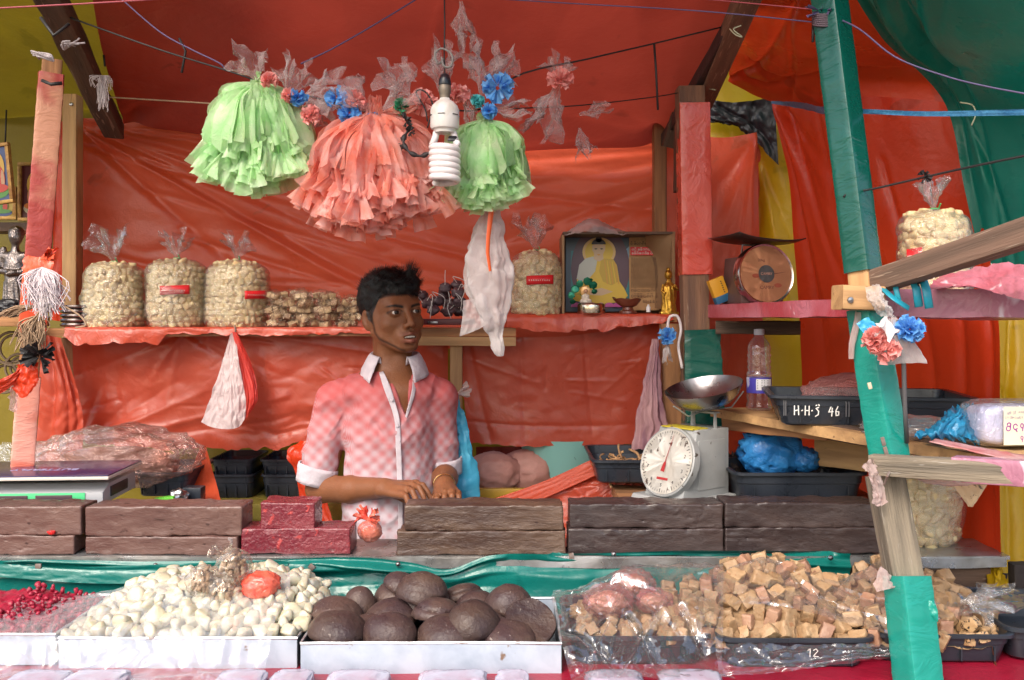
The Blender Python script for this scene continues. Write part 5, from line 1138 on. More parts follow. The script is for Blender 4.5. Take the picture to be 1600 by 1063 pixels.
def petals(c, L, spread, seed, n=90, wmin=.02, wmax=.045, sx=1.0, droop=.0, lens=(.55, 1.0), dirv=(0, 0, -1), layers=5):
    """a bunch of folded bags tied at c: overlapping folded flaps, the short ones outside"""
    rr = random.Random(seed); mb = MB(); c = Vector(c)
    for k in range(n):
        lay = k / n; phi = rr.uniform(0, 2 * pi); th = spread * (rr.random() ** .55) * (1.02 - .15 * lay)
        d = Vector((sin(th) * cos(phi) * sx, sin(th) * sin(phi) * .55, -cos(th))); d.normalize()
        Lk = L * rr.uniform(*lens) * (1 - .10 * lay) * (1.0 - .12 * (th / spread) ** 2)
        out = Vector((cos(phi) * sx, sin(phi) * .8 - .35, .12)).normalized(); side = d.cross(out)
        side = side.normalized() if side.length > 1e-3 else Vector((1, 0, 0)); side.rotate(Matrix.Rotation(rr.gauss(0, .75), 3, d)); nn = side.cross(d)
        W = rr.uniform(wmin, wmax); NJ, NI = 9, 9; fo = rr.uniform(.35, 1.0); p1 = rr.uniform(0, 6); G = []
        for j in range(NJ):
            t = j / (NJ - 1); ww = W * (.10 + .9 * min(1, t * 1.35) ** .9)
            for i in range(NI):
                u = i / (NI - 1) * 2 - 1
                z_ = fo * W * .35 * t * (abs((u * 1.6 + p1) % 1.0 - .5) * 4 - 1) + .004 * sin(9 * t + p1 + u * 2) + .006 * t ** 3 * sin(u * 8 + p1 * 2)
                tip = Lk * .05 * sin(p1 * 3 + u * 5) * max(0, t - .8) * 5
                G.append(c + d * (Lk * t + tip) + side * u * ww + nn * (z_ + .03 * t * (1 - t)) + out * (.026 * sin(pi * t)) + Vector((0, 0, -droop * t * t * L)))
        mb.grid(G, NI, NJ)
    for k in range(int(n * 1.1)):                    # ruffled square-cut ends standing out of the lower dome
        phi = rr.uniform(-pi, .0) if rr.random() < .8 else rr.uniform(0, pi); th = .76 * spread * rr.random() ** .6; d = Vector((sin(th) * cos(phi) * sx, sin(th) * sin(phi) * .55, -cos(th))).normalized()
        nr = (d + Vector((0, -.7, -.1))).normalized(); st_ = c + d * L * rr.uniform(.42, .80) + nr * .022; go = (d * .9 + nr * rr.uniform(.0, .45) + Vector((rr.gauss(0, .25), 0, -.3))).normalized()
        side = go.cross(nr).normalized(); side.rotate(Matrix.Rotation(rr.gauss(0, .6), 3, go)); nn = side.cross(go); W = wmax * rr.uniform(.5, .95); H = L * rr.uniform(.16, .27); p1 = rr.uniform(0, 6); G = []
        for j in range(6):
            t = j / 5
            for i in range(10):
                u = i / 9 * 2 - 1; G.append(st_ + go * H * t + side * u * W * (.55 + .45 * t) + nn * (.30 * W * t * sin(u * 5 + p1) + .12 * W * sin(u * 11 + p1 * 3 + t * 2) + .2 * W * (u * u)))
        mb.grid(G, 10, 6)
    return mb
# ---------------------------------------------------------------- bags of sweets
SWEET_Y = mat("cream_sweet", (.72, .55, .28), .4, c2=(.78, .64, .38), vs=26, bump=(110, .001), rand=.10, sss=.25, spec=.5)
LABEL_R = mat("red_paper_label", (.70, .02, .025), .45); INK = mat("dark_ink", (.03, .02, .03), .6); WHITE_INK = mat("pale_ink", (.8, .75, .7), .6); TIE = mat("green_tie", (.12, .45, .15), .5)
_sw = {}
def sweet_mesh(k, s_):
    key = (k, round(s_, 4))
    if key not in _sw:
        o = chunk(200 + k, s_ * 1.25, s_ * .95, s_ * .8, 8, 2, .6).build("sweet", SWEET_Y, None, True, 60, origin=None); _sw[key] = o.data; bpy.data.objects.remove(o)
    return _sw[key]
def candy_bag(label, px, pyb, Y, wpx, hpx, tuftpx, seed, lab=None, ps=.0122, lean=0, tdir=(0, 0, 1), group="clear bags of cream sweets", bulge=1.0, zb=None):
    R0 = S(wpx / 2, Y); Hh = S(hpx, Y); base = P(px, pyb, Y + R0 * .85); R0 *= 1.03; base.y = Y; 
    if zb is not None: base.z = zb
    base.y += R0 * .85; t = thing("bag_of_sweets", label, "bag of sweets", base, group); rr = random.Random(seed)
    def rp(q): return R0 * float(np.interp(q, [0, .06, .2, .5, .8, .9, .97, 1.0], [.84, .95, 1.0 * bulge, 1.0, .97, .86, .55, .15])) - .002
    wb = lambda a, q: 1 + .045 * sin(2 * a + seed * 2 + 3 * q) + .03 * sin(3 * a + 7 * q + seed)
    spots = []; rows_ = max(5, int(Hh * .97 / (ps * 1.42)))
    for j in range(rows_):
        q = (j + .45) / rows_; rad = max(rp(q) - ps * .85, .004); nk_ = max(4, int(2 * pi * rad / (ps * 1.60)))
        for k in range(nk_):
            a = 2 * pi * (k + rr.uniform(-.2, .2) + (j % 2) * .5) / nk_; z_ = q * Hh + rr.uniform(-.3, .3) * ps
            spots.append((rad * wb(a, q) * cos(a) + lean * z_, rad * wb(a, q) * sin(a) * .85, z_, sin(a)))
    for rad_k in (.62, .3):
        for k in range(int(18 * rad_k) + 3):
            a = rr.uniform(0, 6.28); spots.append((R0 * rad_k * cos(a) + lean * Hh, R0 * rad_k * sin(a) * .85, Hh * (1.0 if rad_k < .5 else .97) - ps * .6, sin(a) - .6))
    spots.sort(key=lambda s_: s_[3]); front, rest = spots[:98], spots[98:]
    for s_ in front:
        o = bpy.data.objects.new("sweet", sweet_mesh(rr.randrange(6), ps)); COL.objects.link(o); o.parent = t; o.location = s_[:3]; o.scale = (rr.uniform(.85, 1.15),) * 3; o.rotation_euler = (rr.uniform(0, 6), rr.uniform(0, 6), rr.uniform(0, 6))
    mb = MB(); pvs, pfs = ico(1)
    for s_ in rest: mb.add((pvs * ps * np.array([1.1, .95, .9]) + np.array(s_[:3])).tolist(), pfs)
    core = [(rp(q) * .90, q * Hh) for q in (.02, .1, .3, .6, .85, .95)]; mb.lathe([(max(.002, a_), b_2) for a_, b_2 in core], 20, sy=.85)
    o = mb.build("sweets_behind", SWEET_Y, t, True, 60); o["kind"] = "stuff"; o.location = (0, 0, 0)
    n, m_ = 56, 34; G = np.zeros((m_, n, 3)); th = np.linspace(0, 2 * pi, n, endpoint=False)
    for j in range(m_):
        q = j / (m_ - 1); rad = (rp(q) + .0045) if q < .97 else .011
        rad = rad * np.array([wb(a_, q) for a_ in th]); G[j] = np.stack([rad * np.cos(th) + lean * q * Hh, rad * np.sin(th) * .87, np.full(n, q * Hh * 1.03)], 1)
    nz = fbm(G * 55 + seed, 2, seed)[..., None]; G[..., :2] *= 1 + .035 * nz + .02 * (1 - np.abs(fbm(G * np.array([90, 90, 25]) + seed, 2, seed))[..., None] * 2)
    MB().grid(G.reshape(-1, 3).tolist(), n, m_, closeu=True).build("plastic_film", CLEAR_BAG, t, True, 180)
    top = Vector((lean * Hh, 0, Hh * 1.02)); flare(top, S(tuftpx * .52, Y), S(tuftpx, Y), tdir, seed).build("gathered_mouth", CLEAR_CR, t, True, 180)
    MB().tube([top + Vector((.0095 * cos(a), .009 * sin(a), .002)) for a in np.linspace(0, 2 * pi, 14)] + [top + Vector((.008, -.012, .012))], .0016, 6).build("tie", TIE, t)
    if lab:
        a0, a1, q0, q1 = lab; G = []; nn_ = 14
        for q in (q0, q1):
            for k in range(nn_):
                a = R(a0 + (a1 - a0) * k / (nn_ - 1)) - pi / 2; rad = rp(.5) + .0075; G.append(((rad) * cos(a) + lean * q * Hh, rad * sin(a) * .87, (q + .02 * (k / nn_)) * Hh))
        lb = MB().grid(G, nn_, 2).build("paper_label", LABEL_R, t, True, 180, solid=.0006)
        sm = MB(); r2 = random.Random(seed + 1)
        for k in range(10):
            a = R(a0 + (a1 - a0) * (.10 + .078 * k)) - pi / 2; rad = rp(.5) + .0086; o_ = Vector((rad * cos(a) + lean * q0 * Hh, rad * sin(a) * .87, (q0 + (q1 - q0) * .45) * Hh)); ux = Vector((-sin(a), cos(a), 0)); uz = Vector((0, 0, 1)); g_ = .0028
            stroke_mb(sm, [[(g_ * (.5 + .5 * cos(b)), g_ * (.6 + .6 * sin(b))) for b in np.linspace(r2.uniform(0, 2), r2.uniform(4, 6.5), 7)]], o_, ux, uz,   .0011, .0003)
        sm.build("printing", WHITE_INK, lb, False)
    return t
SHZ = P(0, 512, 2.65).z; SHZ2 = P(0, 491.5, 2.65).z
candy_bag("tall bag of cream sweets, leftmost of the three on the shelf, no label", 178, 512, 2.63, 97, 103, 48, 1, None, zb=SHZ, tdir=(-.2, 0, 1))
candy_bag("middle one of three tall sweet bags on the shelf, red label across its centre", 276, 514, 2.63, 93, 108, 38, 2, (-12, 40, .47, .60), zb=SHZ, tdir=(-.05, 0, 1))
candy_bag("tall bag of cream sweets beside the wrapped toffees, red label on its right side", 370, 514, 2.63, 95, 106, 38, 3, (28, 84, .42, .54), zb=SHZ, tdir=(.15, 0, 1))
candy_bag("bag of large cream sweets with a red label left of the altar box", 838, 492, 2.62, 80, 100, 48, 4, (-22, 36, .46, .60), ps=.0135, zb=SHZ2, tdir=(-.15, 0, 1), bulge=1.03)
candy_bag("clear bag of big cream sweets on the upper side shelf behind the brace", 1460, 440, 1.80, 114, 140, 44, 5, (-62, -38, .38, .55), ps=.0135, zb=1.545, tdir=(-.1, 0, 1))
candy_bag("clear bag of large sugar pieces standing on the metal counter under the grey rail", 1447, 848, 2.02, 108, 118, 20, 6, None, ps=.0165, zb=ZT + .001)

# ---------------------------------------------------------------- shelf and what stands on it
shf = thing("shelf", "long plank shelf edged with torn red plastic across the back of the stall", "shelf", Vector((P(400, 0, 2.75).x, 2.78, SHZ - .03)))
def brd(px0, px1, ztop, Y0, Y1, th, nm, m, seed):
    rebase(sheet_box(((xl(px0, Y0) + xl(px1, Y0)) / 2, (Y0 + Y1) / 2, ztop - th / 2), (xl(px1, Y0) - xl(px0, Y0), Y1 - Y0, th), 30, .0012, seed), shf).build(nm, m, shf, False)
brd(58, 806, SHZ - .002, 2.64, 2.94, .024, "plank", WOOD, 1); brd(792, 1058, SHZ2 - .002, 2.64, 2.94, .020, "plank", WOOD, 2)
brd(652, 806, SHZ - .0275, 2.63, 2.66, .026, "front_batten", WOOD_RAW, 3)
REDEDGE = mat("torn_red_plastic", (.68, .085, .035), .3, c2=(.62, .12, .08), vs=9, bump=(26, .005, 4, 1, 'ridge'), transl=.25, coat=.15)
def edge_rag(px0, px1, zt, lows, seed):
    n = 120; xs = np.linspace(px0, px1, n); lowp = np.interp(xs, [l[0] for l in lows], [l[1] for l in lows]) + 2.2 * fbm(np.stack([xs * .09, xs * 0, xs * 0 + seed], 1), 3, seed)
    G = []
    for (f_, yy) in ((0, 2.90), (0, 2.66), (0, 2.637), (.25, 2.632), (.6, 2.630), (1, 2.628)):
        for k in range(n):
            top = P(xs[k], 0, yy); zz = zt + .0015 if yy > 2.635 else zt + .001 - (zt - P(0, lowp[k], 2.63).z) * f_
            G.append((xl(xs[k], 2.63), yy + (.006 * vn(np.array([xs[k] * .06, f_ * 3, seed]), 2) if f_ else 0), zz + (.0008 * vn(np.array([xs[k] * .05, yy * 40, seed]), 2))))
    rebase(MB().grid(G, n, 6), shf).build("plastic_cover", REDEDGE, shf, True, 180)
edge_rag(100, 640, SHZ, [(100, 526), (120, 540), (160, 538), (230, 536), (246, 540), (262, 522), (300, 522), (420, 524), (640, 522)], 1)
edge_rag(792, 1052, SHZ2, [(792, 512), (860, 520), (930, 516), (945, 520), (960, 512), (1000, 508), (1052, 502)], 2)
WR_B = mat("toffee_block", (.58, .42, .24), .45, c2=(.26, .14, .07), vs=40, rand=.15); WR_F = mat("twist_wrapper_film", (.85, .72, .58), .15, .8, bump=(120, .004, 4, 1.5, 'ridge'), alpha=(.03, .6), spec=1)
tw_proto = []
for k in range(4):
    t = thing("wrapped_toffee", "x", "sweet", (0, 0, 0)); a_ = cube_chunk(300 + k, .020, .019, .018, .003).build("toffee", WR_B, t, True, 45); b_2 = cube_chunk(310 + k, .017, .018, .016, .003); b_2.v = [(x_ + .020, y_, z_ * .9) for x_, y_, z_ in b_2.v]; b_2.build("toffee", WR_B, t, True, 45)
    mb = MB(); G = []
    for j in range(12):
        u = j / 11; rad = float(np.interp(u, [0, .12, .2, .35, .7, .82, .88, 1], [.012, .007, .010, .0145, .0145, .010, .006, .012]))
        for i in range(18):
            an = 2 * pi * i / 18; rr2 = rad * (1 + .22 * sin(4 * an + k + u * 5) + .12 * sin(9 * an + u * 14)); G.append((-.022 + .066 * u, rr2 * cos(an), rr2 * sin(an)))
    mb.grid(G, 18, 12, closeu=True).build("wrapper", WR_F, t, True, 180); tw_proto.append(t)
TL = "beige toffee twisted in clear film, piled on the shelf behind the man's head"
TG = "wrapped toffees piled on the shelf"
rr = random.Random(12); first = set(); cnt = 0
for row in range(5):
    for dep in range(2):
        npc = [8, 8, 8, 8, 6][row]
        for k in range(npc):
            px = 424 + (562 - 424) * (k + .5 * (row % 2) + rr.uniform(-.25, .25)) / 7.6; Y = 2.665 + .05 * dep + rr.uniform(-.008, .008)
            if dep == 0 and row == 4 and k % 3 == 1: continue
            z_ = SHZ + .011 + row * .0205 + rr.uniform(-.003, .003) + (.006 if dep else 0); i_ = cnt % 4; cnt += 1
            o = tw_proto[i_] if i_ not in first else copy_tree(tw_proto[i_]); first.add(i_)
            o.location = (xl(px, Y), Y, z_); o.rotation_euler = (rr.uniform(-.4, .4), rr.uniform(-.35, .35), rr.uniform(-.9, .9) + (pi if k % 2 else 0)); tag(o, TL, "sweet", TG)
# dark bundles with pale strings
DK = mat("dark_sweet_bundle", (.10, .062, .072), .4, c2=(.065, .036, .045), vs=30, rand=.2, bump=(60, .003, 4, 1, 'ridge'))
dl = [(668, 474, "under the back of the man's hair"), (684, 470, "second from the left in the lower row"), (702, 475, "low in the middle of its pile"), (718, 472, "at the right end of the lower row"), (660, 462, "upper left of its pile"), (693, 461, "with a bent string over the gap"), (716, 458, "below the topmost right one"), (696, 450, "topmost, its string standing straight up"), (714, 446, "topmost at the right beside the hanging milky bag"), (676, 484, "low front, string hanging over the shelf"), (700, 487, "lowest in front"), (717, 486, "lowest at the right")]
for i, (px, py, lb) in enumerate(dl):
    Y = 2.70 + .02 * (i % 3); c = P(px, py, Y); t = thing("tied_bundle", "small dark bundle with a pale string, " + lb, "bundle", c, "dark bundles with pale strings")
    v, f = ico(3); q = v * 2 + i; v = v * (.018 * (1 + .25 * fbm(q, 3, i)))[:, None] * np.array([1.1, .9, .9]); MB().add(v.tolist(), f).build("bundle_body", DK, t, True, 60)
    r2 = random.Random(i); up = 1 if i in (7,) else 0; s0 = Vector((0, -.014, .008)); pth = [s0, s0 + Vector((0, -.004, .03)), s0 + Vector((.001, -.004, .045))] if up else [tuple(x) for x in resample([s0, s0 + Vector((r2.uniform(-.02, .02), -.012, .018)), s0 + Vector((r2.uniform(-.02, .03), -.018, .0)), s0 + Vector((r2.uniform(-.01, .03), -.016, -.034))], 14)]
    MB().tube(pth, .0011, 5).build("string", WHITE_STRING, t)
o = MB().box(P(690, 503, 2.68), (.20, .10, .018), bev=.003); tag(o.build("flat_box", mat("maroon_box", (.10, .015, .02), .4)), "flat maroon box under the dark bundles", "box")
o = MB().box(P(676, 504, 2.625), (.030, .006, .006), bev=.001); tag(o.build("steel_clip", STEEL), "tiny shiny clip on the front of the maroon box", "clip")
# altar box
Yb = 2.66; ab = thing("altar_box", "open cardboard box used as an altar, standing on the shelf by the post", "box", Vector((xl(968, Yb), 2.74, SHZ2)))
CARD = mat("cardboard", (.36, .22, .115), .8, c2=(.28, .16, .08), vs=8, bump=(60, .001)); CARDD = mat("dark_cardboard", (.12, .08, .055), .8)
def bx(px0, py0, px1, py1, Y0, Y1, m, nm, par): 
    a, b = P(px0, py0, Y0), P(px1, py1, Y0); return rebase(MB().box(((a.x + b.x) / 2, (Y0 + Y1) / 2, (a.z + b.z) / 2), (abs(b.x - a.x), Y1 - Y0, abs(a.z - b.z)), bev=.001), par).build(nm, m, par, False)
bx(878, 367, 882, 490, Yb, 2.80, CARD, "side_panel", ab); bx(1050, 362, 1055, 489, Yb, 2.80, CARD, "side_panel", ab); bx(880, 362, 1052, 366, Yb, 2.80, CARDD, "top_panel", ab); bx(882, 366, 1050, 489, 2.79, 2.80, CARDD, "back_panel", ab)
rebase(sheet_mb([[(1008, 364, 2.70), (1050, 366, 2.66)], [(1010, 400, 2.785), (1052, 420, 2.70)], [(1012, 480, 2.785), (1052, 486, 2.70)]], nu=10, nv=14, wr=.002, seed=3), ab).build("bent_flap", CARD, ab, True, 60)
tag(sheet_mb([[(890, 363, 2.74), (922, 341, 2.74), (960, 356, 2.76), (985, 364, 2.76)], [(882, 365, 2.68), (905, 354, 2.66), (925, 350, 2.655), (955, 358, 2.66), (980, 365, 2.68)], [(880, 368, 2.655), (920, 362, 2.64), (960, 366, 2.65), (985, 367, 2.655)]], nu=36, nv=14, wr=.004, ws=6, seed=4, asp=3).build("plastic_sheet", MILKY, None, True, 180), "crumpled pale plastic laid over the top of the altar box", "plastic sheet")
# poster (flat shapes printed on paper)
Yp = 2.775; po = thing("poster", "colour poster of a seated Buddha in a yellow robe inside the altar box", "poster", P(938, 487, Yp))
def flatc(n, c): return mat(n, c, .4)
def shp(mb, pts, lay, mi): 
    vs = [P(x_, y_, Yp - .0012 * lay) for x_, y_ in pts]; mb.add(vs, [tuple(range(len(vs)))], mi)
def ellp(cx, cy, rx, ry, n=28, a0=0, a1=360): return [(cx + rx * cos(R(a)), cy - ry * sin(R(a))) for a in np.linspace(a0, a1, n, endpoint=a1 - a0 < 360)]
pm = [flatc("poster_dusk_blue", (.06, .10, .15)), flatc("poster_halo", (.80, .55, .22)), flatc("poster_yellow", (.80, .56, .06)), flatc("poster_skin", (.72, .52, .32)), flatc("poster_hair", (.02, .015, .02)), flatc("poster_teal", (.04, .22, .26)), flatc("poster_plum", (.12, .06, .09)), flatc("poster_pale", (.60, .62, .55)), flatc("poster_pink", (.62, .12, .42)), flatc("poster_orange", (.72, .36, .06)), flatc("poster_sky", (.25, .42, .62)), flatc("poster_shade_gold", (.62, .42, .05))]
mb = MB(); shp(mb, [(884, 369), (984, 369), (984, 487), (884, 487)], 0, 0); shp(mb, [(892, 392), (905, 392), (905, 440), (892, 452)], 1, 5); shp(mb, [(968, 400), (984, 384), (984, 420), (972, 425)], 1, 10); shp(mb, [(968, 424), (984, 420), (984, 470), (974, 460)], 1, 5)
shp(mb, ellp(938, 420, 46, 66), 1.5, 6); shp(mb, ellp(936, 394, 26, 23), 2, 1); shp(mb, ellp(936, 394, 22, 19.5), 2.5, 9 if False else 2)
shp(mb, [(915, 404), (924, 401), (945, 401), (958, 405), (964, 415), (968, 440), (975, 450), (981, 462), (972, 472), (930, 476), (896, 470), (893, 462), (904, 450), (901, 436), (906, 414)], 3, 2)
shp(mb, [(915, 404), (926, 401), (934, 403), (930, 424), (920, 436), (908, 440), (901, 436), (905, 414)], 3.6, 7)
shp(mb, [(940, 404), (958, 405), (964, 416), (967, 440), (955, 446), (942, 440), (936, 424)], 3.4, 11); shp(mb, [(897, 462), (925, 452), (955, 452), (980, 461), (955, 472), (915, 472)], 4, 2); shp(mb, [(920, 454), (940, 450), (958, 456), (940, 462), (922, 461)], 4.5, 3)
for k in range(5): shp(mb, [(944 + k * 4, 406 + k), (945.2 + k * 4, 406 + k), (950 + k * 4.4, 444), (948.4 + k * 4.4, 444)], 4.2, 2 if k % 2 else 9)
shp(mb, [(928, 396), (942, 396), (943, 405), (936, 409), (928, 405)], 4.4, 3); shp(mb, ellp(935.5, 389, 9.2, 12.5), 5, 3); shp(mb, ellp(935.5, 382, 11.2, 8.5, 20, 0, 180), 5.6, 4); shp(mb, ellp(935.5, 374.5, 5, 4.5), 5.6, 4)
shp(mb, [(925, 383), (929, 384), (928, 394), (925.6, 392)], 5.8, 3); shp(mb, [(942, 384), (946, 383), (945.2, 392), (943, 394)], 5.8, 3)
for ex in (931, 940): shp(mb, [(ex - 3, 389), (ex, 388), (ex + 3, 389), (ex, 390.2)], 6, 4)
shp(mb, [(932.5, 398), (935.5, 397.2), (938.5, 398), (935.5, 399.5)], 6, 9)
for k in range(7): shp(mb, ellp(900 + k * 13, 480, 8, 7, 14, 0, 180), 4.8 + .2 * (k % 2), 8)
rebase(mb, po).build("print", pm, po, False)
npap = thing("newspaper_clipping", "yellowed newspaper cutting with a red headline pinned inside the altar box", "clipping", P(1015, 486, 2.77))
rebase(sheet_mb([[(983, 369.5, 2.768), (1046, 369.5, 2.768)], [(983, 420, 2.764), (1044, 420, 2.766)], [(984, 485, 2.76), (1030, 485, 2.76)]], nu=12, nv=16, wr=.001, seed=2), npap).build("paper", mat("yellowed_newsprint", (.62, .38, .18), .8, c2=(.50, .29, .13), vs=30), npap, True, 180)
Yn = 2.757; mbr = MB(); mbr.poly([P(985, 386, Yn), P(1034, 386, Yn), P(1034, 399, Yn), P(985, 399, Yn)][::-1], 0); rebase(mbr, npap).build("headline_band", LABEL_R, npap, False)
def scribble(mb, px0, px1, py, h, Y, wd, seed, dense=1.0):  # rounded letters in the manner of the photo's script
    r_ = random.Random(seed); x_ = px0
    while x_ < px1 - h * .6:
        w2 = h * r_.uniform(.75, 1.15); c_ = (x_ + w2 / 2, py)
        kind = r_.randrange(4); st = [[(c_[0] + w2 * .36 * cos(a), c_[1] - h * .36 * sin(a)) for a in np.linspace(*((.3, 6.0), (2.2, 8.0), (-1, 4.4), (1.2, 7.0))[kind], 10)]]
        if r_.random() < .5: st.append([(c_[0] + w2 * .30 * cos(a), c_[1] - h * .62 - h * .18 * sin(a)) for a in np.linspace(0, 3.1, 6)])
        if r_.random() < .4: st.append([(c_[0], c_[1] - h * .1), (c_[0] + w2 * .2, c_[1] + h * .1), (c_[0] + w2 * .05, c_[1] + h * .25)])
        for s_ in st:
            pw_ = [P(a, b, Y) for a, b in s_]
            for a, b in zip(pw_, pw_[1:]):
                d = (b - a).normalized(); s2 = Vector((-d.z, 0, d.x)) * wd / 2; mb.add([a + s2, b + s2, b - s2, a - s2], [(0, 1, 2, 3)])
        x_ += w2 * (1.05 if r_.random() > .15 else 1.5)
    return mb
hb = MB(); [scribble(hb, 987, 1032, y_, 4.0, Yn - .0015, .0011, 3 + y_) for y_ in (390, 396)]; rebase(hb, npap).build("headline", WHITE_INK, npap, False)
hb = MB(); scribble(hb, 985, 1034, 381, 4.2, Yn - .001, .0016, 8); [scribble(hb, 986, 1028, y_, 5.0, Yn - .002, .0013, y_) for y_ in (454, 463)]; scribble(hb, 1004, 1028, 472, 3.5, Yn - .002, .0012, 77)
for k in range(26):
    y_ = 402 + k * 1.85
    for (a_, b_2) in ((986, 1033),):
        x_ = a_
        while x_ < b_2 - 1:
            l_ = rr.uniform(1.2, 3.6); e_ = min(b_2, x_ + l_); hb.add([P(x_, y_, Yn - .003), P(e_, y_, Yn - .003), P(e_, y_ + .75, Yn - .003), P(x_, y_ + .75, Yn - .003)], [(0, 3, 2, 1)]); x_ += l_ + .7
rebase(hb, npap).build("text_column", mat("news_ink", (.10, .055, .04), .7), npap, False)
tag(MB().lathe([(.0005, .004), (.004, .003), (.005, 0)], 12, M=Matrix.Rotation(R(90), 3, 'X'), c=P(1033, 377, 2.76)).build("pin", STEEL), "round silver pin holding the top corner of the newspaper cutting", "pin")
# little things in front of the poster
def lathe_px(px, pyb, Y, prof, m, name, label, cat, n=32): # prof in px
    o = MB().lathe([(max(.0003, S(a, Y)), S(b, Y)) for a, b in prof], n).build(name, m, None, True, 50, origin=None); o.location = (xl(px, Y), Y, P(0, pyb, Y).z); return tag(o, label, cat)
o = lathe_px(924, 490, 2.66, [(0, 0), (19, .2), (21, 1.5), (22, 3), (21.5, 9), (22, 14), (21, 16.5), (19, 17.5), (0, 18)], mat("polished_tin", (.60, .52, .42), .2, 1, bump=(20, .001)), "round_tin", "round shiny metal tin below the small enamel figure", "tin"); o.location.z = SHZ2
lamp = thing("clay_lamp", "reddish brown clay oil lamp with a wavy rim on a small stand", "oil lamp", Vector((xl(981, 2.665), 2.665, SHZ2)))
CLAY = mat("fired_clay", (.20, .055, .03), .35, c2=(.14, .035, .02), vs=20, coat=.2)
px_ = S(1, 2.665); mb = MB(); G = []
prof = [(.1, 11), (8, 11), (14, 14), (19, 20), (21, 24), (19.5, 24.3), (16, 20), (10, 15), (.1, 13)]
for r_, z_ in prof:
    for k in range(32):
        a = 2 * pi * k / 32; sp_2 = 1 + (.18 * max(0, cos(a - pi)) ** 6 if r_ > 12 else 0); G.append((r_ * px_ * cos(a) * sp_2, r_ * px_ * sin(a) * .8, (z_ + (1.3 * sin(5 * a) if z_ > 22 else 0) + (2.5 * max(0, cos(a - pi)) ** 6 if r_ > 12 else 0)) * px_))
mb.grid(G, 32, len(prof), closeu=True).build("bowl", CLAY, lamp, True, 50); MB().lathe([(x_ * px_, y_ * px_) for x_, y_ in ((12, 0), (14, 1.5), (13.5, 5), (9, 7), (8, 11))], 28).build("stand", CLAY, lamp, True, 50)
gs = thing("gold_statue", "small golden standing robed statue at the right end of the altar box", "statue", Vector((xl(1045, 2.655), 2.655, SHZ2)))
GOLD = mat("golden_paint", (.72, .42, .06), .3, .8, bump=(60, .004, 4, 1, 'ridge'), c2=(.40, .20, .03), vs=40)
v, f = ico(4); s1 = S(1, 2.655)
def body_of(w_, d_, h_, seed, prof):
    t = (v[:, 2] + 1) / 2; wd = np.interp(t, [p_[0] for p_ in prof], [p_[1] for p_ in prof]); xy = v[:, :2] / np.maximum(np.linalg.norm(v[:, :2], axis=1, keepdims=True), 1e-6)
    q = np.stack([xy[:, 0] * wd * w_, xy[:, 1] * wd * d_, t * h_], 1); q[:, :2] *= 1 + .08 * np.sin(np.arctan2(xy[:, 1], xy[:, 0]) * 9 + t * 6)[:, None] + .06 * fbm(q * 120 + seed, 2, seed)[:, None]; return q
GB = body_of(13 * s1, 9 * s1, 62 * s1, 3, [(0, .2), (.01, .95), (.3, .8), (.55, .85), (.72, .8), (.78, .4), (.80, .35)  , (1, .02)]); MB().add(GB.tolist(), f).build("robed_figure", GOLD, gs, True, 60)
MB().add((v * np.array([6 * s1, 6 * s1, 7.5 * s1]) + np.array([-s1, -s1, 62 * s1])).tolist(), f).add((v * np.array([3.4 * s1, 3.4 * s1, 3.5 * s1]) + np.array([-s1, 0, 70 * s1])).tolist(), f).build("figure_head", GOLD, gs, True, 60)
MB().tube([(-9 * s1, -4 * s1, 46 * s1), (-12 * s1, -7 * s1, 36 * s1), (-7 * s1, -10 * s1, 32 * s1)], 2.6 * s1, 8).build("figure_arm", GOLD, gs); MB().tube([(8 * s1, -4 * s1, 46 * s1), (12 * s1, -6 * s1, 38 * s1), (8 * s1, -9 * s1, 42 * s1)], 2.6 * s1, 8).build("figure_arm", GOLD, gs)
MB().box((0, 0, 2 * s1), (28 * s1, 20 * s1, 4 * s1), bev=.001).build("plinth", GOLD, gs)
fg = thing("small_figure", "tiny seated figure under glittering green leaves on the round tin", "figure", Vector((xl(915, 2.66), 2.66, SHZ2 + S(18, 2.66)))); SK = mat("painted_figure", (.62, .34, .20), .3); WHT = mat("white_enamel", (.75, .66, .55), .3)
MB().add(body_of(9 * s1, 6 * s1, 15 * s1, 5, [(0, .3), (.02, 1), (.3, .95), (.45, .6), (.8, .65), (.92, .3), (1, .02)]).tolist(), f).build("seated_body", WHT, fg, True, 60); MB().add((v * s1 * 3.4 + np.array([0, -s1, 18.5 * s1])).tolist(), f).build("figure_head", SK, fg); MB().lathe([(.0003, .001), (6.5 * s1, .001), (7.5 * s1, 0), (6.5 * s1, -.001), (.0003, -.001)], 24, M=Matrix.Rotation(R(90), 3, 'X'), c=(0, 2 * s1, 19 * s1)).build("halo", mat("gold_halo", (.75, .45, .2), .3, .5), fg)
LF = mat("glitter_leaf", (.01, .16, .09), .2, .5)
for k, (dx, dz, sz) in enumerate([(-16, 22, 7), (-22, 12, 6), (-9, 30, 6), (3, 34, 7), (12, 28, 7), (14, 18, 5), (-20, 2, 5), (8, 36, 4)]):
    MB().lathe([(.0003, .0015), (sz * s1 * .7, .0008), (sz * s1, 0), (.0003, -.001)], 7, M=Matrix.Rotation(R(80 + 8 * k), 3, 'X') @ Matrix.Rotation(R(30 * k), 3, 'Z'), c=(dx * s1, 3 * s1, dz * s1)).build("leaf", LF, fg, False)
MB().tube([(0, 2 * s1, 0), (-8 * s1, 3 * s1, 14 * s1), (-18 * s1, 3 * s1, 14 * s1)], .0008, 5).tube([(0, 2 * s1, 0), (6 * s1, 3 * s1, 20 * s1), (10 * s1, 3 * s1, 30 * s1)], .0008, 5).build("leaf_stem", LF, fg)
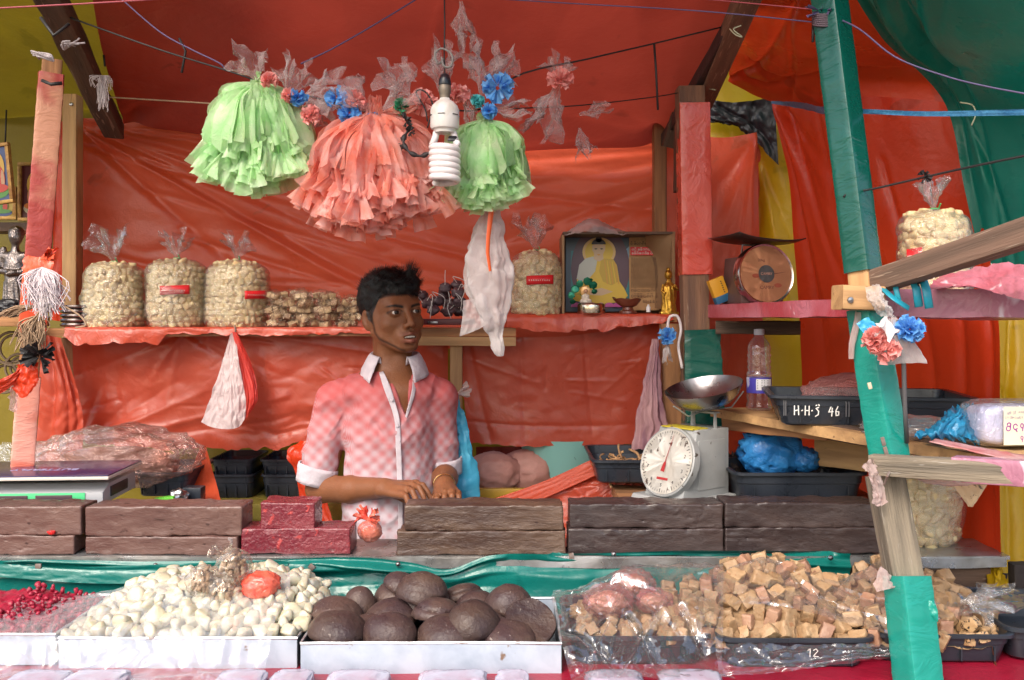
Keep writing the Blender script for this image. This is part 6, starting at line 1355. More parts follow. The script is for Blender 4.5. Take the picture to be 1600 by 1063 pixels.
lathe_px(1013, 488, 2.66, [(0, 0), (3.5, .2), (3.5, 8), (1.6, 10), (1.6, 12), (0, 12)], mat("white_vial", (.8, .8, .82), .2), "small_bottle", "tiny white capped bottle beside the clay lamp", "bottle", 16)
# ---------------------------------------------------------------- hanging bundles of bags, lamp, cords
HB = "bunches of folded plastic bags tied under the roof"
def bunch(label, knot, L, spread, m, seed, **k):
    c = P(*knot); t = thing("bag_bunch", label, "bag bunch", c, HB); petals((0, 0, 0), L, spread, seed, **k).build("folded_bags", m, t, True, 180)
    tuft_mb((0, 0, .004), .018, seed, 16).build("knot", m, t, True, 180); return t
bunch("big pale green bunch of plastic bags hanging at the left", (402, 128, 2.0), .235, R(44), PLASTIC_GREEN, 3, n=170, sx=1.05, wmin=.018, wmax=.044, lens=(.36, 1))
b2_ = bunch("largest coral pink bunch of plastic bags hanging in the middle", (584, 178, 1.96), .25, R(54), PLASTIC_CORAL, 5, n=240, sx=1.12, wmin=.018, wmax=.042, lens=(.36, 1))
bunch("smaller pale green bunch of plastic bags behind the spiral lamp", (758, 188, 1.97), .185, R(44), PLASTIC_GREEN, 8, n=100, sx=.85, wmin=.020, wmax=.046, lens=(.5, 1))
def hang(name, label, cat, sp, m, group=None, **k):
    return tag(pleated(sp, **k).build(name, m, None, True, 180), label, cat, group)
hang("milky_bag", "long milky plastic bag hanging beneath the smaller green bunch", "plastic bag", [(768, 303, 1.99, 5, .006), (766, 340, 1.99, 16, .012), (762, 400, 1.98, 30, .016), (764, 450, 1.98, 38, .018), (768, 500, 1.98, 27, .018), (776, 532, 1.98, 15, .012), (780, 554, 1.98, 5, .005)], mat("milky_bag_film", (.66, .62, .62), .25, c2=(.70, .50, .46), vs=9, vlo=.5, vhi=.8, bump=(30, .008, 4, 1, 'ridge'), stretch=(1, 1, .5), transl=.35, alpha=(.55, .95)), "bags hanging on the stall", pleats=5, amp=.12, seed=3, m_=70, n=60, wr=.008)
tag(sheet_mb([[(724, 470, 1.975), (760, 462, 1.97)], [(722, 500, 1.975), (762, 498, 1.968)], [(718, 526, 1.975), (740, 518, 1.97), (764, 506, 1.968)]], nu=20, nv=20, wr=.004, seed=6).build("bag_corner", MILKY, None, True, 180), "loose white corner hanging off the long milky bag", "plastic scrap")
tag(MB().tube([P(768, 305, 1.955), P(767, 335, 1.95), P(763, 370, 1.945), P(762, 395, 1.945), P(766, 424, 1.95)], [.006, .008, .006, .0055, .004], 8, flat=.4).build("orange_ribbon", mat("orange_plastic", (.80, .12, .03), .35), None), "orange plastic ribbon running down the long milky bag", "ribbon")
# transparent knots and tufts along the line
KN = "see-through bag tops knotted along the line"
def knot(label, px, py, Y, r, up, seed, m=None, h=None):
    c = P(px, py, Y); mb = flare(c, S(r, Y), S(h or r * 1.6, Y), up, seed, n=40, m_=12, flat=.7); return tag(mb.build("knotted_plastic", m or MILKY_TOP, None, True, 180), label, "bag top", KN)
MILKY_TOP = mat("cloudy_bag_top", (.72, .68, .69), .25, c2=(.72, .50, .48), vs=14, bump=(30, .006, 4, 1, 'ridge'), transl=.4, alpha=(.20, .8), spec=.9)
knot("cloudy bag top rising above the big green bunch", 402, 128, 2.0, 26, (-.35, 0, 1), 1, h=44)
knot("cloudy bag top beside the small white clip on the violet line", 452, 150, 1.99, 24, (.25, 0, 1), 2, h=48)
knot("cloudy bag top spreading right above the first blue tufts", 470, 158, 1.98, 30, (1, 0, .35), 3, h=60)
knot("cloudy bag top hanging down left of the coral bunch", 480, 150, 1.99, 22, (.5, 0, -.9), 4, h=46)
knot("cloudy bag top lying over the coral bunch knot", 582, 176, 1.95, 26, (-.7, 0, .5), 5, h=58)
knot("cloudy bag top right above the coral bunch", 596, 172, 1.95, 26, (.7, 0, .45), 6, h=56)
knot("cloudy bag top left of the lamp socket", 640, 150, 1.96, 26, (-.4, 0, .6), 7, h=48)
knot("tall cloudy bag top directly behind the lamp cord knot", 690, 150, 1.98, 20, (0, 0, 1), 8, h=68)
knot("cloudy bag top at the right of the lamp with upright ears", 752, 148, 1.97, 34, (.25, 0, 1), 9, h=58)
knot("pointed cloudy bag top rising right of the blue tuft", 775, 135, 1.98, 18, (.4, 0, 1), 10, h=52)
knot("cloudy bag top trailing right below the blue tuft", 765, 172, 1.97, 16, (1, 0, .1), 11, h=50)
knot("slim cloudy strip hanging down to the smaller green bunch", 733, 140, 1.96, 6, (.05, 0, -1), 12, h=46)
knot("cloudy bag hanging open by itself right of the bunches", 874, 128, 2.05, 25, (-.35, 0, -1), 13, h=76)
knot("small cloudy bag ears above the lone hanging bag", 872, 124, 2.05, 22, (0, 0, 1), 14, h=30)
knot("ragged scrap of cloudy plastic on the lower string at the right", 905, 200, 2.2, 13, (.2, 0, -1), 15, h=40)
knot("faint cloudy scrap pointing right on the lower string", 905, 180, 2.2, 8, (1, 0, .3), 16, h=40)
knot("small cloudy bag at the top edge above the lamp", 720, 2, 2.0, 12, (.1, 0, -1), 17, h=64)
TF = "ruffled tufts of bag edges along the line"
def tuft(label, px, py, Y, r, m, seed, **k): return tag(tuft_mb(P(px, py, Y), S(r, Y), seed, **k).build("bag_tuft", m, None, True, 180), label, "tuft", TF)
for i, (px, py, r_, m_, lb) in enumerate([(466, 152, 14, BLUE_TUFT, "blue tuft between the green and coral bunches"), (526, 152, 17, BLUE_TUFT, "upper blue tuft of the pair left of the coral knot"), (546, 178, 17, BLUE_TUFT, "lower blue tuft touching the coral bunch"), (583, 184, 9, BLUE_TUFT, "tiny blue tuft at the coral knot"),
    (422, 126, 13, PINK_TUFT, "pink tuft beside the green bunch knot"), (453, 150, 12, PINK_TUFT, "pink tuft left of the first blue one"), (486, 179, 15, PINK_TUFT, "pink tuft hanging alone right of the green bunch"), (556, 158, 16, PINK_TUFT, "pink tuft above the coral bunch"),
    (662, 160, 22, PINK_TUFT, "pink tuft left of the lamp base"), (714, 146, 18, PINK_TUFT, "pink tuft right of the lamp socket"), (746, 158, 10, mat("aqua_tuft", (.10, .50, .52), .4), "aqua tuft above the smaller green bunch"), (778, 136, 24, BLUE_TUFT, "large blue tuft right of the lamp"), (764, 174, 12, BLUE_TUFT, "small blue tuft at the top of the smaller green bunch"), (876, 125, 20, PINK_TUFT, "pink tuft on the lone hanging bag"), (627, 166, 12, mat("dark_green_tuft", (.05, .30, .15), .4), "dark green tuft between coral bunch and lamp")]):
    tuft(lb, px, py, 1.945 if i != 13 else 2.03, r_, m_, 30 + i, sq=(1.3, .6, .8), n=52)
tag(sheet_mb([[(590, 178, 1.94), (600, 176, 1.94)], [(630, 158, 1.94), (636, 178, 1.94)], [(655, 148, 1.94), (662, 164, 1.94)]], nu=16, nv=24, wr=.006, seed=3).build("coral_strip", PLASTIC_CORAL, None, True, 180), "coral plastic strip stretched from the bunch knot to the lamp", "ribbon")
tag(sheet_mb([[(575, 150, 1.95), (596, 150, 1.95)], [(570, 178, 1.94), (600, 178, 1.94)], [(545, 215, 1.91), (640, 214, 1.91)]], nu=40, nv=20, wr=.012, ws=9, seed=4).build("gathered_cover", PLASTIC_CORAL, None, True, 180), "coral plastic gathered tight around the knot of the middle bunch", "plastic sheet")
# lamp
lt = thing("spiral_lamp", "unlit spiral energy saving lamp hanging in front of the bunches", "lamp", P(695, 300, 1.85)); lx = P(695, 0, 1.85).x
def LZ(py): return P(0, py, 1.85).z
WP = mat("aged_white_plastic", (.66, .63, .60), .35, c2=(.50, .45, .38), vs=30, vlo=.5, vhi=.75); GL = mat("frosted_tube", (.72, .66, .66), .2, c2=(.60, .42, .26), vs=26, vlo=.62, vhi=.74, coat=.3); BAK = mat("black_bakelite", (.012, .013, .018), .3); BRS = mat("grimy_brass", (.22, .18, .14), .5, .6)
cz = lambda prof: [(S(a, 1.85), LZ(b)) for a, b in prof][::-1]
def LB(mb): mb.v = [(x_ + lx, y_ + 1.85, z_) for x_, y_, z_ in mb.v]; return rebase(mb, lt)
LB(MB().lathe(cz([(3, 115), (7, 118), (9, 124), (10, 132), (9.5, 134)]), 24)).build("socket_cap", BAK, lt, True, 40)
LB(MB().lathe(cz([(8.5, 132), (9.8, 136), (9.8, 144), (8.2, 148), (8, 155)]), 24)).build("socket", BRS, lt, True, 40)
LB(MB().lathe(cz([(7.5, 152), (8.5, 156), (14, 160), (20, 166), (22.5, 172), (22.8, 198), (21, 202), (17, 203), (16, 208), (0.3, 208)]), 32)).build("ballast_housing", WP, lt, True, 40)
for a in range(0, 360, 60): LB(MB().box((S(22.6, 1.85) * cos(R(a + 20)), S(22.6, 1.85) * sin(R(a + 20)), LZ(182)), (.002, .014, .0016), Matrix.Rotation(R(a + 20), 3, 'Z'))).build("vent_slot", BAK, lt, False)
hp = []; turns = 6.6; R_ = S(20.0, 1.85); z0_, z1_ = LZ(225), LZ(286); r_t = S(5.4, 1.85)
for k in range(300):
    t = k / 299; a = -.4 + 2 * pi * turns * t; hp.append((R_ * cos(a) * (1 if t < .96 else 1 - (t - .96) * 8), R_ * sin(a) * (1 if t < .96 else 1 - (t - .96) * 8), z0_ + (z1_ - z0_) * t))
top1 = [(-S(14, 1.85), -.004, LZ(206)), (-S(14, 1.85), -.004, LZ(216)), (-S(19, 1.85), -.012, LZ(222))]
LB(MB().tube(hp, r_t, 14)).build("glass_spiral", GL, lt, True, 180); LB(MB().tube([(S(13, 1.85), .0, LZ(206)), (S(15, 1.85), 0, LZ(214)), (S(19, 1.85), 0, LZ(224))], r_t, 12)).build("glass_leg", GL, lt, True, 180); LB(MB().tube([(-S(13, 1.85), .0, LZ(206)), (-S(15, 1.85), 0, LZ(216)), (-S(20, 1.85), 0, LZ(228))], r_t, 12)).build("glass_leg", GL, lt, True, 180)
LB(MB().lathe([(S(7, 1.85), -.003), (S(8, 1.85), 0), (S(7, 1.85), .003)], 14, c=(S(13, 1.85), 0, LZ(216)))).build("black_clamp", BAK, lt)
LB(MB().box((S(13, 1.85), -.006, LZ(220)), (.022, .006, .005), bev=.001)).build("black_clamp", BAK, lt)
cord("lamp_flex", "twisted dark cord holding the spiral lamp from the roof", [P(694, -30, 1.88), P(695, 40, 1.87), P(694, 80, 1.86), P(695, 118, 1.85)], .0016, BLACK_CORD)
cord("cord_loop", "grey cord looped in a bow just above the lamp socket", [tuple(x) for x in resample([P(694, 92, 1.86), P(684, 100, 1.85), P(680, 84, 1.85), P(690, 76, 1.85), P(706, 86, 1.85), P(704, 104, 1.85), P(694, 104, 1.85), P(690, 90, 1.85)], 40)], .0024, mat("grey_flex", (.20, .18, .17), .6))
cord("hanging_flex", "dark flex hanging in a narrow loop left of the lamp", [tuple(x) for x in resample([P(668, 190, 1.92), P(664, 170, 1.92), P(650, 145, 1.92), P(655, 140, 1.92), P(667, 146, 1.92), P(676, 165, 1.92), P(668, 200, 1.92)], 30)], .0018, BLACK_CORD)
cord("rag_rope", "knotted black rag cord drooping from the coral bunch to the lamp", [tuple(x) for x in resample([P(630, 178, 1.93), P(640, 198, 1.9), P(630, 220, 1.88), P(640, 238, 1.87), P(658, 244, 1.87), P(672, 238, 1.86)], 34)], [.004 + .0018 * sin(k * 1.3) for k in range(34)], BLACK_CORD)
for px, py in ((634, 190), (642, 205), (628, 225)): tag(tuft_mb(P(px, py, 1.89), .014, px, 12, w_=.002).build("rag_end", BLACK_CORD, None, True, 180), "frayed black rag end " + {634: "at the top of", 642: "halfway down", 628: "low on"}[px] + " the knotted cord by the coral bunch", "rag")
CG = "cords strung across the stall front"
for i, (pts, rd, m_, lb) in enumerate([
    ([P(110, 28, 2.15), P(250, 78, 2.1), P(372, 116, 2.02), P(420, 134, 2.0)], .0022, BLACK_CORD, "black cord from the roof pole down to the big green bunch"),
    ([P(170, 152, 2.6), P(300, 160, 2.4), P(400, 166, 2.3), P(520, 166, 2.2)], .0022, JUTE, "brown twine running level behind the big green bunch"),
    ([P(180, -10, 2.1), P(250, 50, 2.08), P(300, 78, 2.05), P(345, 100, 2.03), P(352, 108, 2.03)], .0018, BLUE_CORD, "violet twisted line sagging from the top left"),
    ([P(470, 100, 2.0), P(520, 76, 2.02), P(600, 30, 2.06), P(665, -10, 2.1)], .0018, BLUE_CORD, "violet line rising from the white clip to the roof"),
    ([P(-20, 14, 1.7), P(200, 2, 1.75), P(360, -10, 1.8)], .0016, mat("red_line", (.35, .06, .08), .6), "dull red line across the top left corner"),
    ([P(420, 134, 2.0), P(520, 160, 1.98), P(584, 178, 1.96), P(660, 170, 1.97), P(760, 170, 1.97), P(800, 122, 2.0), P(920, 92, 2.08), P(1023, 68, 2.2), P(1130, 42, 2.25)], .002, BLACK_CORD, "black line carrying the bunches up to the rafter"),
    ([P(800, 170, 2.1), P(905, 165, 2.2), P(1020, 152, 2.35), P(1062, 145, 2.5)], .0016, BLACK_CORD, "thin black line below the lone hanging bag"),
    ([P(720, -5, 2.0), P(900, 6, 1.95), P(1100, 18, 1.85), P(1282, 36, 1.78)], .0013, BLUE_CORD, "faint violet line along the top towards the green pole"),
    ([P(1060, -5, 1.9), P(1200, 8, 1.82), P(1282, 16, 1.78)], .0013, mat("red_line", (.35, .06, .08), .6), "thin reddish line reaching the top of the green pole"),
    ([P(1290, 22, 1.76), P(1340, 44, 1.7), P(1400, 90, 1.65), P(1480, 120, 1.6), P(1540, 135, 1.55), P(1620, 150, 1.5)], .0016, BLUE_CORD, "violet line drooping right from the top of the green pole"),
    ([P(1318, 308, 1.70), P(1330, 298, 1.70), P(1350, 298, 1.69), P(1440, 278, 1.6), P(1530, 258, 1.5), P(1640, 236, 1.4)], .0022, BLACK_CORD, "black cord tied around the green pole and running right")]):
    cord("rope", lb, [tuple(x) for x in resample(pts, 30)], rd, m_, group=CG)
bs = P(1205, 160, 2.6); tag(sheet_mb([[(1205, 158, 2.62), (1250, 160, 2.3), (1290, 168, 1.80), (1340, 170, 1.78), (1450, 174, 1.6), (1620, 170, 1.4)], [(1205, 162, 2.62), (1260, 172, 2.3), (1296, 180, 1.80), (1340, 178, 1.78), (1450, 182, 1.6), (1620, 180, 1.4)]], nu=90, nv=6, wr=.002, seed=9, asp=9).build("blue_strap", mat("blue_strap", (.02, .12, .26), .45, c2=(.05, .2, .36), vs=20, stretch=(.3, 3, 3), bump=(60, .002)), None, True, 180), "flat blue plastic strap stretched across to the right behind the green pole", "strap")
for i, (pts, lb) in enumerate([([P(280, 60, 2.08), P(290, 80, 2.08), P(284, 114, 2.08)], "short black hook hanging on the black cord at the left"), ([P(1022, 68, 2.2), P(1025, 110, 2.2), P(1028, 172, 2.2)], "black cord end hanging straight down beside the roof edge"), ([P(1271, 30, 1.765), P(1270, 66, 1.76)], "short cord tail hanging left of the green pole top"), ([P(162, 86, 2.4), P(164, 104, 2.4)], "small black hook over the white tassel")]):
    cord("cord_end", lb, pts, .0028, BLACK_CORD, group="loose cord ends")
tag(tuft_mb(P(1284, 18, 1.75), .034, 3, 22, sq=(1, .5, .6), w_=.002).build("cord_lashing", BLUE_CORD, None, True, 180), "tangle of cord lashed round the top of the green pole", "lashing")
mb = MB(); [mb.tube([tuple(x) for x in resample([P(1292 + 22 * cos(a) , 20 + 3 * k + 3 * sin(a), 1.76 - .03 * sin(a)) for a in np.linspace(0, 2 * pi, 13)], 24)], .0022, 5) for k in range(7)]
tag(mb.build("cord_winding", mat("grey_violet_cord", (.10, .07, .09), .7), None, True, 180), "turns of grey violet cord wound round the green pole top", "lashing")
PS = mat("pale_green_string", (.52, .55, .38), .7)
for i, (pts, lb) in enumerate([([P(1140, 45, 2.14), P(1150, 55, 2.12), P(1160, 58, 2.12), P(1146, 46, 2.12), P(1158, 40, 2.12)], "pale string bow tied on the rafter"), ([P(1094, 122, 2.5), P(1102, 136, 2.49), P(1118, 141, 2.49)], "pale string round the foot of the rafter"), ([P(1500, 160, 1.95), P(1520, 165, 1.94), P(1524, 180, 1.94), P(1518, 196, 1.94)], "white string end on the green tarpaulin fold")]):
    cord("string_tie", lb, [tuple(x) for x in resample(pts, 16)], .0016, PS, "string")
tag(tuft_mb(P(1443, 275, 1.60), .014, 5, 12, w_=.002).build("cord_knot", BLACK_CORD, None, True, 180), "black knot on the cord above the bag on the upper side shelf", "knot")
# left corner ties and tassels
WT = mat("white_nylon", (.62, .55, .54), .6)
def strands(name, label, cat, c, L, sp, n, m, seed, rad=.0009, dirv=(0, 0, -1), Y=2.1):
    r_ = random.Random(seed); mb = MB(); c = Vector(c)
    for k in range(n):
        e = c + Vector(dirv) * L * r_.uniform(.6, 1.05) + Vector((r_.gauss(0, sp), r_.gauss(0, sp * .5), r_.gauss(0, sp * .4))); mid = c.lerp(e, .5) + Vector((r_.gauss(0, sp * .8), -abs(r_.gauss(0, sp * .5)), L * .08)); mb.tube([tuple(x) for x in resample([c, mid, e], 7)], rad * r_.uniform(.7, 1.3), 4, cap=False)
    return tag(mb.build(name, m, None, True, 180), label, cat)
strands("nylon_tassel", "pale nylon tassel hanging on a hook beside the roof pole", "tassel", P(161, 118, 2.35), .09, .007, 60, WT, 3); strands("nylon_tassel", "short spread top of the pale nylon tassel", "tassel", P(161, 118, 2.35), .03, .016, 34, WT, 4)
strands("white_tassel", "bushy white nylon tassel tied to the leaning wrapped post", "tassel", P(66, 418, 2.12), .10, .019, 420, mat("bright_nylon", (.66, .58, .60), .6), 5, rad=.0011, dirv=(.15, 0, -1))
strands("tassel_tail", "narrow end of the white tassel reaching the twine", "tassel", P(72, 440, 2.11), .085, .008, 80, WT, 6, dirv=(-.05, 0, -1))
cr = PLASTIC_CORAL; tag(sheet_mb([[(38, 398, 2.2), (60, 402, 2.17), (84, 400, 2.17)], [(36, 430, 2.19), (60, 424, 2.165), (82, 420, 2.165)], [(38, 466, 2.2), (58, 470, 2.19)]], nu=24, nv=20, wr=.006, seed=5).build("orange_wrap_knot", mat("orange_red_wrap", (.78, .10, .04), .35), None, True, 180), "orange red plastic knotted round the leaning post above the tassel", "plastic sheet")
tag(flare(P(64, 405, 2.14), .014, .035, (.8, -.2, .4), 5).build("plastic_knot", mat("orange_red_wrap", (.78, .10, .04), .35), None, True, 180), "orange bow sticking out above the white tassel", "knot")
strands("frayed_twine", "bunch of frayed brown twine hanging at the shelf end", "twine", P(62, 492, 2.14), .09, .018, 110, JUTE, 7, rad=.0014, dirv=(-.25, 0, -1)); strands("twine_whiskers", "loose twine ends reaching left from the shelf end", "twine", P(70, 480, 2.14), .12, .012, 30, JUTE, 8, rad=.0013, dirv=(-1, 0, -.2))
cord("twine_curl", "single twine curl sweeping right over the shelf edge", [tuple(x) for x in resample([P(50, 500, 2.12), P(80, 474, 2.12), P(120, 490, 2.12), P(135, 508, 2.12), P(118, 512, 2.12)], 20)], .002, JUTE)
tag(tuft_mb(P(62, 556, 2.12), .040, 9, 40, sq=(1, .5, .6)).build("black_rag", BLACK_CORD, None, True, 180), "black rag knot on the leaning post below the twine", "rag")
for i, (rows, lb, m_) in enumerate([([[(58, 556, 2.14), (44, 578, 2.14)], [(20, 584, 2.12), (16, 606, 2.12)], [(-20, 600, 2.1), (-20, 626, 2.1)]], "orange red streamer pulled left from the black rag knot", RED_SIDE), ([[(26, 570, 2.13), (60, 566, 2.12)], [(20, 610, 2.13), (36, 622, 2.12), (58, 600, 2.12)]], "red plastic flap over the creased lower post wrap", RED_SIDE), ([[(16, 600, 2.14), (30, 600, 2.14)], [(14, 640, 2.14), (26, 646, 2.14)]], "pale plastic scrap left of the lower post wrap", MILKY_PINK)]):
    tag(sheet_mb(rows, nu=24, nv=20, wr=.007, ws=6, seed=40 + i).build("streamer", m_, None, True, 180), lb, "plastic sheet")
for i, (px, py, up, lb) in enumerate([(84, 96, (-.7, -.2, .3), "pale string tie where post and roof pole cross"), (100, 78, (.8, -.2, .2), "pale string ends on the roof pole")]):
    strands("string_tie", lb, "string", P(px, py, 2.1), .05, .012, 14, mat("dusty_string", (.38, .33, .34), .8), 20 + i, rad=.0022, dirv=up)
for k, (a_, b_2, lb) in enumerate([(66, 60, "upper black tie round the roof pole"), (84, 132, "black tie round the top of the leaning post")]):
    pass
cord("black_tie", "black tie wound round the top of the leaning post", [P(66, 126, 2.18), P(80, 132, 2.17), P(97, 130, 2.18)], .0045, BLACK_CORD); cord("black_tie", "black tie slung round the roof pole at the top left", [P(64, 28, 2.05), P(84, 56, 2.03), P(108, 38, 2.05)], .004, BLACK_CORD)
tb_ = thing("bangle_stack", "stack of shiny dark steel bowls at the left end of the shelf", "bowls", Vector((xl(104, 2.62), 2.70, SHZ)))
for k in range(5): MB().lathe([(.044, .001), (.052, .003), (.0545, .008), (.052, .0125), (.046, .0135)], 36, c=(0, 0, .0135 * k)).build("bowl", mat("dark_steel", (.26, .22, .22), .25, 1), tb_, True, 50)
# red / white bag under the shelf and others
RW = mat("white_red_bag", (.74, .62, .62), .3, c2=(.72, .12, .14), vs=8, vlo=.54, vhi=.7, bump=(26, .006, 4, 1, 'ridge'), transl=.3)
t = thing("hanging_bag", "white and red folded bag hanging from a nail under the shelf", "plastic bag", P(362, 675, 2.6))
rebase(sheet_mb([[(361, 521, 2.62), (366, 520, 2.62)], [(346, 570, 2.60), (372, 560, 2.59)], [(326, 628, 2.59), (356, 640, 2.575), (384, 625, 2.59)], [(313, 660, 2.59), (340, 670, 2.575), (372, 668, 2.58), (384, 652, 2.59)]], nu=50, nv=60, wr=.006, ws=5, seed=3, rand=8, randamp=.006), t).build("white_bag", RW, t, True, 180)
for k in range(3): rebase(sheet_mb([[(363 + k, 519, 2.61), (368 + k, 519, 2.61)], [(374 + k * 3, 570, 2.60 + .008 * k), (388 + k * 3, 572, 2.61 + .008 * k)], [(380 + k * 4, 620, 2.59 + .008 * k), (397 + k * 3, 622, 2.60 + .008 * k)], [(378 + k * 5, 660 - 6 * k, 2.59 + .008 * k), (388 + k * 4, 650 - 6 * k, 2.60 + .008 * k)]], nu=16, nv=40, wr=.003, seed=30 + k), t).build("red_bag", mat("bright_red_film", (.78, .07, .05), .3, bump=(26, .004, 4, 1, 'ridge'), transl=.35), t, True, 180)
cord("nail", "dark nail holding the white and red bag", [P(367, 508, 2.63), P(368, 522, 2.62)], .002, RUST, "nail")
hang("dusty_bag", "dusty mauve bag hanging in long folds beside the short upright", "plastic bag", [(1024, 530, 2.58, 4, .006), (1022, 570, 2.58, 8, .012), (1018, 620, 2.57, 16, .02), (1018, 670, 2.57, 22, .025), (1018, 702, 2.57, 26, .025)], mat("dusty_mauve", (.38, .21, .22), .6, c2=(.24, .11, .15), vs=13, stretch=(1, 1, .35), vlo=.42, vhi=.58, bump=(20, .006, 4, 1, 'ridge')), "bags hanging on the stall", pleats=7, amp=.16, seed=5, m_=50, n=70, wr=.005)
hang("sky_blue_bag", "sky blue plastic bag hanging beside the man's arm", "plastic bag", [(714, 618, 2.50, 5, .006), (716, 650, 2.50, 12, .012), (724, 690, 2.49, 20, .018), (728, 740, 2.49, 18, .018), (724, 790, 2.49, 20, .016), (722, 830, 2.49, 20, .016)], SKYBLUE, "bags hanging on the stall", pleats=3, amp=.14, seed=7, m_=50, n=60, wr=.008)
tag(flare(P(714, 616, 2.50), .016, .034, (.9, -.2, .4), 6, flat=.5).build("bag_knot", MILKY, None, True, 180), "grey white knotted bag top above the sky blue bag", "knot")
tag(flare(P(1044, 532, 2.44), .008, .05, (-.1, 0, -1), 8).build("cloudy_tie", MILKY, None, True, 180), "pale plastic tail hanging beside the green wrapped post", "plastic scrap")
cord("pale_loop", "white plastic loop over the shelf end by the square post", [tuple(x) for x in resample([P(1042, 530, 2.44), P(1046, 496, 2.44), P(1058, 494, 2.44), P(1064, 515, 2.44), P(1060, 540, 2.44), P(1066, 576, 2.44)], 30)], .004, WT)
tuft("blue tuft hanging from the shelf end beside the square post", 1043, 525, 2.43, 14, BLUE_TUFT, 70, sq=(.7, .6, 1.3), n=46)
# tufted bags on the green pole
jt = P(1388, 480, 1.60)
tag(sheet_mb([[(1352, 450, 1.61), (1374, 446, 1.60), (1380, 470, 1.6)], [(1356, 470, 1.60), (1385, 475, 1.58), (1396, 490, 1.58)], [(1372, 492, 1.60), (1392, 498, 1.58), (1404, 500, 1.58)]], nu=30, nv=24, wr=.007, ws=6, seed=61).build("cloudy_bag", MILKY, None, True, 180), "cloudy grey bag looped over the wooden block", "plastic bag")
hang("cloudy_bag", "cloudy grey bag hanging open below the wooden block", "plastic bag", [(1396, 500, 1.585, 8, .01), (1404, 530, 1.58, 20, .014), (1414, 560, 1.58, 29, .012), (1416, 567, 1.58, 30, .010)], MILKY, None, pleats=3, amp=.08, seed=9, m_=26, n=50, wr=.004)
knot("white crumpled bag neck between the blue and pink tufts", 1384, 496, 1.57, 20, (-.2, -.3, -1), 21, m=mat("white_bag", (.78, .74, .74), .35, bump=(30, .004), transl=.3), h=34)
tag(sheet_mb([[(1338, 506, 1.58), (1356, 496, 1.575), (1366, 505, 1.575)], [(1350, 522, 1.575), (1372, 514, 1.57)]], nu=16, nv=10, wr=.003, seed=63).build("blue_strip", mat("sky_strip", (.06, .45, .80), .35, transl=.3), None, True, 180), "bright blue folded strip left of the pole tufts", "plastic strip")
tuft("ruffled blue tuft hanging right of the green pole", 1421, 515, 1.565, 21, BLUE_TUFT, 71, sq=(1, .6, 1), n=80)
tuft("ruffled pink tuft hanging over the green pole", 1366, 531, 1.565, 20, PINK_TUFT, 72, sq=(1, .6, .9), n=80); tuft("lower pink ruffle ending the tuft on the green pole", 1384, 548, 1.56, 20, PINK_TUFT, 73, sq=(1, .6, .8), n=70)
cord("grey_ribbon", "flat grey cord hanging from the tufts down to the lower shelf", [P(1404, 500, 1.57), P(1412, 570, 1.58), P(1414, 640, 1.6), P(1417, 692, 1.62)], .004, mat("grey_tape", (.10, .095, .10), .6))
TEALS = mat("teal_strap", (.01, .24, .34), .4, c2=(.02, .32, .42), vs=20, bump=(40, .002))
for i, (p_, lb) in enumerate([([(1402, 410, 1.655), (1398, 430, 1.64), (1399, 448, 1.63), (1404, 470, 1.62)], "left one of the teal straps lashing the brace"), ([(1420, 408, 1.65), (1424, 430, 1.63), (1432, 452, 1.61), (1436, 480, 1.61)], "middle teal strap lashing the brace"), ([(1436, 408, 1.645), (1440, 430, 1.62), (1448, 455, 1.60), (1452, 482, 1.60)], "right teal strap lashing the brace"), ([(1378, 450, 1.63), (1396, 466, 1.6), (1420, 482, 1.6)], "teal strap slanting from block to shelf")]):
    tag(MB().tube([P(*q_) for q_ in p_], .0075 if i else .005, 8, flat=.25).build("teal_strap", TEALS, None, True, 180), lb, "strap", "teal straps lashing the brace")
tag(tuft_mb(P(1428, 430, 1.62), .02, 8, 14, w_=.003).build("dark_knot", BLACK_CORD, None, True, 180), "black knot between the teal straps", "knot")
hang("mauve_strip", "thin mauve plastic strip hanging left of the green pole", "plastic strip", [(1342, 488, 1.66, 6, .004), (1334, 520, 1.66, 5, .004), (1330, 560, 1.66, 4, .003)], MILKY_PINK, pleats=3, amp=.2, seed=11, m_=20, n=16, wr=.003)
for i, (px, py) in enumerate([(1359, 603), (1380, 690), (1384, 705)]): tag(MB().box(P(px, py, 1.60 - .004 * i), (.007, .003, .016 if i else .012), Matrix.Rotation(R(-15), 3, 'Y'), bev=.001).build("label_scrap" if i == 0 else "rusty_staple", mat("cream_scrap", (.6, .5, .36), .6) if i == 0 else RUST), ["cream paper scrap stuck on the green pole", "upper rusty staple in the green pole", "lower rusty staple in the green pole"][i], "scrap" if i == 0 else "staple")
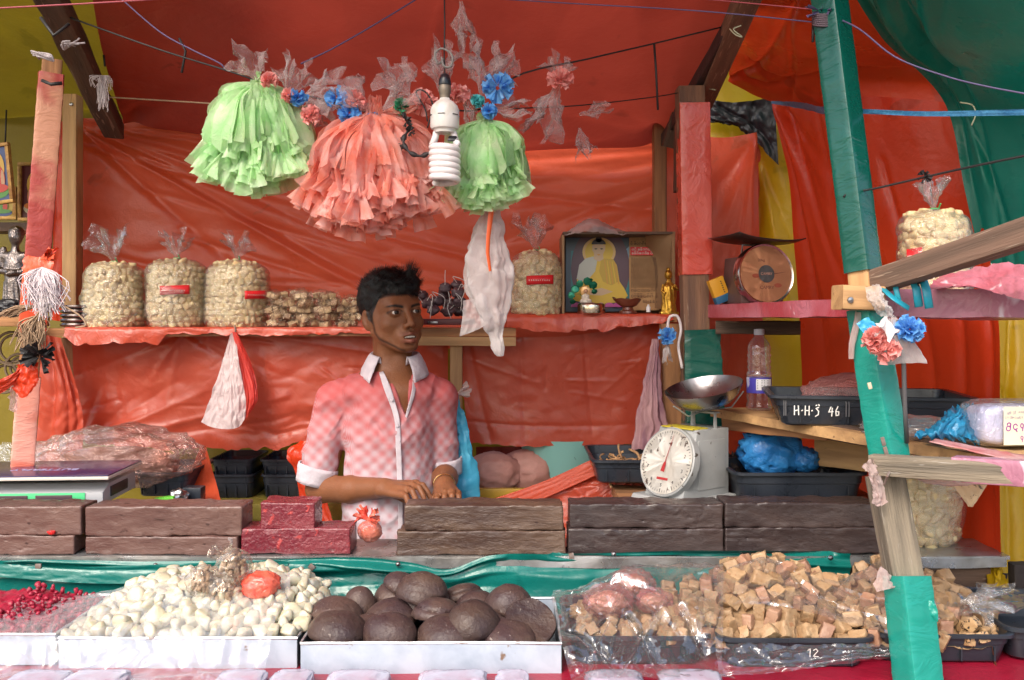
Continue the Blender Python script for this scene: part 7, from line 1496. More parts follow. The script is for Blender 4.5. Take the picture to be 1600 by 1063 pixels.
# ---------------------------------------------------------------- scales, trays, bottle, packets on the right
Yq = 2.2; sc_ = thing("dial_scale", "grey kitchen dial scale with a tilted steel bowl standing behind the loaves", "scale", P(1078, 783, Yq)); sc_.rotation_euler = (0, 0, R(-53)); sc_.location.y = 2.24
PAINT = mat("chipped_grey_paint", (.36, .37, .37), .42, c2=(.30, .31, .31), vs=12, c3=(.06, .04, .03), v3=46, t3=.665, bump=(60, .0012)); FACE = mat("worn_dial_face", (.74, .72, .68), .4, c2=(.66, .62, .56), vs=20, c3=(.12, .08, .06), v3=60, t3=.66); YP = mat("yellow_paint", (.50, .40, .03), .5, c3=(.15, .1, .06), v3=60, t3=.6)
def wedge(pts, w_, bev=.003):                        # side profile (y, z) extruded in x
    bm = bmesh.new(); vs = [bm.verts.new((-w_ / 2, a, b)) for a, b in pts]; fc = bm.faces.new(vs); ex = bmesh.ops.extrude_face_region(bm, geom=[fc]); bmesh.ops.translate(bm, verts=[v_ for v_ in ex['geom'] if isinstance(v_, bmesh.types.BMVert)], vec=(w_, 0, 0))
    bmesh.ops.recalc_face_normals(bm, faces=bm.faces[:]); bmesh.ops.bevel(bm, geom=bm.edges[:], offset=bev, segments=2, profile=.6, affect='EDGES')
    mb = MB().add([v_.co.copy() for v_ in bm.verts], [[v_.index for v_ in f_.verts] for f_ in bm.faces]); bm.free(); return mb
wedge([(-.085, .010), (.085, .010), (.085, .176), (-.030, .176)], .125).build("housing", PAINT, sc_, True, 40)
wedge([(-.112, 0), (.098, 0), (.092, .012), (-.104, .012)], .170, .002).build("base_plate", PAINT, sc_, True, 40)
MB().box((.0635, .02, .09), (.002, .10, .12), bev=.0008).build("side_panel", PAINT, sc_, True, 40)
MB().box((0, -.008, .1772), (.105, .055, .003), bev=.001).build("yellow_top", YP, sc_, True, 40)
tilt = math.atan2(.055, .166); Dm = Matrix.Rotation(-tilt, 3, 'X') @ Matrix.Rotation(R(90), 3, 'X'); dc = Vector((0, -.068, .096))
MB().lathe([(.001, .004), (.080, .004), (.084, .006), (.0865, .004), (.0865, -.016), (.082, -.018), (.001, -.018)], 56, M=Dm, c=dc).build("dial_rim", PAINT, sc_, True, 40)
MB().lathe([(.001, .0062), (.081, .0062)], 56, M=Dm, c=dc).build("dial_face", FACE, sc_, False)
mb = MB(); 
for k in range(60):
    a = 2 * pi * k / 60; L = .010 if k % 5 == 0 else .005; r1 = .0765; w2 = .0010 if k % 5 == 0 else .0006; q = [Vector((sin(a) * r_ + cos(a) * s_, cos(a) * r_ - sin(a) * s_, .0070)) for r_, s_ in ((r1, w2), (r1, -w2), (r1 - L, -w2), (r1 - L, w2))]
    mb.add([Dm @ p_ + dc for p_ in q], [(0, 1, 2, 3)])
mb.build("dial_marks", mat("dial_ink", (.05, .045, .045), .6), sc_, False)
def text(s, size, m, parent, loc, rot, name="lettering", align='CENTER', ext=.0002):
    cu = bpy.data.curves.new(name, 'FONT'); cu.body = s; cu.size = size; cu.align_x = align; cu.align_y = 'CENTER'; cu.extrude = ext; cu.materials.append(m)
    q_ = bpy.data.objects.new(name, cu); me = bpy.data.meshes.new_from_object(q_); bpy.data.objects.remove(q_); me.materials.clear(); me.materials.append(m); o = bpy.data.objects.new(name, me); COL.objects.link(o); o.parent = parent; o.matrix_local = Matrix.Translation(loc) @ rot.to_4x4(); return o
DR = Dm @ Matrix.Rotation(0, 3, 'X')
for k, n_ in enumerate(["0", "1", "2", "3", "4", "5", "6", "7", "8", "9"]):
    a = 2 * pi * k / 10; text(n_, .012, mat("dial_ink", (.05, .045, .045), .6), sc_, dc + Dm @ Vector((sin(a) * .059, cos(a) * .059, .0072)), Dm, "dial_number")
RD = mat("pointer_red", (.34, .02, .02), .4); mb = MB(); a = R(8)
def dv(x_, y_, z_): return Dm @ Vector((x_ * cos(a) + y_ * sin(a), -x_ * sin(a) + y_ * cos(a), z_)) + dc
mb.add([dv(-.0012, 0, .0095), dv(.0012, 0, .0095), dv(.0004, .068, .0095), dv(-.0004, .068, .0095)], [(0, 1, 2, 3)]); mb.add([dv(-.0065, -.026, .0092), dv(.0065, -.026, .0092), dv(.004, -.006, .0092), dv(0, .004, .0092), dv(-.004, -.006, .0092)], [(0, 1, 2, 3, 4)])
mb.build("pointer", RD, sc_, False); mb = MB(); mb.add([Dm @ Vector(q_) + dc for q_ in ((-.018, -.046, .0075), (.018, -.046, .0075), (.018, -.040, .0075), (-.018, -.040, .0075))], [(0, 1, 2, 3)]); mb.build("red_plate", RD, sc_, False)
MB().tube([(-.022, .048, .176), (-.022, .048, .213), (.050, .048, .213), (.050, .048, .176)], .0065, 6, flat=.6).build("bracket", PAINT, sc_, True, 40)
MB().box((.014, .048, .214), (.085, .022, .004), bev=.001).build("bracket_plate", PAINT, sc_, True, 40)
bc = Vector((.020, .048, .2385)); Wm = Matrix.Rotation(R(53), 3, 'Z') @ Matrix.Rotation(R(-12), 3, 'Y') @ Matrix.Rotation(R(9), 3, 'X')
prof = [(.0005, -.022), (.035, -.020), (.065, -.008), (.085, .010), (.096, .030), (.0985, .034), (.0965, .0345), (.083, .012), (.063, -.005), (.034, -.0175), (.0005, -.0195)]
MB().lathe(prof, 64, M=Wm, c=bc + Vector((0, 0, .006))).build("bowl", STEEL, sc_, True, 60)
for s_ in (-1, 1): MB().tube([(.014, .048, .216), tuple(bc + Wm @ Vector((s_ * .055, -.03, -.018))), tuple(bc + Wm @ Vector((s_ * .088, -.04, .018)))], .0035, 6, flat=.5).build("bowl_arm", PAINT, sc_)
# support behind the counter for scale and tray
beam("support_board", "rough board under the dial scale and the long black tray", "board", Vector((.27, 2.30, P(0, 784, 2.2).z - .014)), Vector((.92, 2.30, P(0, 784, 2.2).z - .014)), .30, .024, WOOD)
zb_ = P(0, 784, 2.2).z
def raw_tray(label, px0, px1, Y0, Y1, pb, H, seed=0, rz=0): 
    return black_tray(label, ((xl(px0, Y0) + xl(px1, Y0)) / 2, (Y0 + Y1) / 2, pb), (xl(px1, Y0) - xl(px0, Y0)) / 1.09, Y1 - Y0, H, rz, "other black plastic trays")
raw_tray("long empty black tray right of the dial scale", 1142, 1364, 2.16, 2.40, zb_ - .001, .078)
raw_tray("black tray heaped with dry roots left of the dial scale", 922, 1076, 2.32, 2.60, P(0, 757, 2.32).z, .062)
ROOT = mat("dry_root", (.46, .27, .13), .8, c2=(.32, .17, .08), vs=30, rand=.2, bump=(60, .001)); rr = random.Random(4); proto = []
for k in range(5):
    n_ = 12; pts = [Vector((-.035 + .07 * i / (n_ - 1), .006 * sin(i * .7 + k * 2), .006 * sin(i * .5 + k))) for i in range(n_)]; proto.append(MB().tube(pts, [.0022 + .0016 * abs(sin(i * .6 + k)) * (1 - i / n_ * .5) for i in range(n_)], 6).build("dry_root", ROOT, None, True, 180, origin=None))
z_ = P(0, 735, 2.4).z
scatter(proto, "dry_root", "dry brown root piled in the tray left of the dial scale", "root", "dry roots in the black tray", [(rr.uniform(xl(945, 2.4), xl(1035, 2.4)), rr.uniform(2.36, 2.54), z_ + rr.uniform(-.02, .0) + .03 * ((k_ % 9) / 9), rr.uniform(.7, 1.3)) for k_ in range(70)], 5)
for o in [o for o in COL.objects if o.name.startswith("dry_root")]: o.rotation_euler = (rr.gauss(0, .25), rr.gauss(0, .35), rr.uniform(0, 6.3))
z46 = 1.2625
tN = black_tray("black tray lettered in white, lying on the lower side shelf", (xl(1352, 2.08), 2.10, z46), .42, .27, .068, R(-12), "other black plastic trays")
H46 = [[[(0, 0), (0, 1.6)], [(1, 0), (.9, 1.6)], [(0, .7), (.95, .9)]], [[(1.7, .75), (1.85, .85)]], [[(2.5, 0), (2.5, 1.6)], [(3.4, 0), (3.4, 1.6)], [(2.5, .8), (3.4, .8)]], [[(4.0, .75), (4.15, .85)]], [[(5.6, 1.4), (5.0, 1.2), (5.6, .7), (5.5, .1), (4.9, -.2)], [(5.0, 1.7), (5.15, 1.8)], [(5.6, 1.9), (5.7, 1.7)]], [[(8.4, 1.5), (7.9, .6), (8.9, .7)], [(8.7, 1.3), (8.6, -.1)]], [[(10.0, 1.6), (9.5, .8), (9.6, 0), (10.2, .1), (10.2, .7), (9.6, .7)]]]
WI = mat("white_marker", (.85, .84, .8), .6); mb = MB()
for g__ in H46: stroke_mb(mb, g__, Vector((-.165, -.1385, .026)), Vector((.0092, 0, 0)), Vector((0, -.0011, .0125)), .0022, .0006)
mb.build("hand_lettering", WI, tN, False); [MB().box((x_, -.134, .040), (.0022, .003, .034)).build("side_rib", mat("grey_rib", (.10, .10, .11), .3), tN) for x_ in (-.187, -.183, -.055, -.049)]
tag(crumple(P(1330, 618, 2.24), (.115, .07, .050), 3, .22, 4, flat=-.9).build("pink_film", mat("pink_clear_film", (.70, .32, .30), .15, bump=(24, .012, 4, 1.5, 'ridge'), alpha=(.35, .9), spec=1), None, True, 180), "crumpled clear film with a pink sheen in the lettered black tray", "plastic film")
tag(crumple(P(1420, 668, 1.78), (.085, .05, .022), 6, .3, 4).build("grey_film", CLEAR_CR, None, True, 180), "clear film crushed behind the grey hanging cord", "plastic film")
bo = thing("plastic_bottle", "empty ribbed water bottle with a blue and white label on the lower shelf", "bottle", Vector((xl(1186, 2.36), 2.36, 1.263))); s1 = S(1, 2.36)
PET = mat("bottle_plastic", (.9, .88, .92), .08, .8, alpha=(.07, .8), spec=1, bump=(20, .002)); hb_ = 112
prof = [(0, 0), (17, 0), (19.5, 3), (20, 8), (18, 14), (19.5, 20), (18.6, 26), (18.6, 52), (19.5, 56)] + [q for k in range(4) for q in ((18.6, 58 + k * 9), (16.8, 62 + k * 9))] + [(18, 96), (16, 104), (9, 113), (7, 118)]
MB().lathe([(max(.0004, a * s1), b * s1) for a, b in prof], 40).build("bottle_body", PET, bo, True, 60); MB().lathe([(7.5 * s1, 117 * s1), (8 * s1, 119 * s1), (8 * s1, 126 * s1), (.0004, 127 * s1)], 24).build("cap", mat("cap_blue", (.5, .5, .6), .4), bo, True, 40)
MB().lathe([(19.1 * s1, 27 * s1), (19.1 * s1, 51 * s1)], 40).build("bottle_label", mat("blue_violet_label", (.06, .05, .36), .4, c2=(.5, .5, .65), vs=20, vlo=.55, vhi=.6), bo)
G = []; [G.append((19.35 * s1 * sin(a), -19.35 * s1 * cos(a), z_ * s1)) for z_ in (32, 49) for a in np.linspace(-.5, .9, 12)]; MB().grid(G, 12, 2).build("label_panel", mat("white_label", (.72, .72, .76), .4), bo)
mb = MB(); [mb.add([Vector((19.6 * s1 * sin(a), -19.6 * s1 * cos(a), z_ * s1)) for a, z_ in ((a0, zz), (a0 + .42, zz), (a0 + .42, zz + .8), (a0, zz + .8))], [(0, 1, 2, 3)]) for a0 in (-.42, .1) for zz in (34, 36.5, 39, 41.5, 44, 46.5)]; mb.build("label_print", INK, bo, False)
# second dial scale on the upper shelf
s2 = thing("round_dial_scale", "round orange faced dial scale with a flat dark pan on the upper shelf", "scale", Vector((xl(1190, 2.36), 2.36, 1.543)), rz=R(14)); OX = mat("brown_enamel", (.09, .05, .045), .4, bump=(30, .001)); OF = mat("faded_orange_face", (.56, .25, .12), .75, c2=(.48, .20, .10), vs=9)
u2 = S(1, 2.34); MB().box((0, .05, .062), (.125, .11, .124), bev=.006, taper=.9).build("housing", OX, s2, True, 40); Dm2 = Matrix.Rotation(R(-6), 3, 'X') @ Matrix.Rotation(R(90), 3, 'X'); d2_ = Vector((0, -.016, .076))
MB().lathe([(.001, .006), (.073, .006), (.0785, .010), (.081, .006), (.080, -.02), (.001, -.02)], 56, M=Dm2, c=d2_).build("chrome_rim", mat("worn_chrome", (.5, .42, .40), .2, 1), s2, True, 40); MB().lathe([(.001, .0075), (.074, .0075)], 56, M=Dm2, c=d2_).build("dial_face", OF, s2, False); MB().lathe([(.001, .009), (.023, .009)], 40, M=Dm2, c=d2_).build("dial_centre", mat("slate_disc", (.10, .09, .09), .5), s2, False)
brown = mat("brown_ink", (.16, .05, .03), .6); text("CAMRY", .010, mat("pale_brown_ink", (.42, .22, .16), .6), s2, d2_ + Dm2 @ Vector((0, 0, .0096)), Dm2); text("CAMRY", .012, brown, s2, d2_ + Dm2 @ Vector((0, -.036, .0082)), Dm2); text("20kg", .010, brown, s2, d2_ + Dm2 @ Vector((-.012, .036, .0082)), Dm2)
mb = MB(); mb.add([Dm2 @ Vector(q_) + d2_ for q_ in ((.02, -.001, .0085), (.06, .006, .0085), (.02, .0015, .0085))], [(0, 1, 2)]); mb.build("pointer", brown, s2, False)
for q_ in ((-.030, -.005), (.032, -.030)): mb = MB().lathe([(.0005, .0081), (.008, .0081)], 14, M=Dm2, c=d2_ + Dm2 @ Vector((q_[0], q_[1], 0)), sx=1.4, sy=.7); mb.build("red_blot", mat("red_brown_blot", (.45, .10, .05), .5), s2, False)
MB().tube([(-.042, .03, .12), (-.040, .03, .156), (.040, .03, .156), (.042, .03, .12)], .0035, 6).build("bracket", mat("worn_chrome", (.5, .42, .40), .2, 1), s2)
DP = mat("dark_oily_pan", (.055, .036, .032), .35, .6, bump=(20, .002)); mb = MB(); mb.grid([(x_ * .108 * (1 - .12 * abs(y_)), y_ * .088 + .03, .160 + .010 * abs(x_) ** 3 + .005 * y_ * y_ - (.006 * x_)) for y_ in np.linspace(-1, 1, 9) for x_ in np.linspace(-1, 1, 15)], 15, 9); mb.build("flat_pan", DP, s2, True, 60, solid=.0022)
cd_ = thing("yellow_carton", "small yellow and blue carton leaning beside the round dial scale", "carton", Vector((xl(1130, 2.42), 2.42, 1.548))); cd_.rotation_euler = (0, R(-22), R(10)); MB().box((0, 0, .034), (.042, .02, .068), bev=.001).build("carton_box", mat("carton_yellow", (.62, .30, .02), .45), cd_, True, 40); MB().box((0, -.0003, .010), (.0425, .0205, .020), bev=.001).build("blue_foot", mat("carton_blue", (.02, .10, .20), .45), cd_, True, 40); mb = MB(); [mb.box((.010, -.0105, .026 + .006 * k), (.0035, .0006, .0028)) for k in range(6)]; mb.build("print_marks", INK, cd_, False)
# blue bags, packet with writing
tag(crumple(P(1205, 706, 2.32), (.078, .05, .062), 11, .30, 4, flat=-.75).build("blue_bag", PLASTIC_BLUE, None, True, 180), "crumpled bright blue bag behind the long black tray", "plastic bag"); tag(crumple(P(1258, 718, 2.30), (.038, .035, .030), 12, .22, 4, flat=-.8).build("blue_bag", PLASTIC_BLUE, None, True, 180), "smaller bulge of blue plastic right of the crumpled blue bag", "plastic bag")
BB = mat("azure_film", (.03, .28, .52), .25, bump=(26, .008, 4, 1, 'ridge'), transl=.35, coat=.2)
tag(sheet_mb([[(1490, 640, 1.80), (1525, 632, 1.80), (1528, 650, 1.80)], [(1455, 664, 1.70), (1490, 650, 1.66), (1532, 665, 1.70)], [(1428, 682, 1.66), (1470, 676, 1.64), (1530, 688, 1.66)], [(1432, 684, 1.66), (1500, 690, 1.66), (1532, 692, 1.68)]], nu=50, nv=40, wr=.012, ws=6, seed=71, rand=8, randamp=.01).build("azure_bag", BB, None, True, 180), "azure plastic bag spread in a fan beside the lettered packet", "plastic bag")
pk = thing("lettered_packet", "clear packet of white sachets with purple lettering on cream paper at the right edge", "packet", Vector((xl(1590, 1.66), 1.68, 1.264)), rz=R(6)); mb = MB()
v4, f4 = ico(4); q = np.sign(v4) * np.abs(v4) ** .42 * np.array([.085, .045, .042]); q = q * (1 + .05 * (1 - 2 * np.abs(fbm(v4 * 2.2, 3, 2)))[:, None]) + np.array([0, 0, .044]); MB().add(q.tolist(), f4).build("packet_film", CLEAR_CR, pk, True, 180)
q = np.sign(v4) * np.abs(v4) ** .35 * np.array([.076, .038, .036]) + np.array([.002, 0, .042]); q[:, 1] += .003 * np.sin(q[:, 0] * 160); MB().add(q.tolist(), f4).build("sachets", mat("lilac_white_sachets", (.60, .58, .74), .4, c2=(.42, .44, .70), vs=16), pk, True, 60)
LBM = mat("cream_label", (.78, .74, .52), .5); Gq = [(x_, -.0475 + .25 * (x_ - .02) ** 2, z_) for z_ in (.008, .078) for x_ in np.linspace(-.048, .082, 8)]; MB().grid(Gq, 8, 2).build("paper_label", LBM, pk, True, 180)
PUR = mat("purple_ink", (.30, .03, .28), .5); arc = lambda cx_, cy_, r1, r2, a0, a1, n_=12: [(cx_ + r1 * cos(R(a)), cy_ + r2 * sin(R(a))) for a in np.linspace(a0, a1, n_)]
GLY = { # rounded letters copied by eye from the packet
 'm': [arc(.30, .30, .26, .28, 60, 400), arc(.38, .78, .22, .2, -60, 200), [(.56, .4), (.62, .85)]], 'u': [arc(.28, .5, .26, .34, 20, 330), [(.30, .2), (.5, -.1)]], 'r': [arc(.2, .62, .18, .26, 0, 360), [(.36, .5), (.25, 0)]], 's': [arc(.25, .45, .22, .42, 60, 330), arc(.66, .45, .2, .3, -150, 170), [(.78, .8), (.95, 1.1), (.6, 1.05)]],
 'y': [arc(.22, .3, .2, .28, 40, 380), arc(.62, .3, .2, .28, 200, 540), [(.82, .4), (.84, .95)]], 'n': [arc(.2, .4, .18, .3, 0, 300), [(.38, .35), (.5, .75), (.62, .3)]], 'a': [arc(.32, .45, .26, .36, -30, 290), [(.55, .8), (.6, .1)]]}
def word(mb, wd_, x0, z0, h, st=.0016, gap=.92):
    x_ = x0
    for ch in wd_:
        if ch == ' ': x_ += h * .6; continue
        for s_ in GLY[ch]:
            pts = [Vector((x_ + a * h, 0, z0 + b * h)) for a, b in s_]; pts = [Vector((p_.x, -.0483 + .25 * (p_.x - .02) ** 2, p_.z)) for p_ in pts]
            for a, b in zip(pts, pts[1:]):
                d_ = (b - a); 
                if d_.length < 1e-6: continue
                d_.normalize(); w2 = Vector((-d_.z, 0, d_.x)) * st / 2; mb.add([a + w2 - d_ * st * .3, b + w2 + d_ * st * .3, b - w2 + d_ * st * .3, a - w2 - d_ * st * .3], [(0, 1, 2, 3)])
        x_ += h * gap
mb = MB(); word(mb, "muras mya", -.044, .034, .0150, .0019); word(mb, "ranasn", -.016, .014, .0120, .0015); mb.build("purple_lettering", PUR, pk, False)
mb = MB(); word(mb, "ursnayur", -.046, .056, .005, .0006); word(mb, "nasuran", -.02, .066, .0045, .0006); word(mb, "yrs", -.042, .064, .006, .0007); mb.build("small_lettering", mat("violet_grey_ink", (.30, .22, .36), .6), pk, False)
tag(sheet_mb([[(1465, 686, 1.66), (1640, 720, 1.56)], [(1452, 690, 1.62), (1640, 732, 1.50)]], nu=20, nv=8, wr=.002, seed=8).build("carton_sheet", mat("red_edged_card", (.40, .10, .10), .6, c2=(.5, .3, .3), vs=20), None, True, 60, solid=.002), "worn card sheet under the lettered packet", "card")
npj = tag(sheet_mb([[(1478, 742, 1.60), (1550, 745, 1.58)], [(1494, 765, 1.60), (1540, 762, 1.58)], [(1512, 792, 1.60), (1520, 792, 1.59)]], nu=16, nv=16, wr=.003, seed=9).build("newspaper_flap", mat("yellowed_newsprint2", (.55, .40, .26), .8, c2=(.12, .10, .08), vs=60, vlo=.56, vhi=.6), None, True, 180), "triangular newspaper flap hanging under the grey rail", "newspaper")
tag(crumple(P(1490, 748, 1.57), (.05, .012, .010), 8, .5, 4).build("mauve_frill", MILKY_PINK, None, True, 180), "torn mauve frill under the wrapped part of the grey rail", "plastic scrap")
tag(sheet_mb([[(1532, 905, 2.0), (1556, 880, 1.98), (1572, 905, 1.96)], [(1522, 960, 1.9), (1560, 930, 1.9), (1580, 960, 1.9)], [(1510, 1010, 1.9), (1590, 1010, 1.88)]], nu=30, nv=40, wr=.01, seed=15).build("yellow_flap", YELLOW, None, True, 180), "yellow tarpaulin corner hanging below the counter end", "tarpaulin")
beam("packing_post", "dark charred post at the far right behind the trays", "post", P(1592, 880, 1.95), P(1594, 980, 1.95), .035, .03, mat("charred_wood", (.03, .022, .02), .8, bump=(30, .004)), rough=.004)
sheet("under_counter_dark", "black sheet closing the space below the counter at the right", "sheet", [[(1310, 893, 2.02), (1575, 896, 2.02)], [(1310, 1010, 2.02), (1575, 1010, 2.02)]], mat("black_sheet", (.012, .012, .016), .45), nu=20, nv=10, seed=3)  # plain near-black sheet filling the space under the counter
# ---------------------------------------------------------------- behind the counter, left and middle
bt_z = P(0, 775, 2.75).z
raw_tray("black tray at the left of the stack under the shelf", 322, 398, 2.78, 2.98, P(0, 778, 2.8).z, .075); raw_tray("upper black tray on the one at the left of the stack", 324, 396, 2.78, 2.98, P(0, 742, 2.8).z, .050); raw_tray("black tray at the right of the stack under the shelf", 404, 478, 2.78, 2.98, P(0, 778, 2.8).z, .075); raw_tray("upper black tray on the one at the right of the stack", 402, 476, 2.78, 2.98, P(0, 742, 2.8).z, .050)
beam("low_shelf", "olive cloth covered low shelf carrying the stacked black trays", "shelf", Vector((xl(300, 2.8), 2.86, P(0, 790, 2.8).z)), Vector((xl(940, 2.8), 2.86, P(0, 790, 2.8).z)), .32, .05, mat("olive_cloth", (.20, .16, .02), .7, bump=(20, .006)))
raw_tray("black tray under the big crumpled clear bag", 205, 296, 2.40, 2.62, P(0, 775, 2.42).z, .066)
tag(crumple(P(178, 714, 2.44), (.215, .10, .080), 21, .26, 5, fr=1.6, flat=-.85).build("big_clear_bag", mat("big_clear_bag", (.85, .75, .72), .10, .7, c2=(.5, .2, .14), vs=5, bump=(22, .02, 4, 1.5, 'ridge'), bump2=(70, .004, 3, 1), alpha=(.22, .85), spec=1), None, True, 180), "big crumpled clear bag lying behind the electronic scale", "plastic bag")
tag(crumple(P(180, 726, 2.50), (.17, .07, .05), 22, .1, 4).build("bag_contents", mat("reddish_sweets_in_bag", (.34, .12, .08), .6, c2=(.45, .22, .16), vs=20, bump=(60, .006)), None, True, 180), "dull reddish mass inside the big crumpled clear bag", "contents")
tag(sheet_mb([[(312, 700, 2.6), (322, 700, 2.58)], [(296, 745, 2.5), (335, 745, 2.48)], [(290, 800, 2.4), (350, 800, 2.36)]], nu=20, nv=30, wr=.003, seed=4).build("red_flap", RED, None, True, 180), "red sheet slanting down beside the stacked black trays", "plastic sheet")
tag(sheet_mb([[(470, 688, 2.62), (482, 690, 2.60), (500, 694, 2.6)], [(448, 708, 2.6), (470, 715, 2.58), (500, 710, 2.58)], [(462, 740, 2.6), (500, 745, 2.58)], [(470, 800, 2.6), (530, 850, 2.55)]], nu=24, nv=40, wr=.005, seed=5).build("torn_red_sheet", RED_SIDE, None, True, 180), "torn red sheet hanging behind the man's elbow", "plastic sheet")
tag(MB().box(P(258, 782, 2.3), (.055, .03, .018), Matrix.Rotation(R(-8), 3, 'Y'), bev=.002).build("green_card", mat("lime_card", (.16, .62, .05), .5), None), "lime green folded card behind the loaves", "card"); tag(crumple(P(280, 776, 2.32), (.022, .02, .02), 9, .4, 3).build("foil_scrap", STEEL, None), "crumpled silvery scrap next to the lime green card", "scrap")
tag(MB().box(P(303, 775, 2.36), (.05, .04, .05), bev=.004).build("dark_carton", BLACKP, None), "small dark box between the clear bag and the red flap", "box")
CSK = mat("pinkish_sack", (.55, .30, .25), .7, c2=(.42, .18, .14), vs=6, bump=(20, .006)); tag(crumple(P(770, 738, 2.74), (.085, .06, .058), 31, .15, 4).build("cloth_sack", CSK, None, True, 180), "pinkish cloth sack beside the sky blue bag", "sack"); tag(crumple(P(824, 736, 2.78), (.085, .06, .062), 32, .16, 4).build("cloth_sack", CSK, None, True, 180), "pinkish cloth sack lying against the teal basin", "sack")
tag(MB().lathe([(.001, 0), (.10, 0), (.135, .16), (.14, .16), (.105, -.004)], 40, c=P(880, 760, 2.85)).build("teal_basin", mat("pale_teal_plastic", (.22, .48, .44), .5, c3=(.1, .2, .18), v3=30, t3=.68), None, True, 40), "pale teal basin behind the slanting red band", "basin")
tag(sheet_mb([[(744, 698, 2.9), (850, 698, 2.88)], [(744, 760, 2.9), (850, 760, 2.88)]], nu=20, nv=10, wr=.01, seed=6).build("dark_red_sheet", mat("deep_red_sheet", (.20, .022, .018), .6, bump=(20, .006)), None, True, 180), "dark red sheet hanging behind the cloth sacks", "plastic sheet")
tag(MB().box(P(790, 772, 2.62), (.18, .02, .034), bev=.004).build("yellow_tray_edge", mat("mustard_plastic", (.45, .27, .02), .5), None), "mustard yellow tray edge below the cloth sacks", "tray")
tag(sheet_mb([[(925, 718, 2.45), (934, 742, 2.44)], [(850, 752, 2.45), (860, 775, 2.44)], [(758, 784, 2.44), (770, 815, 2.43)]], nu=24, nv=40, wr=.001, ws=2, seed=7).build("red_band", RED, None, True, 180, solid=.002), "flat red band slanting up to the tray of roots", "plastic strip")
tag(sheet_mb([[(925, 742, 2.47), (960, 750, 2.44), (1030, 756, 2.42)], [(850, 772, 2.46), (940, 800, 2.42), (1030, 790, 2.38)], [(790, 840, 2.45), (1030, 860, 2.36)]], nu=60, nv=40, wr=.008, seed=8, rand=8, randamp=.008).build("red_cover_sheet", RED_LOW, None, True, 180), "red sheet draped under the tray of roots", "plastic sheet")
tag(crumple(P(1148, 745, 2.42), (.03, .03, .06), 34, .3, 4).build("dark_wire_tangle", mat("dark_net", (.04, .025, .022), .7, bump=(60, .01)), None), "dark tangle of netting behind the grey dial scale", "netting")
# electronic scale at the left
es = thing("electronic_scale", "electronic scale with a dark purple pan and green framed displays at the left", "scale", P(60, 778, 2.18), rz=R(4)); ez = es.location
GP = mat("grey_scale_plastic", (.42, .42, .44), .4); wedge([(-.10, 0), (.12, 0), (.12, .045), (-.055, .045), (-.10, .030)], .38, .004).build("housing", GP, es, True, 40)
MB().box((-.02, -.1005, .0165), (.34, .004, .026), bev=.001).build("green_panel", mat("mint_green", (.08, .55, .22), .4), es, True, 40)
for x_ in (-.12, -.02, .08): MB().box((x_, -.103, .0165), (.082, .003, .017), bev=.001).build("display", mat("dark_display", (.08, .05, .06), .25), es, True, 40)
MB().box((.1915, .0, .024), (.003, .11, .024), bev=.001).build("side_grille", mat("grille_dark", (.03, .03, .03), .5), es)
MB().box((-.01, .01, .053), (.20, .10, .012), bev=.002).build("pan_support", BLACKP, es); MB().box((0, -.005, .066), (.42, .23, .008), Matrix.Rotation(R(0), 3, 'X'), bev=.003).build("pan_edge", mat("cream_edge", (.62, .56, .50), .35), es, True, 40)
MB().box((0, -.005, .0715), (.416, .226, .003), bev=.001).build("pan", mat("dark_purple_pan", (.035, .022, .085), .22, coat=.3), es, True, 40)
text("BUTTERFLY", .030, mat("pale_lilac_ink", (.45, .40, .60), .5), es, Vector((.03, -.03, .0735)), Matrix.Rotation(R(180), 3, 'Z'))
# ---------------------------------------------------------------- neighbour's pictures and statue at the left edge
Yn2 = 3.0
def framed(label, px, py, w_, h_, Y, rz, ry, seed, cols):
    t = thing("framed_picture", label, "picture", P(px, py + h_ / 2, Y), "framed devotional pictures at the left", R(rz)); t.rotation_euler = (0, R(ry), R(rz)); W, H = S(w_, Y), S(h_, Y); fr_ = mat("gilt_frame", (.30, .13, .04), .4, .3, c2=(.55, .32, .08), vs=60); b_ = .012
    for (x_, z_, a_, c_) in ((0, b_ / 2, W, b_), (0, H - b_ / 2, W, b_), (-W / 2 + b_ / 2, H / 2, b_, H - 2 * b_), (W / 2 - b_ / 2, H / 2, b_, H - 2 * b_)): MB().box((x_, 0, z_), (a_, .016, c_), bev=.002).build("frame", fr_, t, True, 40)
    MB().box((0, .002, H / 2), (W - 2 * b_, .004, H - 2 * b_)).build("picture_ground", cols[0], t, False)
    r_ = random.Random(seed); mb = MB(); e = lambda cx_, cz_, a_, c_, m__, yy: mb.add([(cx_ * W + a_ * W * cos(q_), -.001 - yy * .0004, cz_ * H + c_ * H * sin(q_)) for q_ in np.linspace(0, 2 * pi, 20, endpoint=False)], [tuple(range(20))], m__)
    e(0, .22, .36, .12, 3, 1); e(0, .62, .26, .24, 1, 2); e(0, .42, .25, .22, 2, 3); e(-.16, .40, .07, .16, 4, 4); e(.16, .40, .07, .16, 4, 4); e(0, .66, .10, .11, 4, 5); e(0, .74, .11, .05, 5, 6); e(0, .26, .34, .07, 2, 4.5)
    mb.build("painted_figure", cols, t, False)
c_ = lambda n, r_, g__, b: mat(n, (r_, g__, b), .4); pc = [c_("pic_blue", .06, .10, .28), c_("pic_gold", .75, .45, .08), c_("pic_red", .60, .05, .03), c_("pic_green", .10, .30, .06), c_("pic_skin", .62, .34, .20), c_("pic_dark", .04, .02, .02)]; pd = [c_("pic_maroon", .12, .02, .02), pc[1], c_("pic_orange", .70, .22, .04), c_("pic_cream", .60, .50, .32), pc[4], pc[1]]
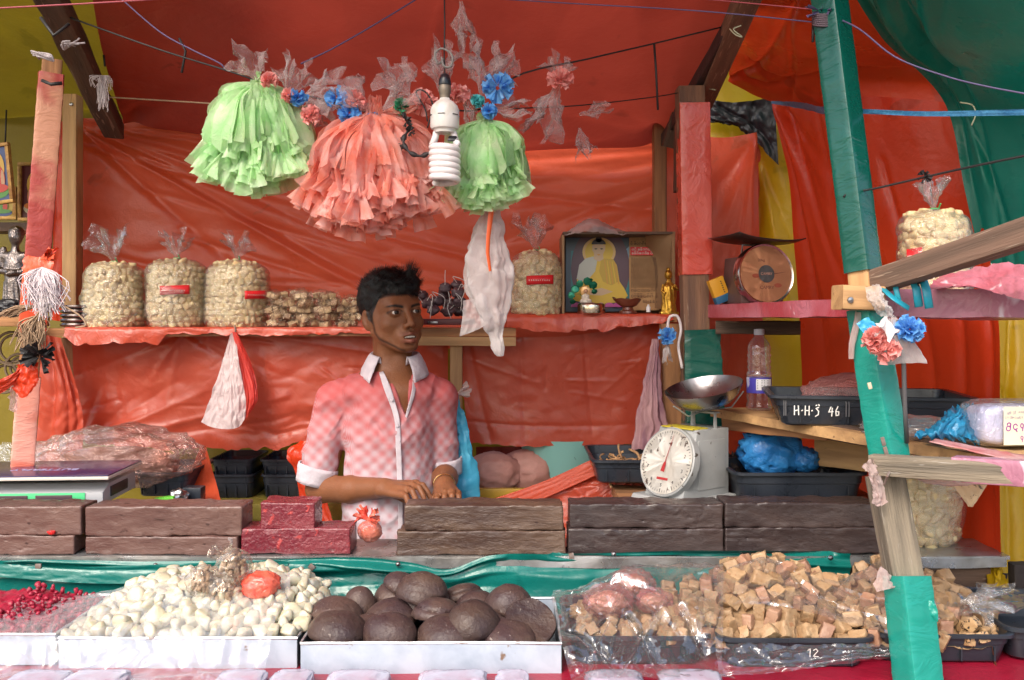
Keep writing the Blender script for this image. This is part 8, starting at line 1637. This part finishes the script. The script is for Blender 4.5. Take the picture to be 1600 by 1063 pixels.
framed("small framed picture of a red robed figure hanging tilted at the left edge", 2, 272, 46, 95, 2.9, -8, -6, 1, pc); framed("picture in an ornate gilt frame behind the leaning wrapped post", 57, 300, 56, 92, Yn2, 0, 0, 2, pd); framed("lowest framed picture with a green and red scene at the left edge", 0, 318, 54, 52, 3.02, 0, 0, 3, [c_("pic_yellow", .6, .42, .06), pc[2], pc[3], pc[0], pc[2], pc[1]])
cord("picture_wire", "dark wire holding the tilted picture at the left edge", [P(10, 172, 2.9), P(8, 228, 2.9)], .0025, BLACK_CORD)
beam("side_ledge", "dark ledge below the framed pictures", "shelf", P(-120, 357, 3.0), P(90, 357, 3.0), .10, .03, WOOD_DARK)
st = thing("silver_statue", "silvery standing statue with folded arms behind the leaning post", "statue", P(24, 494, 2.62)); sm_ = S(1, 2.62); SV = mat("silvered_metal", (.19, .16, .15), .28, 1, bump=(50, .006, 4, 1, 'ridge'))
Sf = Field((-.09, -.07, -.01), (.09, .07, .30), .0026); u_s = sm_
Sf.cap((0, 0, .02), (0, 0, .10), .030, .027, .02); Sf.ell((0, 0, .02), (.040, .03, .03), .02); Sf.ell((0, 0, .145), (.034, .024, .045), .02); Sf.cap((-.03, 0, .178), (.03, 0, .178), .014, .014, .01); Sf.cap((0, 0, .19), (0, 0, .215), .011, .010, .01); Sf.ell((.002, -.002, .236), (.019, .020, .025), .006); Sf.ell((.002, .004, .248), (.022, .022, .022), .006)
Sf.ell((.002, -.021, .234), (.003, .004, .004), .003); Sf.cap((-.040, 0, .176), (-.045, -.008, .135), .011, .010, .006); Sf.cap((-.045, -.008, .135), (.01, -.03, .128), .010, .007, .005); Sf.cap((.040, 0, .176), (.045, -.008, .135), .011, .010, .006); Sf.cap((.045, -.008, .135), (-.005, -.032, .124), .010, .007, .005); [Sf.cap((-.034 + .003 * sin(k), .0, .20 - k * .012), (-.040, .0, .195 - k * .012), .008, .008, .004) for k in range(6)]
for k in range(9): a = -2.6 + k * .26 * 1.5; Sf.cap((.029 * cos(a), .024 * sin(a), .10), (.036 * cos(a + .2), .028 * sin(a + .2), .0), .0035, .005, .003)
Vv, Qv = Sf.mesh(); Vv = Vv * .98; mesh_np("statue_body", Vv, Qv, SV, st)
beam("side_ledge", "pale batten under the silvery statue", "shelf", P(-160, 502, 2.6), P(58, 502, 2.6), .14, .030, WOOD); tag(crumple(P(12, 482, 2.45), (.055, .03, .022), 3, .3, 4).build("dark_bag", mat("black_sheet", (.012, .012, .016), .45), None), "black lump of plastic beside the silvery statue", "plastic bag")
for k, (px, py, r_) in enumerate([(18, 545, 26), (30, 575, 22), (6, 590, 24)]):
    mb = MB(); [mb.tube([P(px, py, 2.62) + Vector((S(r_ - 5 * j, 2.6) * cos(a), .01 * j, S(r_ - 5 * j, 2.6) * sin(a))) for a in np.linspace(0, 2 * pi, 26)], .004, 6) for j in range(2)]
    tag(mb.build("wire_coil", mat("dull_brass_coil", (.16, .11, .07), .5, .5), None), ["highest", "middle", "lowest"][k] + " dull metal ring hanging below the statue ledge", "ring", "metal rings at the left edge")
tag(sheet_mb([[(-60, 700, 2.6), (50, 690, 2.6)], [(-60, 770, 2.5), (60, 780, 2.5)]], nu=24, nv=16, wr=.02, seed=9).build("grey_plastic", CLEAR_CR, None, True, 180), "grey crinkled plastic at the left edge behind the electronic scale", "plastic sheet")
# ---------------------------------------------------------------- films and little bags over the sweets
SB = mat("small_bag_film", (.85, .75, .65), .12, .75, bump=(14, .014, 3, 1.2, 'ridge'), alpha=(.06, .7), spec=1)
t = thing("small_sweet_bag", "clear bag of brown seeds lying knotted on the sugar lumps", "bag", P(345, 945, 1.74)); BS = mat("brown_seed", (.22, .13, .075), .55, c2=(.36, .25, .16), vs=40, bump=(60, .004))
v2, f2 = ico(2)
for (px, py, r_, sd) in ((318, 908, 26, 1), (352, 926, 30, 2), (366, 885, 28, 3)):
    c_0 = P(px, py, 1.72); r0 = S(r_, 1.72); rebase(crumple(c_0, (r0, r0 * .8, r0 * .9), sd, .22, 4, fr=1.8), t).build("bag_film", SB, t, True, 180); mb = MB(); r3 = random.Random(sd)
    for k in range(80): q3 = np.array(Euler((r3.uniform(0, 6), r3.uniform(0, 6), r3.uniform(0, 6))).to_matrix()); d3 = Vector((r3.gauss(0, 1), r3.gauss(0, 1), r3.gauss(0, 1))).normalized() * r0 * r3.uniform(.2, .72); mb.add(((v2 * np.array([.0105, .0042, .0045])) @ q3 + np.array(c_0 + d3)).tolist(), f2)
    o = rebase(mb, t).build("seeds", BS, t, True, 180); o["kind"] = "stuff"
rebase(flare(P(352, 880, 1.72), .016, .034, (-.3, 0, 1), 7), t).build("knotted_mouth", SB, t, True, 180)
RP = mat("red_parcel_film", (.72, .05, .035), .18, c2=(.75, .20, .12), vs=20, bump=(40, .006, 4, 1.5, 'ridge'), coat=.4)
tag(crumple(P(408, 914, 1.72), (.036, .03, .026), 41, .16, 4).build("red_parcel", RP, None, True, 180), "shiny red plastic parcel on the sugar lumps", "parcel")
t = thing("red_parcel_bag", "small knotted red plastic bag standing on the counter", "bag", P(578, 848, 2.03)); rebase(crumple(P(578, 830, 2.03), (.027, .024, .024), 42, .14, 4, flat=-.85), t).build("bag_body", mat("red_clear_bag", (.74, .14, .11), .15, c2=(.75, .35, .25), vs=20, bump=(40, .006, 4, 1.5, 'ridge'), alpha=(.4, .9), spec=1), t, True, 180); rebase(crumple(P(579, 834, 2.03), (.021, .018, .014), 43, .2, 4), t).build("bag_contents", mat("orange_brown_paste", (.48, .12, .05), .5, bump=(60, .004)), t, True, 180); rebase(flare(P(574, 812, 2.03), .012, .028, (-.6, 0, .7), 8), t).build("knotted_mouth", RP, t, True, 180); rebase(flare(P(574, 812, 2.03), .015, .022, (.9, 0, .25), 9), t).build("knotted_mouth", RP, t, True, 180)
PB = mat("pink_clear_bag", (.78, .20, .22), .14, .4, c2=(.72, .42, .40), vs=14, bump=(30, .010, 4, 1.5, 'ridge'), alpha=(.16, .8), spec=1)
for i, (px, py, Y, r_, lb) in enumerate([(988, 912, 1.80, 30, "knotted pink red bag of sweets at the top of the left fudge tray"), (1022, 938, 1.75, 25, "pink bag of fudge resting against the fudge heap"), (950, 940, 1.76, 34, "rosy plastic bag of fudge at the left of the black trays")]):
    t = thing("pink_fudge_bag", lb, "bag", P(px, py + r_ * .8, Y), "pink bags lying on the black trays"); rebase(crumple(P(px, py, Y), (S(r_ * 1.1, Y), S(r_ * .8, Y), S(r_ * .72, Y)), 50 + i, .24, 4, flat=-.8), t).build("bag_film", PB, t, True, 180); rebase(crumple(P(px, py + 3, Y), (S(r_ * .8, Y), S(r_ * .6, Y), S(r_ * .5, Y)), 60 + i, .3, 4, fr=4), t).build("bag_contents", FUDGE_PINK, t, True, 180)
pr = [cube_chunk(90 + k, .023, .021, .02).build("fudge_cube", FUDGE, None, True, 45, origin=None) for k in range(3)]; rr = random.Random(77)
scatter(pr, "fudge_cube", "fudge cube lying under the crumpled film at the left black tray", "sweet", "fudge cubes in the left black tray", [(rr.uniform(xl(905, 1.68), xl(1050, 1.68)), rr.uniform(1.66, 1.82), ZR - .016 + rr.uniform(0, .014), rr.uniform(.8, 1.2)) for k in range(38)], 17)
FILM = mat("cover_film", (.9, .92, .95), .09, .85, bump=(6, .035, 2, 1.2, 'ridge'), bump2=(22, .003, 2, 1), alpha=(.08, .66), spec=1.0)
def zf(px, Y, add=.014):
    x_ = xl(px, Y); h = h_sugar(x_, Y) or (h_f(x_, Y) or ZR); return max(h, ZR) + add
def fr_(pxs, Y, add=.014, zz=None): return [Vector((xl(p_, Y), Y, (zf(p_, Y, add) if zz is None else zz))) for p_ in pxs]
xs_ = [-80, 20, 120, 220, 320, 400, 452]
sheet("cover_film", "clear film spread over the crimson sweets and sugar lumps", "plastic film", [fr_(xs_, 1.875, .004), fr_(xs_, 1.80, .016), fr_(xs_, 1.72, .016), fr_([-80, 10, 100, 200, 300, 380, 430], 1.65, .016), fr_([-80, 10, 90, 180, 290, 380, 424], 1.612, 0, ZR + .006), fr_([-80, 10, 90, 180, 290, 370, 412], 1.575, 0, .885), fr_([-80, 0, 90, 180, 280, 350, 400], 1.535, 0, .886), fr_([-80, 0, 90, 180, 280, 350, 405], 1.47, 0, .878)], mat('glare_film', (.88, .90, .95), .16, .45, bump=(6, .035, 2, 1.2, 'ridge'), bump2=(22, .003, 2, 1), alpha=(.12, .6), spec=1.0), nu=110, nv=96, wr=.006, ws=4, seed=81, rand=16, randamp=.012, asp=1.8)  # milkier than the other film: pale bluish glare put into its colour
xs_ = [868, 930, 1000, 1060, 1115]
sheet("cover_film", "crumpled clear film hanging over the front of the left black tray", "plastic film", [fr_([870, 930, 1000, 1060, 1130], 1.86, .02), [P(862, 935, 1.76), P(930, 905, 1.76), P(1000, 880, 1.78), P(1130, 885, 1.78)], [P(872, 965, 1.70), P(950, 945, 1.68), P(1060, 930, 1.68), P(1130, 960, 1.66)], [P(876, 1000, 1.60), P(940, 1000, 1.59), P(1010, 1003, 1.59), P(1130, 1008, 1.60)], [P(884, 1030, 1.56), P(940, 1035, 1.55), P(1010, 1038, 1.55), P(1130, 1040, 1.57)], [P(894, 1060, 1.52), P(950, 1056, 1.52), P(1020, 1058, 1.52), P(1150, 1056, 1.54)]], FILM, nu=90, nv=80, wr=.008, ws=5, seed=82, asp=1.2,
      folds=[(.05, .62, .3, .9, .025, .03), (.3, .62, .12, .92, .02, .02), (.42, .62, .6, .9, .022, .028), (.62, .62, .4, .92, .02, -.02), (.75, .6, .9, .85, .02, .02), (.1, .3, .6, .5, .02, .015)], rand=12, randamp=.012)
xs_ = [1110, 1200, 1300, 1400, 1500, 1600]
sheet("cover_film", "clear film pulled over the fudge heap behind the green pole", "plastic film", [fr_(xs_, 1.875, .01), fr_(xs_, 1.80, .018), fr_([1120, 1200, 1300, 1400, 1500, 1600], 1.73, .020), [Vector((xl(1126, 1.70), 1.70, zf(1126, 1.70, .02))), Vector((xl(1230, 1.68), 1.68, zf(1230, 1.68, .02))), Vector((xl(1330, 1.645), 1.645, zf(1330, 1.645, .022))), Vector((xl(1400, 1.62), 1.62, ZR + .01)), Vector((xl(1480, 1.68), 1.68, zf(1480, 1.68, .02))), Vector((xl(1600, 1.72), 1.72, ZR + .02))]], FILM, nu=130, nv=60, wr=.006, ws=4, seed=83, asp=3,
      folds=[(.02, .2, .55, .98, .02, .02), (.2, .1, .6, .9, .02, .015), (.7, .2, .95, .8, .02, .02), (.75, .6, .98, .5, .02, .02)], rand=14, randamp=.010)
sheet("cover_film", "lower edge of clear film hanging in front of the tray marked 12", "plastic film", [[P(1118, 1006, 1.588), P(1250, 1008, 1.588), P(1398, 1006, 1.588)], [P(1120, 1030, 1.56), P(1250, 1034, 1.56), P(1396, 1022, 1.565)], [P(1124, 1056, 1.54), P(1200, 1052, 1.545), P(1300, 1040, 1.56), P(1392, 1028, 1.57)]], FILM, nu=80, nv=30, wr=.005, ws=2.5, seed=85, asp=4, folds=[(.0, .9, .5, .75, .05, .015), (.45, .8, .98, .6, .05, .015), (.2, .1, .35, .9, .05, .01)])
knot("white film corner crumpled at the right of the green pole", 1500, 940, 1.72, 22, (.6, -.3, .1), 22, m=CLEAR_CR, h=60)
# packets lying on the low front edge
PKM = mat("pale_packet_film", (.44, .44, .54), .2, c2=(.42, .28, .36), vs=14, bump=(12, .004, 3, 1.0, 'ridge'), spec=1, coat=.3)
for i, (px, w_, lb) in enumerate([(60, 70, "pale packet of brown nuts under the film at the bottom left"), (150, 76, "second pale packet from the left at the bottom edge"), (375, 60, "white packet under the edge of the clear film"), (455, 50, "small pale packet at the left end of the middle tray"), (560, 74, "long white packet below the left half of the middle tray"), (708, 84, "long white packet below the right half of the middle tray"), (800, 40, "crumpled packet end between the white packets"), (960, 70, "glossy pale packet beneath the crumpled film"), (1080, 80, "pale packet below the tray marked 12")]):
    Y = 1.535; v_, f_ = ico(4); q = np.sign(v_) * np.abs(v_) ** .5 * np.array([S(w_, Y) * .62, .035, .011]); q = q * (1 + .10 * (1 - 2 * np.abs(fbm(v_ * 2.4 + i, 3, i)))[:, None]) + np.array((xl(px, Y), Y, .880))
    t = tag(MB().add(q.tolist(), f_).build("sweet_packet", PKM, None, True, 180), lb, "packet", "packets along the bottom edge")
